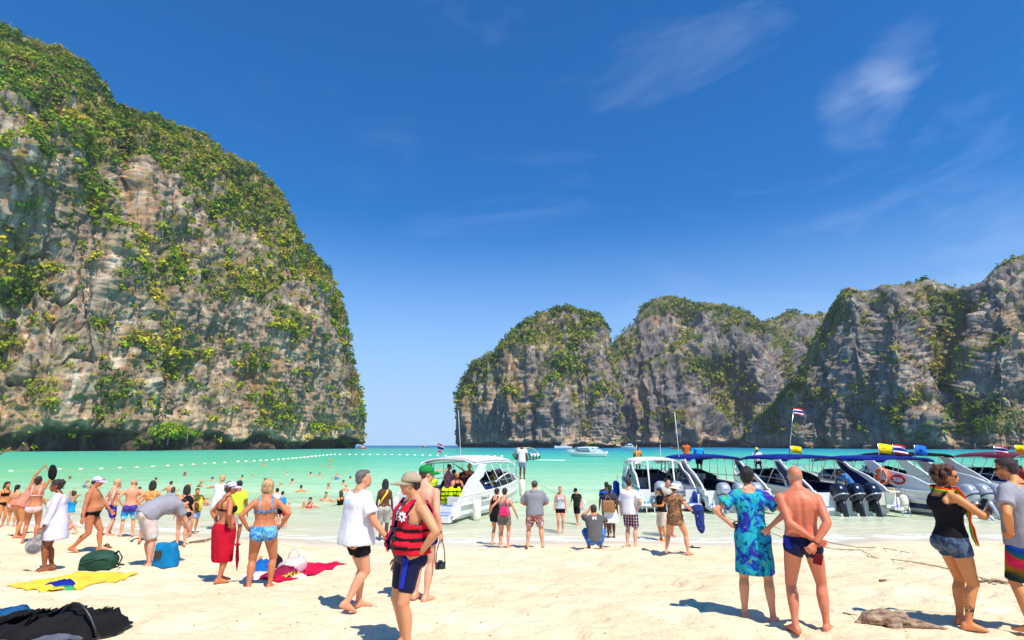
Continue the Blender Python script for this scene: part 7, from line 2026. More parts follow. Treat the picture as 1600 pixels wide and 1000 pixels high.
for k, (lab, u, vw, vh, fc, hm, st, sk, sx) in enumerate(BA):
    lab = lab.replace("pair bather", "bather")
    bather(lab, u, vw, vh, fc, hm, st, sk, sx, hands=UP if ('arm up' in lab or 'raised' in lab or 'waving' in lab) else None, H=1.2 if 'child' in lab else 1.68,
           top=(RED_CL if 'red and yellow' in lab else (CYAN_CL if sx == 'f' and k % 2 else (BLACK_CL if sx == 'f' else None))))

def aboard(boat, lab, lp, face, H, pose, skin, sex, hairm, style, top=None, bottom=None, group="people aboard the boats", hat=None, fz=None):
    bpy.context.view_layer.update()
    w = boat.matrix_world @ Vector(lp)
    P = dict(sex=sex, skin=skin, H=H); P.update(pose)
    r, o = person(lab, 0, 0, 0, face, P, vox=.026, group=group, pos=tuple(w))
    if hairm: hair(r, o, hairm, style, vox=.02)
    if top is not None: top(r, o)
    if bottom is not None: shorts(r, o, bottom, vox=.026)
    if hat is not None: cap(r, o, hat)
    return r, o
SIT = lambda: dict(pelvis=(0, 0, .30), feet=((-.08, .26, 0), (.08, .26, 0)), knee_pole=((0, 1, .6), (0, 1, .6)), hands=(dict(p=(-.1, .22, .42)), dict(p=(.1, .22, .42))))
T = lambda m, **k: (lambda r, o: tee(r, o, m, vox=.026, **k)); TK = lambda m, **k: (lambda r, o: tank(r, o, m, vox=.026, **k))
B = BOAT_L
aboard(B, "blonde woman in a black strapless dress holding the hardtop frame", (0.35, 2.6, .26), 200, 1.66, dict(hands=(dict(p=(.1, .2, .7)), dict(p=(.42, .05, 1.0)))), 'tan', 'f', H_BLOND, "bun", lambda r, o: (tank(r, o, BLACK_CL, "dress", hem=-.05, low=.24, strapx=.3, vox=.026), skirt(r, o, BLACK_CL, [(.56, .11, .09), (.3, .15, .12)], vox=.026)))
aboard(B, "woman in a pink cover up standing among the seated passengers", (-0.45, 2.3, .26), 100, 1.64, dict(hands=('hang', 'hip')), 'tan', 'f', H_BROWN, "bun", T(cloth("pink_chiffon", srgb(206, 130, 150)), hem=-.14))
aboard(B, "blond man in a black vest seated at the stern beside the life vests", (0.55, 1.15, .30), 150, 1.74, SIT(), 'tan', 'm', H_BLOND, "crop", TK(BLACK_CL, low=.26), NAVY_CL)
aboard(B, "dark haired passenger in coral sitting low by the stern fin", (0.98, 1.7, .30), 200, 1.62, SIT(), 'fair', 'f', H_BLACK, "short", T(cloth("coral_jersey", srgb(226, 90, 84))), NAVY_CL)
aboard(B, "bald passenger seated behind the outboards, nearest the far fin", (-1.02, 1.3, .34), 30, 1.7, SIT(), 'fair', 'm', None, "crop", None, NAVY_CL)
aboard(B, "black haired passenger with a lime strap between the outboards", (-0.72, 1.45, .34), -20, 1.66, SIT(), 'gold', 'm', H_BLACK, "crop", T(LIME), NAVY_CL)
aboard(B, "passenger in grey leaning on the far bench of the hardtop boat", (-0.62, 3.0, .34), 80, 1.7, SIT(), 'fair', 'm', H_BLACK, "short", T(GREY_TEE), NAVY_CL)
aboard(B, "dark haired passenger in a purple cap sitting beside the pink cover up", (-0.1, 2.9, .30), 120, 1.68, SIT(), 'tan', 'm', H_BROWN, "short", T(cloth("plum_jersey", srgb(120, 50, 90))), NAVY_CL, hat=cloth("plum_twill", srgb(110, 40, 80)))
aboard(B, "passenger with an olive shirt behind the slanted struts", (0.72, 4.0, .34), 60, 1.68, SIT(), 'tan', 'm', H_BROWN, "short", T(OLIVE), NAVY_CL)
aboard(B, "passenger in a lilac hat behind the slanted struts", (0.62, 4.6, .34), 70, 1.66, SIT(), 'tan', 'f', H_BROWN, "short", T(cloth("lilac_jersey", srgb(180, 150, 200))), NAVY_CL, hat=cloth("lilac_twill", srgb(190, 150, 200)))
aboard(B, "passenger in a magenta hat nearest the boatman", (0.5, 5.1, .34), 60, 1.66, SIT(), 'tan', 'f', H_BROWN, "short", T(cloth("plum_jersey", srgb(120, 50, 90))), NAVY_CL, hat=cloth("magenta_twill", srgb(190, 60, 110)))
r, o = aboard(B, "boatman in white shirt and pale shorts standing on the bow", (0.95, 6.75, 1.08), 12, 1.68, dict(head=(-70, 0, 0), hands=('hang', dict(p=(.14, .05, .52))), feet=((-.05, 0, 0), (.05, .06, 0))), 'dark', 'm', H_BLACK, "crop", T(WHITE_CL, hem=-.06, loose=.016), cloth("pale_check", srgb(150, 160, 190)), hat=NAVY_CL)
bpy.context.view_layer.update()
aboard(BOAT_A, "crew member in ochre far forward on the bow of the teal striped boat", (0.1, 7.2, 1.12), 180, 1.5, dict(), 'dark', 'm', H_BLACK, "crop", T(cloth("ochre_jersey", srgb(200, 140, 60))), KHAKI)
aboard(BOAT_B, "crew in orange sitting on the forward navy bimini", (0.0, 5.6, 1.78), 20, 1.4, SIT(), 'dark', 'm', H_BLACK, "crop", T(cloth("orange_jersey", srgb(220, 110, 50))), NAVY_CL)
aboard(BOAT_B, "crew in a bright blue t-shirt leaning over the bow rail past the bimini", (1.0, 6.6, 1.15), 20, 1.62, dict(lean=12, hands=(dict(p=(-.1, .25, .62)), dict(p=(.16, .2, .55)))), 'dark', 'm', H_BLACK, "crop", T(CYAN_CL), NAVY_CL)
aboard(BOAT_D, "person in a yellow cap far forward beyond the yellow flag", (0.1, 7.6, 1.3), 200, 1.6, SIT(), 'dark', 'm', H_BLACK, "crop", T(WHITE_CL), NAVY_CL, hat=YEL_CL)
aboard(BOAT_D, "passenger in the shade of the navy canopy with the tall staff", (-0.8, 4.6, .34), 90, 1.66, SIT(), 'brown', 'm', H_BLACK, "crop", T(cloth("maroon_jersey", srgb(90, 30, 40))), NAVY_CL)
aboard(BOAT_D, "crew member reaching into the engine well beside the dark outboards", (0.75, 1.3, .28), 250, 1.6, dict(lean=30, bend=35, head=(0, 30, 0), hands=(dict(p=(-.1, .35, .45)), dict(p=(.12, .35, .45)))), 'dark', 'm', H_BLACK, "crop", T(cloth("sky_blue_jersey", srgb(70, 130, 190))), NAVY_CL)
aboard(BOAT_G, "passenger in a pink cap aboard the red boat", (-0.6, 2.6, .34), 150, 1.62, SIT(), 'tan', 'f', H_BROWN, "short", T(cloth("pink_jersey", srgb(220, 90, 130))), NAVY_CL, hat=cloth("pink_twill", srgb(226, 80, 130)))
aboard(BOAT_G, "shirtless man standing aboard the red boat", (-0.1, 3.0, .28), 200, 1.7, dict(), 'tan', 'm', H_BLACK, "crop", None, ROYAL)

# ================================================================ FLOAT LINE
FL = plain("float_white", srgb(240, 236, 226), .4, var=.06)
fpx = [(17, 737.5), (93, 734.5), (126, 734.2), (158, 733.8), (187, 732.5), (214, 731.3), (239, 730.2), (262, 729), (283, 728), (302, 727), (320, 725.8), (335, 724.8), (351, 723.8), (372, 722.3), (384, 721.8), (397, 721.4), (407, 720.7), (416, 720.4), (426, 719.8),
       (435, 719.2), (443, 718.6), (450, 718), (457, 717.4), (463, 716.9), (469, 716.4), (475, 715.8), (481, 715.2), (487, 714.5), (493, 714), (499, 713.4), (505, 712.8), (511, 712.2), (517, 711.6), (523, 711.2),
       (531, 711.2), (546, 711.2), (556, 711.3), (567, 711.3), (578, 711.4), (590, 711.4), (601, 711.5), (612, 711.6), (624, 711.8), (636, 712), (648, 712.2), (660, 712.4), (672, 712.6), (684, 712.8), (696, 713), (728, 713.4), (740, 713.4), (750, 713.5), (762, 713.6), (773, 713.7), (784, 713.9)]
fme = None
for u, v in fpx:
    p = at_z(u, v - .5, 0)
    if fme is None:
        m = MB(); m.tube([(-.26, 0, .05), (-.2, 0, .05), (.2, 0, .05), (.26, 0, .05)], [.1, .17, .17, .1], 10); fme = m.mesh("float", True); fme.materials.append(FL)
    o = link("float", fme, None, None, (p[0], p[1], 0), (0, 0, .05 * math.sin(u)))
    k = max(.75, min(1.25, p[1] / 110)); o.scale = (k, k, k)
    tag(o, "small white float strung on the bathing area line", "buoy", "floats on the bathing area line")
for A, Bq in ((0, 33), (34, 48), (49, 54)):
    m = MB(); m.tube([tuple(at_z(u, v - .3, 0) + np.array([0, 0, .03])) for u, v in fpx[A:Bq + 1]], .02, 5)
    tag(m.obj("float_rope", ROPE), ("thin rope threading the floats in front of the tall cliff", "thin rope threading the floats across the open gap", "short rope threading the floats beyond the hardtop boat")[(A > 0) + (A > 40)], "rope", "ropes of the float line")

# ================================================================ THINGS ON THE SAND
def sheet(name, outline, mat, thick=.010, amp=.03, n=26, seed=1, label=None, cat="towel", group=None, lift=.012):
    """crumpled cloth lying on the sand; outline = photo pixels of its corners (quad)"""
    c = [np.array(on_ground(*q)) for q in outline]; V = []
    for i in range(n + 1):
        for j in range(n + 1):
            a, b = i / n, j / n
            p = (c[0] * (1 - a) + c[1] * a) * (1 - b) + (c[3] * (1 - a) + c[2] * a) * b; V.append(p)
    V = np.array(V); e = fbm(V * 2.6, 3, seed)
    edge = np.array([min(i, n - i, j, n - j) / n for i in range(n + 1) for j in range(n + 1)])
    V[:, :2] += .12 * np.stack([fbm(V * 1.7, 2, seed + 5), fbm(V * 1.7, 2, seed + 8)], 1) * np.linalg.norm(c[0] - c[1]) * .35
    V[:, 2] = np.array([sand_z(q[0], q[1]) for q in V]) + lift + np.abs(ridged(V * np.array([2.2, 3.4, 0]), 2, seed + 2) - .45) * amp * 2.4 * sstep(0, .06, edge) + amp * .5 * e
    idx = np.arange((n + 1) ** 2).reshape(n + 1, n + 1); F = np.stack([idx[:-1, :-1], idx[1:, :-1], idx[1:, 1:], idx[:-1, 1:]], -1).reshape(-1, 4)
    me = mesh_np(name, V, F); o = link(name, me, mat); s = o.modifiers.new("t", 'SOLIDIFY'); s.thickness = thick; s.offset = -1
    if label: tag(o, label, cat, group)
    return o
def heap(name, u, v, size, mat, label, cat, seed=1, rz=0.0, amp=.05, scale=7, group=None, sink=.3):
    """soft pile of cloth: displaced flattened dome"""
    p = on_ground(u, v); n = 46; ro_, th_ = np.meshgrid(np.linspace(0, 1.06, n), np.linspace(0, 2 * math.pi, 73), indexing='ij')
    ol_ = (1 + .17 * fbm(np.stack([np.cos(th_) * 1.6 + seed, np.sin(th_) * 1.6, 0 * th_], -1), 2, seed)) / (np.abs(np.cos(th_)) ** 2.6 + np.abs(np.sin(th_)) ** 2.6) ** (1 / 2.6)
    a_, b_ = ro_ * np.cos(th_) * ol_, ro_ * np.sin(th_) * ol_
    q3 = np.stack([a_ * size[0], b_ * size[1], 0 * a_], -1) + seed * 7.3
    rr = ro_
    base_ = np.clip(1 - rr ** 2, 0, 1) ** .62
    big_ = .62 + .38 * fbm(q3 * 1.5 / max(size[0], .3) + 3, 2, seed + 2) + .25 * sstep(-.6, .7, a_ * .6 - b_ * .2)
    ang = rz + .7; wv = np.stack([(q3[..., 0] * math.cos(ang) + q3[..., 1] * math.sin(ang)) * .5, (-q3[..., 0] * math.sin(ang) + q3[..., 1] * math.cos(ang)) * 2.0, 0 * a_], -1)
    wv = wv + .12 * fbm(q3 * 3, 2, seed + 6)[..., None]
    fold = np.abs(fbm(wv * 3.6 / (size[0] + .25), 2, seed + 4)) * -1.7 + .34
    h_ = size[2] * .62 * base_ * big_ + (fold * amp * .9 + .3 * amp * fbm(wv * 6, 2, seed + 9)) * sstep(0, .35, base_)
    h_ = np.where(rr < 1.0, np.maximum(h_, .012), -.05)
    lean_ = .10 * size[0] * fold * base_
    G = np.stack([a_ * size[0] / 2 + lean_, b_ * size[1] / 2, h_], -1)
    idx = np.arange(n * 73).reshape(n, 73); F = np.stack([idx[:-1, :-1], idx[1:, :-1], idx[1:, 1:], idx[:-1, 1:]], -1).reshape(-1, 4)
    me = mesh_np(name, G.reshape(-1, 3), F)
    o = link(name, me, mat, None, (p[0], p[1], sand_z(p[0], p[1]) + .01), (0, 0, rz)); tag(o, label, cat, group); return o
def nrm_rows(a): return a / (np.linalg.norm(a, axis=1, keepdims=True) + 1e-9)

YEL_TOWEL = cloth("yellow_terry", srgb(236, 196, 66), .12, 1, .5, 8); CRIMSON = cloth("crimson_terry", srgb(206, 18, 66), .12, 1, .5, 8); GREY_SHEET = cloth("grey_cotton_sheet", srgb(96, 100, 112), .2, .95, .5, 8)
sheet("beach_towel", [(10, 914), (150, 893), (214, 899), (80, 929)], YEL_TOWEL, seed=3, amp=.035, label="crumpled yellow beach towel spread flat on the sand")
heap("bundled_cloth", 92, 920, (.36, .2, .16), cloth("royal_cotton", srgb(22, 42, 140), .2), "dark blue garment crumpled on the yellow towel", "clothes", 3, .3, .035, 12)
heap("bundled_cloth", 97, 924, (.3, .12, .07), cloth("green_cotton", srgb(60, 150, 100), .2), "green cloth tucked under the dark blue garment", "clothes", 5, .2, .025, 14)
heap("bundled_cloth", 55, 914, (.36, .14, .06), cloth("taupe_cotton", srgb(150, 130, 104), .2), "taupe cloth lying on the yellow towel's near edge", "clothes", 7, .1, .02, 12)
sheet("beach_sheet", [(-60, 1010), (40, 962), (196, 962), (90, 1010)], GREY_SHEET, seed=9, amp=.05, label="rumpled grey beach sheet spread under the black clothes", cat="beach sheet")
heap("black_clothes", 62, 984, (1.5, .85, .40), cloth("black_cotton", srgb(28, 27, 30), .25, .95, .6, 7), "large pile of black clothes heaped on the grey sheet", "clothes", 11, .25, .11, 2.6)
bs = MB(); q0 = on_ground(60, 984); pts = [(q0[0] + .20 + .55 * k / 9, q0[1] - .05 - .10 * k / 9, .06 + .26 * math.sin(math.pi * (k / 9) ** .8)) for k in range(10)]
bs.tube([(x, y, sand_z(x, y) + z) for x, y, z in pts], .016, 8); tag(bs.obj("bag_strap", BLACK_PLASTIC, None, True), "black strap looping off the dark clothes pile", "strap")
heap("blue_shirt", 16, 967, (.5, .3, .26), cloth("steel_blue_cotton", srgb(30, 84, 130), .2), "steel blue shirt folded at the sheet's far edge", "clothes", 13, .1, .05, 7)
# green backpack, shoes
p = on_ground(154, 889); root = empty("backpack", (p[0], p[1], sand_z(p[0], p[1])), R(12)); tag(root, "dark green backpack lying on its side on the sand", "backpack")
m = MB(); m.ell((0, 0, .15), (.31, .19, .17), None, 22, 14); m.box((-.02, .02, .08), (.5, .3, .14)); me = remesh(m, .02, 3); wrinkle(me, .014, 9, 4); link("bag_body", me, cloth("dark_green_nylon", srgb(38, 74, 58), .15, .6, .4, 7), root)
m = MB(); m.tube([(-.24, -.17, .16), (-.05, -.22, .2), (.2, -.16, .19)], .008, 6); m.obj("zip", BLACK_PLASTIC, root, True)
m = MB(); m.tube([(.2, 0, .22), (.3, -.05, .3), (.38, -.08, .2), (.34, -.1, .05)], .022, 8, squash=.4); m.obj("strap", BLACK_PLASTIC, root, True)
def sandal(u, v, rz, mat, lab, z=.0, tilt=0.0):
    p = on_ground(u, v); root = empty("sandal", (p[0], p[1], sand_z(p[0], p[1]) + z), rz); root.rotation_euler[0] = tilt; tag(root, lab, "sandal", "sandals on the sand")
    m = MB(); rr_ = []
    for y, w in ((-.13, .025), (-.11, .036), (-.02, .034), (.06, .046), (.11, .04), (.135, .02)): rr_.append([(-w, y, 0), (w, y, 0), (w, y, .022), (-w, y, .022)])
    m.loft(rr_); m.obj("sole", mat, root); m = MB(); m.tube([(-.042, .03, .02), (-.015, .06, .055), (0, .09, .025), (.015, .06, .055), (.042, .03, .02)], .009, 6); m.obj("strap", BLACK_PLASTIC, root, True)
sandal(172, 880, .8, BLACK_PLASTIC, "black sandal propped against the green backpack", .12, .2); sandal(184, 883, 1.3, BLACK_PLASTIC, "black sandal lying furthest from the green backpack"); sandal(166, 871, 1.0, WOOD_V, "brown sandal resting on top of the green backpack", .24, .1)
sandal(1086, 862, 1.2, BLACK_PLASTIC, "dark sandal at the waterline by the leopard shirt", .0)
# blue dry bag
p = on_ground(257, 886); root = empty("dry_bag", (p[0], p[1], sand_z(p[0], p[1])), R(-8)); tag(root, "open bright blue beach bag with a dark printed patch", "bag")
m = MB(); rr_ = []
for z, w, d in ((0, .21, .13), (.04, .225, .14), (.18, .215, .13), (.30, .21, .105), (.36, .215, .08), (.43, .20, .035)): rr_.append(ring(np.array([.015 * math.sin(z * 9), 0, z]), np.array([1., 0, 0]), np.array([0, 1., 0]), w, d, 22, 3.4))
m.loft(rr_); me = remesh(m, .016, 2); wrinkle(me, .02, 8, 6, (1, 1, .6)); link("bag_body", me, cloth("teal_blue_nylon", srgb(14, 116, 168), .14, .55, .5, 6), root)
m = MB(); m.box((-.05, -.145, .24), (.13, .02, .13)); m.obj("patch", plain("dark_patch", srgb(66, 52, 34), .6, var=.4, scale=20), root)
# crimson towel and pile
sheet("beach_towel", [(396, 905), (476, 884), (541, 882), (440, 910)], CRIMSON, seed=15, amp=.035, label="crimson towel spread beside the pile of clothes")
heap("bundled_cloth", 438, 900, (.62, .4, .34), cloth("burgundy_terry", srgb(140, 34, 70), .15, 1, .5, 8), "burgundy towel bundled beside the blonde woman's leg", "clothes", 21, .2, .06, 6)
heap("bundled_cloth", 398, 900, (.42, .3, .2), LILAC_WHITE, "white lilac cloth heaped behind the blonde woman", "clothes", 23, .4, .04, 8)
heap("bundled_cloth", 408, 892, (.4, .3, .34), cloth("blue_nylon_cloth", srgb(24, 100, 176), .15), "blue garment in the pile behind the blonde woman", "clothes", 25, .1, .05, 8)
heap("bundled_cloth", 405, 890, (.24, .2, .38), cloth("peach_cotton", srgb(236, 150, 100), .15), "peach cloth on top of the blue garment", "clothes", 26, .5, .03, 9)
heap("bundled_cloth", 428, 886, (.34, .26, .42), cloth("black_cotton2", srgb(30, 26, 28), .3), "black clothes at the back of the pile", "clothes", 27, .8, .05, 9)
heap("bundled_cloth", 452, 903, (.40, .16, .15), fabric("gold_black_print", lambda t: t.mix(t.ramp(t.noise(t.coord(), 26, 2), [(.46, (0,) * 3), (.52, (1,) * 3)]), srgb(40, 30, 20), srgb(206, 160, 60))), "gold and black patterned scarf on the crimson towel", "scarf", 29, .5, .03, 11)
heap("bundled_cloth", 466, 903, (.26, .14, .10), WHITE_CL, "small white cloth beside the gold patterned scarf", "clothes", 31, .3, .02, 11)
heap("bundled_cloth", 480, 896, (.20, .10, .09), ROYAL, "small blue and white packet on the crimson towel", "packet", 33, .2, .01, 11)
def plastic(name, c):
    t = NT(name); t.base(c, .25, 0, .4); tr = t.n.new("ShaderNodeBsdfTransparent"); m = t.n.new("ShaderNodeMixShader"); m.inputs[0].default_value = .5
    t.l.new(tr.outputs[0], m.inputs[1]); t.l.new(t.b.outputs[0], m.inputs[2]); t.l.new(m.outputs[0], t.out.inputs[0]); t.bump(t.noise(t.coord(), 16, 4, .6, 1.5), .8, .02); return t.m
CLEAR = plastic("thin_white_plastic", srgb(224, 218, 224)); GREYBAG = plastic("thin_grey_plastic", srgb(150, 148, 152))
p = on_ground(457, 893); root = empty("plastic_bag", (p[0], p[1], sand_z(p[0], p[1]) + .02), .3); tag(root, "thin white plastic carrier bag with a loop handle", "plastic bag")
m = MB(); m.ell((0, 0, .14), (.24, .17, .16), None, 24, 16); me = remesh(m, .02, 1); wrinkle(me, .05, 7, 8); link("bag_body", me, CLEAR, root)
m = MB(); m.tube([(-.09, 0, .26), (-.06, 0, .38), (.02, 0, .42), (.08, 0, .36), (.1, 0, .25)], .018, 6, squash=.4); m.obj("handle", CLEAR, root, True)
# driftwood and debris
DRIFT = fabric("driftwood_bark", lambda t: t.mix(t.ramp(t.noise(t.coord(scale=(1, 3, 3)), 9, 5, .7), [(.35, (0,) * 3), (.65, (1,) * 3)]), srgb(92, 66, 52), srgb(186, 160, 136)), 1.0)
p = on_ground(1395, 975); root = empty("driftwood", (p[0], p[1], sand_z(p[0], p[1]) - .02), R(-8)); tag(root, "weathered chunk of driftwood with a tapering root", "driftwood")
m = MB(); m.tube([(-.34, 0, .05), (-.25, .01, .09), (-.08, .02, .11), (.08, 0, .09), (.22, -.02, .06), (.52, -.05, .03)], [.03, .085, .10, .085, .05, .010], 14, squash=.8); m.ell((.12, .05, .13), (.07, .05, .05)); m.ell((-.02, -.09, .04), (.08, .05, .05)); m.ell((-.36, 0, .04), (.05, .03, .03)); m.tube([(.2, .03, .06), (.44, .05, .04)], [.03, .008], 8)
me = remesh(m, .011, 1); wrinkle(me, .022, 12, 9, (.4, 1, 1)); link("trunk", me, DRIFT, root)
def twig(u, v, pts, r0, lab, rz=0, cat="driftwood"):
    p = on_ground(u, v); m = MB(); [m.tube([(x, y, z + .012) for x, y, z in q], [r0] * (len(q) - 1) + [r0 * .4], 6) for q in pts]
    o = m.obj("driftwood_twig", DRIFT, None, True, (p[0], p[1], sand_z(p[0], p[1])), (0, 0, rz)); tag(o, lab, cat); return o
twig(316, 853, [[(-.35, 0, .0), (0, .06, .05), (.3, .1, .12)], [(-.3, -.05, 0), (.1, 0, .03), (.34, .06, .14)], [(.1, .02, .04), (.28, .15, .1)]], .018, "bundle of dry driftwood sticks near the red towel")
twig(1555, 912, [[(-.2, .05, .02), (0, 0, .06), (.2, -.08, .02)], [(-.1, 0, .02), (.12, .05, .05)], [(.0, .0, .04), (.22, -.02, .0)]], .02, "small dark driftwood scrap beyond the denim shorts")
twig(1380, 906, [[(-.06, 0, 0), (.06, 0, .02)]], .028, "stub of wood poking from the dug sand ridge")
twig(1328, 956, [[(-.05, .06, 0), (.05, -.06, .01)]], .012, "short dark stick in front of the bald man's feet")
# litter of shell and leaf fragments scattered over the beach
dm = MB(); rg_ = random.Random(5)
for k in range(420):
    y = 5.4 + 10.5 * rg_.random() ** .8; x = rg_.uniform(-1, 1) * (1.2 + .95 * y); z = sand_z(x, y) + .003
    s_ = rg_.uniform(.006, .02); a = rg_.uniform(0, 6.28)
    dm.add([(x + s_ * math.cos(a), y + s_ * math.sin(a), z), (x - s_ * math.sin(a) * .6, y + s_ * math.cos(a) * .6, z + .004), (x - s_ * math.cos(a), y - s_ * math.sin(a), z), (x + s_ * math.sin(a) * .6, y - s_ * math.cos(a) * .6, z + .006)], [(0, 1, 2, 3)])
tag(dm.obj("beach_debris", plain("debris", srgb(128, 94, 66), .9, var=.5, scale=3)), kind="stuff")
# mooring ropes across the wet sand
for k, (A, Bq, lab) in enumerate((((1110, 800), (1600, 915), "thin mooring rope running ashore in front of the denim shorts"), ((1130, 800), (1420, 868), "slack mooring rope trailing past the bald man"), ((812, 752), (838, 758), "pale bow rope of the hardtop boat"))):
    if k < 2:
        a = np.array(on_ground(*A, True)); b = np.array(on_ground(*Bq)); pts = []
        for i in range(25):
            q = a + (b - a) * i / 24; pts.append((q[0] + .06 * math.sin(i * .9), q[1], max(sand_z(q[0], q[1]), 0) + .015 + .35 * max(0, 1 - i / 5) ** 2))
        m = MB(); m.tube(pts, .012, 6)
    else:
        bpy.context.view_layer.update(); b0 = BOAT_L.matrix_world @ Vector((0, 8.25, 1.2)); m = MB(); m.tube([b0, b0 + Vector((.6, .4, -.25)), b0 + Vector((1.4, 1.0, -.6)), b0 + Vector((2.4, 2.2, -1.15))], .02, 6)
    tag(m.obj("mooring_rope", ROPE, None, True), lab, "rope", "mooring ropes")

# ================================================================ THINGS HELD
def world(r, p): return Matrix.Translation(r.root.location) @ Matrix.Rotation(r.root.rotation_euler[2], 4, 'Z') @ Vector(p)
def handbag(r, hp, size, mat, lab, name="handbag", strap_top=None, rz=0.0, slump=.8):
    w = world(r, hp); root = empty(name, tuple(w), r.root.rotation_euler[2] + rz); tag(root, lab, "bag")
    W, D, Hh = size; m = MB(); rr_ = []
    for q, k, d in ((0, .92, 1.0), (.1, 1.0, 1.1), (.45, .96, 1.0), (.8, slump, .7), (1, slump * .9, .35)): rr_.append(ring(np.array([0, 0, Hh * q]), np.array([1., 0, 0]), np.array([0, 1., 0]), W / 2 * k, D / 2 * d, 20, 3.2))
    m.loft(rr_); me = remesh(m, .012, 2); wrinkle(me, .010, 10, 3); link("bag_body", me, mat, root)
    if strap_top is not None:
        t_ = Matrix.Rotation(-rz, 4, 'Z') @ (Vector(strap_top) - Vector(hp)); s = MB()
        for k in (-1, 1): s.tube([(k * W * .3, 0, Hh * .9), tuple(Vector((k * W * .12, 0, Hh)) * .4 + t_ * .6), tuple(t_)], .012, 6)
        s.obj("strap", mat, root, True)
    return root
r = PINKW[0]; c, x, f, u = r.at(.1); handbag(r, c - f * .135 * r.H + x * .035 * r.H - u * .075 * r.H, (.30, .12, .21), PINK_BAG, "hot pink shoulder bag on the back of the mini skirt woman", strap_top=r.at(.31)[0] + x * .03 * r.H - f * .02 * r.H, slump=.72)
r = BROWNW[0]; c, x, f, u = r.at(.06); handbag(r, c - f * .14 * r.H - x * .045 * r.H - u * .09 * r.H, (.38, .15, .33), BROWN_BAG, "large brown leather shoulder bag of the white skirt woman", strap_top=r.at(.31)[0] - x * .06 * r.H - f * .01 * r.H, slump=.95)
r = WADER[0]; handbag(r, r.at(.02)[0] + r.at(.02)[1] * -.15 * r.H + np.array([0, 0, -.16]), (.3, .12, .3), plain("white_canvas_bag", srgb(216, 212, 206), .8), "white cotton bag slung on the wading man", strap_top=r.at(.30)[0], slump=.9)
r = TUNIC[0]; w = r.wri[0] + r.hdir[0] * .06; rt = empty("plastic_bag", tuple(world(r, w)), 0); tag(rt, "grey translucent plastic bag hanging from the tunic woman's hand", "plastic bag")
m = MB(); m.ell((-.08, 0, -.25), (.13, .09, .14), None, 22, 14); m.tube([(0, 0, 0), (-.03, 0, -.1), (-.07, 0, -.2)], [.014, .04, .10], 12); me = remesh(m, .014, 2); wrinkle(me, .03, 8, 4); link("bag_body", me, GREYBAG, rt)
m = MB(); m.ell((-.08, 0, -.29), (.10, .07, .075), None, 12, 8); m.obj("contents", cloth("dark_contents", srgb(92, 90, 98), .3), rt, True)
r = GREENMAN[0]; w = world(r, r.wri[1] + r.hdir[1] * .07); rt = empty("camera", tuple(w - Vector((0, 0, .36))), .4); tag(rt, "black compact camera hanging on its strap from the green cap man's hand", "camera")
m = MB(); m.box((0, 0, 0), (.13, .05, .085)); m.box((0, 0, .05), (.05, .045, .03)); m.obj("camera_body", BLACK_PLASTIC, rt); m = MB(); m.tube([(0, -.02, 0), (0, -.085, 0)], .034, 14); m.obj("lens", DARK_GLASS, rt, True)
m = MB(); m.tube([(-.065, 0, .03), (-.05, 0, .2), (-.005, 0, .36)], .007, 5); m.tube([(.065, 0, .03), (.05, 0, .2), (.005, 0, .36)], .007, 5); m.obj("camera_strap", plain("strap_brown", srgb(80, 56, 40), .7), rt, True)
r = CURLY[0]; w = world(r, (r.wri[0] + r.wri[1]) / 2 + r.hdir[1] * .09); rt = empty("phone", tuple(w), r.root.rotation_euler[2]); tag(rt, "dark phone held up by the curly haired woman", "phone")
m = MB(); m.box((0, 0, .02), (.075, .012, .14), Matrix.Rotation(-.6, 3, 'X')); m.obj("phone_body", BLACK_PLASTIC, rt)
r = PHONEW[0]; w = world(r, (r.wri[0] + r.wri[1]) / 2 + r.hdir[1] * .09); rt = empty("phone", tuple(w), r.root.rotation_euler[2]); tag(rt, "small phone in the hands of the khaki shorts woman", "phone")
m = MB(); m.box((0, 0, .02), (.075, .012, .14), Matrix.Rotation(-.6, 3, 'X')); m.obj("phone_body", BLACK_PLASTIC, rt)
r = YOUTH[0]; w = world(r, (r.wri[0] + r.wri[1]) / 2 + r.hdir[1] * .07); rt = empty("water_toy", tuple(w), 0); tag(rt, "bright yellow tube shaped toy held by the olive shirt youth", "toy")
m = MB(); m.tube([(0, 0, .1), (0, 0, -.25)], [.05, .04], 10); m.tube([(0, 0, .1), (0, 0, .16)], .025, 8); m.obj("toy_body", plain("yellow_plastic", srgb(244, 196, 20), .4), rt, True)
r = LEO[0]; w = world(r, r.wri[1] + r.hdir[1] * .09); rt = empty("sarong", tuple(w), 0); tag(rt, "blue and black patterned sarong hanging from the leopard shirt woman's hand", "sarong")
m = MB(); m.ell((.02, .02, .0), (.12, .10, .12)); m.tube([(.02, 0, .02), (.06, 0, -.2), (.08, 0, -.42), (.09, 0, -.5)], [.10, .11, .09, .03], 12, squash=.5); me = remesh(m, .014, 2); wrinkle(me, .04, 9, 6, (1, 1, .3)); link("cloth_body", me, fabric("dark_blue_print", pr_floral([srgb(16, 20, 50), srgb(20, 26, 60), srgb(40, 70, 150), srgb(20, 24, 56), srgb(170, 140, 110)], 22, 7)), rt)
r = STRETCH[0]; w = world(r, (r.wri[0] + r.wri[1]) / 2 + np.array([.10, 0, -.05])); rt = empty("beach_bag", tuple(w), 0); tag(rt, "dark bag held overhead by the stretching woman", "bag")
m = MB(); m.ell((.07, 0, -.05), (.09, .08, .20), Matrix.Rotation(-.15, 3, 'Y')); me = remesh(m, .016, 2); wrinkle(me, .02, 9, 2); link("bag_body", me, BLACK_CL, rt)
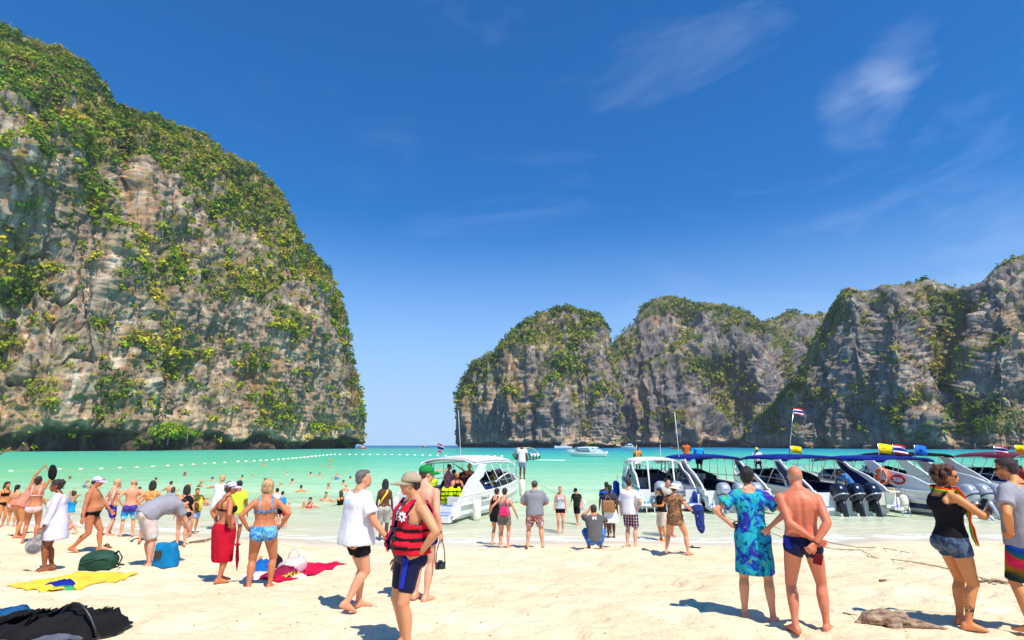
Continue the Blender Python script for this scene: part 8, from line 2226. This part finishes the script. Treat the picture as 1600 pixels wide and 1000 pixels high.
# lime life vests draped over the hardtop boat's stern
bpy.context.view_layer.update()
LIMEV = cloth("hi_vis_lime", srgb(206, 232, 30), .08, .7, .3, 8)
for k, (lp, rz) in enumerate((((.72, .12, .62), .3), ((.98, .28, .62), .15), ((.50, -.12, .34), .6))):
    w = BOAT_L.matrix_world @ Vector(lp); rt = empty("life_vest", tuple(w), rz - R(23)); tag(rt, ("lime life vest standing beside the dark outboard", "lime life vest nearest the stern step", "lime life vest slumped lowest behind the outboard")[k], "life vest", "lime life vests at the stern")
    m = MB(); sz = (.30, .14, .56) if k < 2 else (.42, .3, .22)
    for s in (-1, 1): m.ell((s * sz[0] * .42, 0, sz[2] / 2 - .02), (sz[0] * .36, sz[1] * .6, sz[2] * .55), None, 14, 10)
    m.ell((0, .06, sz[2] / 2 - .05), (sz[0] * .7, sz[1] * .4, sz[2] * .5)); me = remesh(m, .018, 2); wrinkle(me, .012, 9, k); vb = link("vest_body", me, LIMEV, rt)
    for z in (.12, .26, .4):
        if k < 2: sm = MB(); n = 16; sm.tube([(sz[0] * .80 * math.cos(a), sz[1] * .72 * math.sin(a) + .01, z) for a in np.linspace(0, 2 * math.pi, n)], .022, 5); sm.obj("strap", BLACK_PLASTIC, rt, True)

# ================================================================ SINGLE TREES ON THE ROCKS
def cliff_tree(lab, base, h, rad, col, n, seed, trunk_r=.25, bare=0.0, lean=(0, 0)):
    rng = np.random.default_rng(seed); root = empty("tree", tuple(base)); tag(root, lab, "tree", "single trees under the cliffs")
    m = MB(); tip = (lean[0] * h, lean[1] * h, h * .8); m.tube([(0, 0, -1), (lean[0] * h * .3, lean[1] * h * .3, h * .3), tip], [trunk_r, trunk_r * .8, trunk_r * .3], 7)
    for k in range(9 if bare else 5):
        a = rng.uniform(0, 6.28); z = h * rng.uniform(.3, .75); L = rad * rng.uniform(.6, 1.0); m.tube([(lean[0] * z, lean[1] * z, z), (lean[0] * z + L * .5 * math.cos(a), L * .5 * math.sin(a), z + L * .3), (lean[0] * z + L * math.cos(a), L * math.sin(a), z + L * .35)], [trunk_r * .45, trunk_r * .3, trunk_r * .1], 5)
    m.obj("trunk", plain("bark_pale", srgb(150, 128, 104), .9, var=.3), root, True)
    d = rng.normal(size=(n, 3)); d /= np.linalg.norm(d, axis=1, keepdims=True); P = d * rng.uniform(.3, 1, (n, 1)) ** .5 * np.array([rad, rad, h * .42]) + np.array([lean[0] * h * .6, lean[1] * h * .6, h * .62])
    S = rng.uniform(.25, .5, n) * rad * .55; C = np.array(col)[None] * rng.uniform(.7, 1.3, (n, 1)); me = bushes(P, d, S, C, 16, rng, "crown", .34); link("crown", me, M_LEAF, root)
    return root
def base_on(cliffname, u, v, dist_guess): return at_y(u, v, dist_guess)
cliff_tree("tall dark green tree standing in a cleft at the foot of the tallest cliff", at_y(251, 676, 276), 21, 3.6, srgb(40, 84, 36), 70, 5, .4)
cliff_tree("bright yellow green bushy tree at the water's edge below the cleft", at_y(262, 692, 268), 9, 7.5, srgb(140, 164, 46), 60, 6, .3)
cliff_tree("second yellow green bushy tree on the low rocks by the undercut", at_y(292, 690, 272), 7, 6.5, srgb(128, 150, 44), 50, 7, .3)
cliff_tree("pale leafless spreading tree at the foot of the dark fluted cliff", at_y(1594, 690, 300), 17, 12, srgb(168, 150, 104), 26, 8, .4, bare=1)
cliff_tree("green tree beside the pale leafless one under the fluted cliff", at_y(1545, 688, 310), 12, 6, srgb(92, 116, 44), 50, 9, .3)
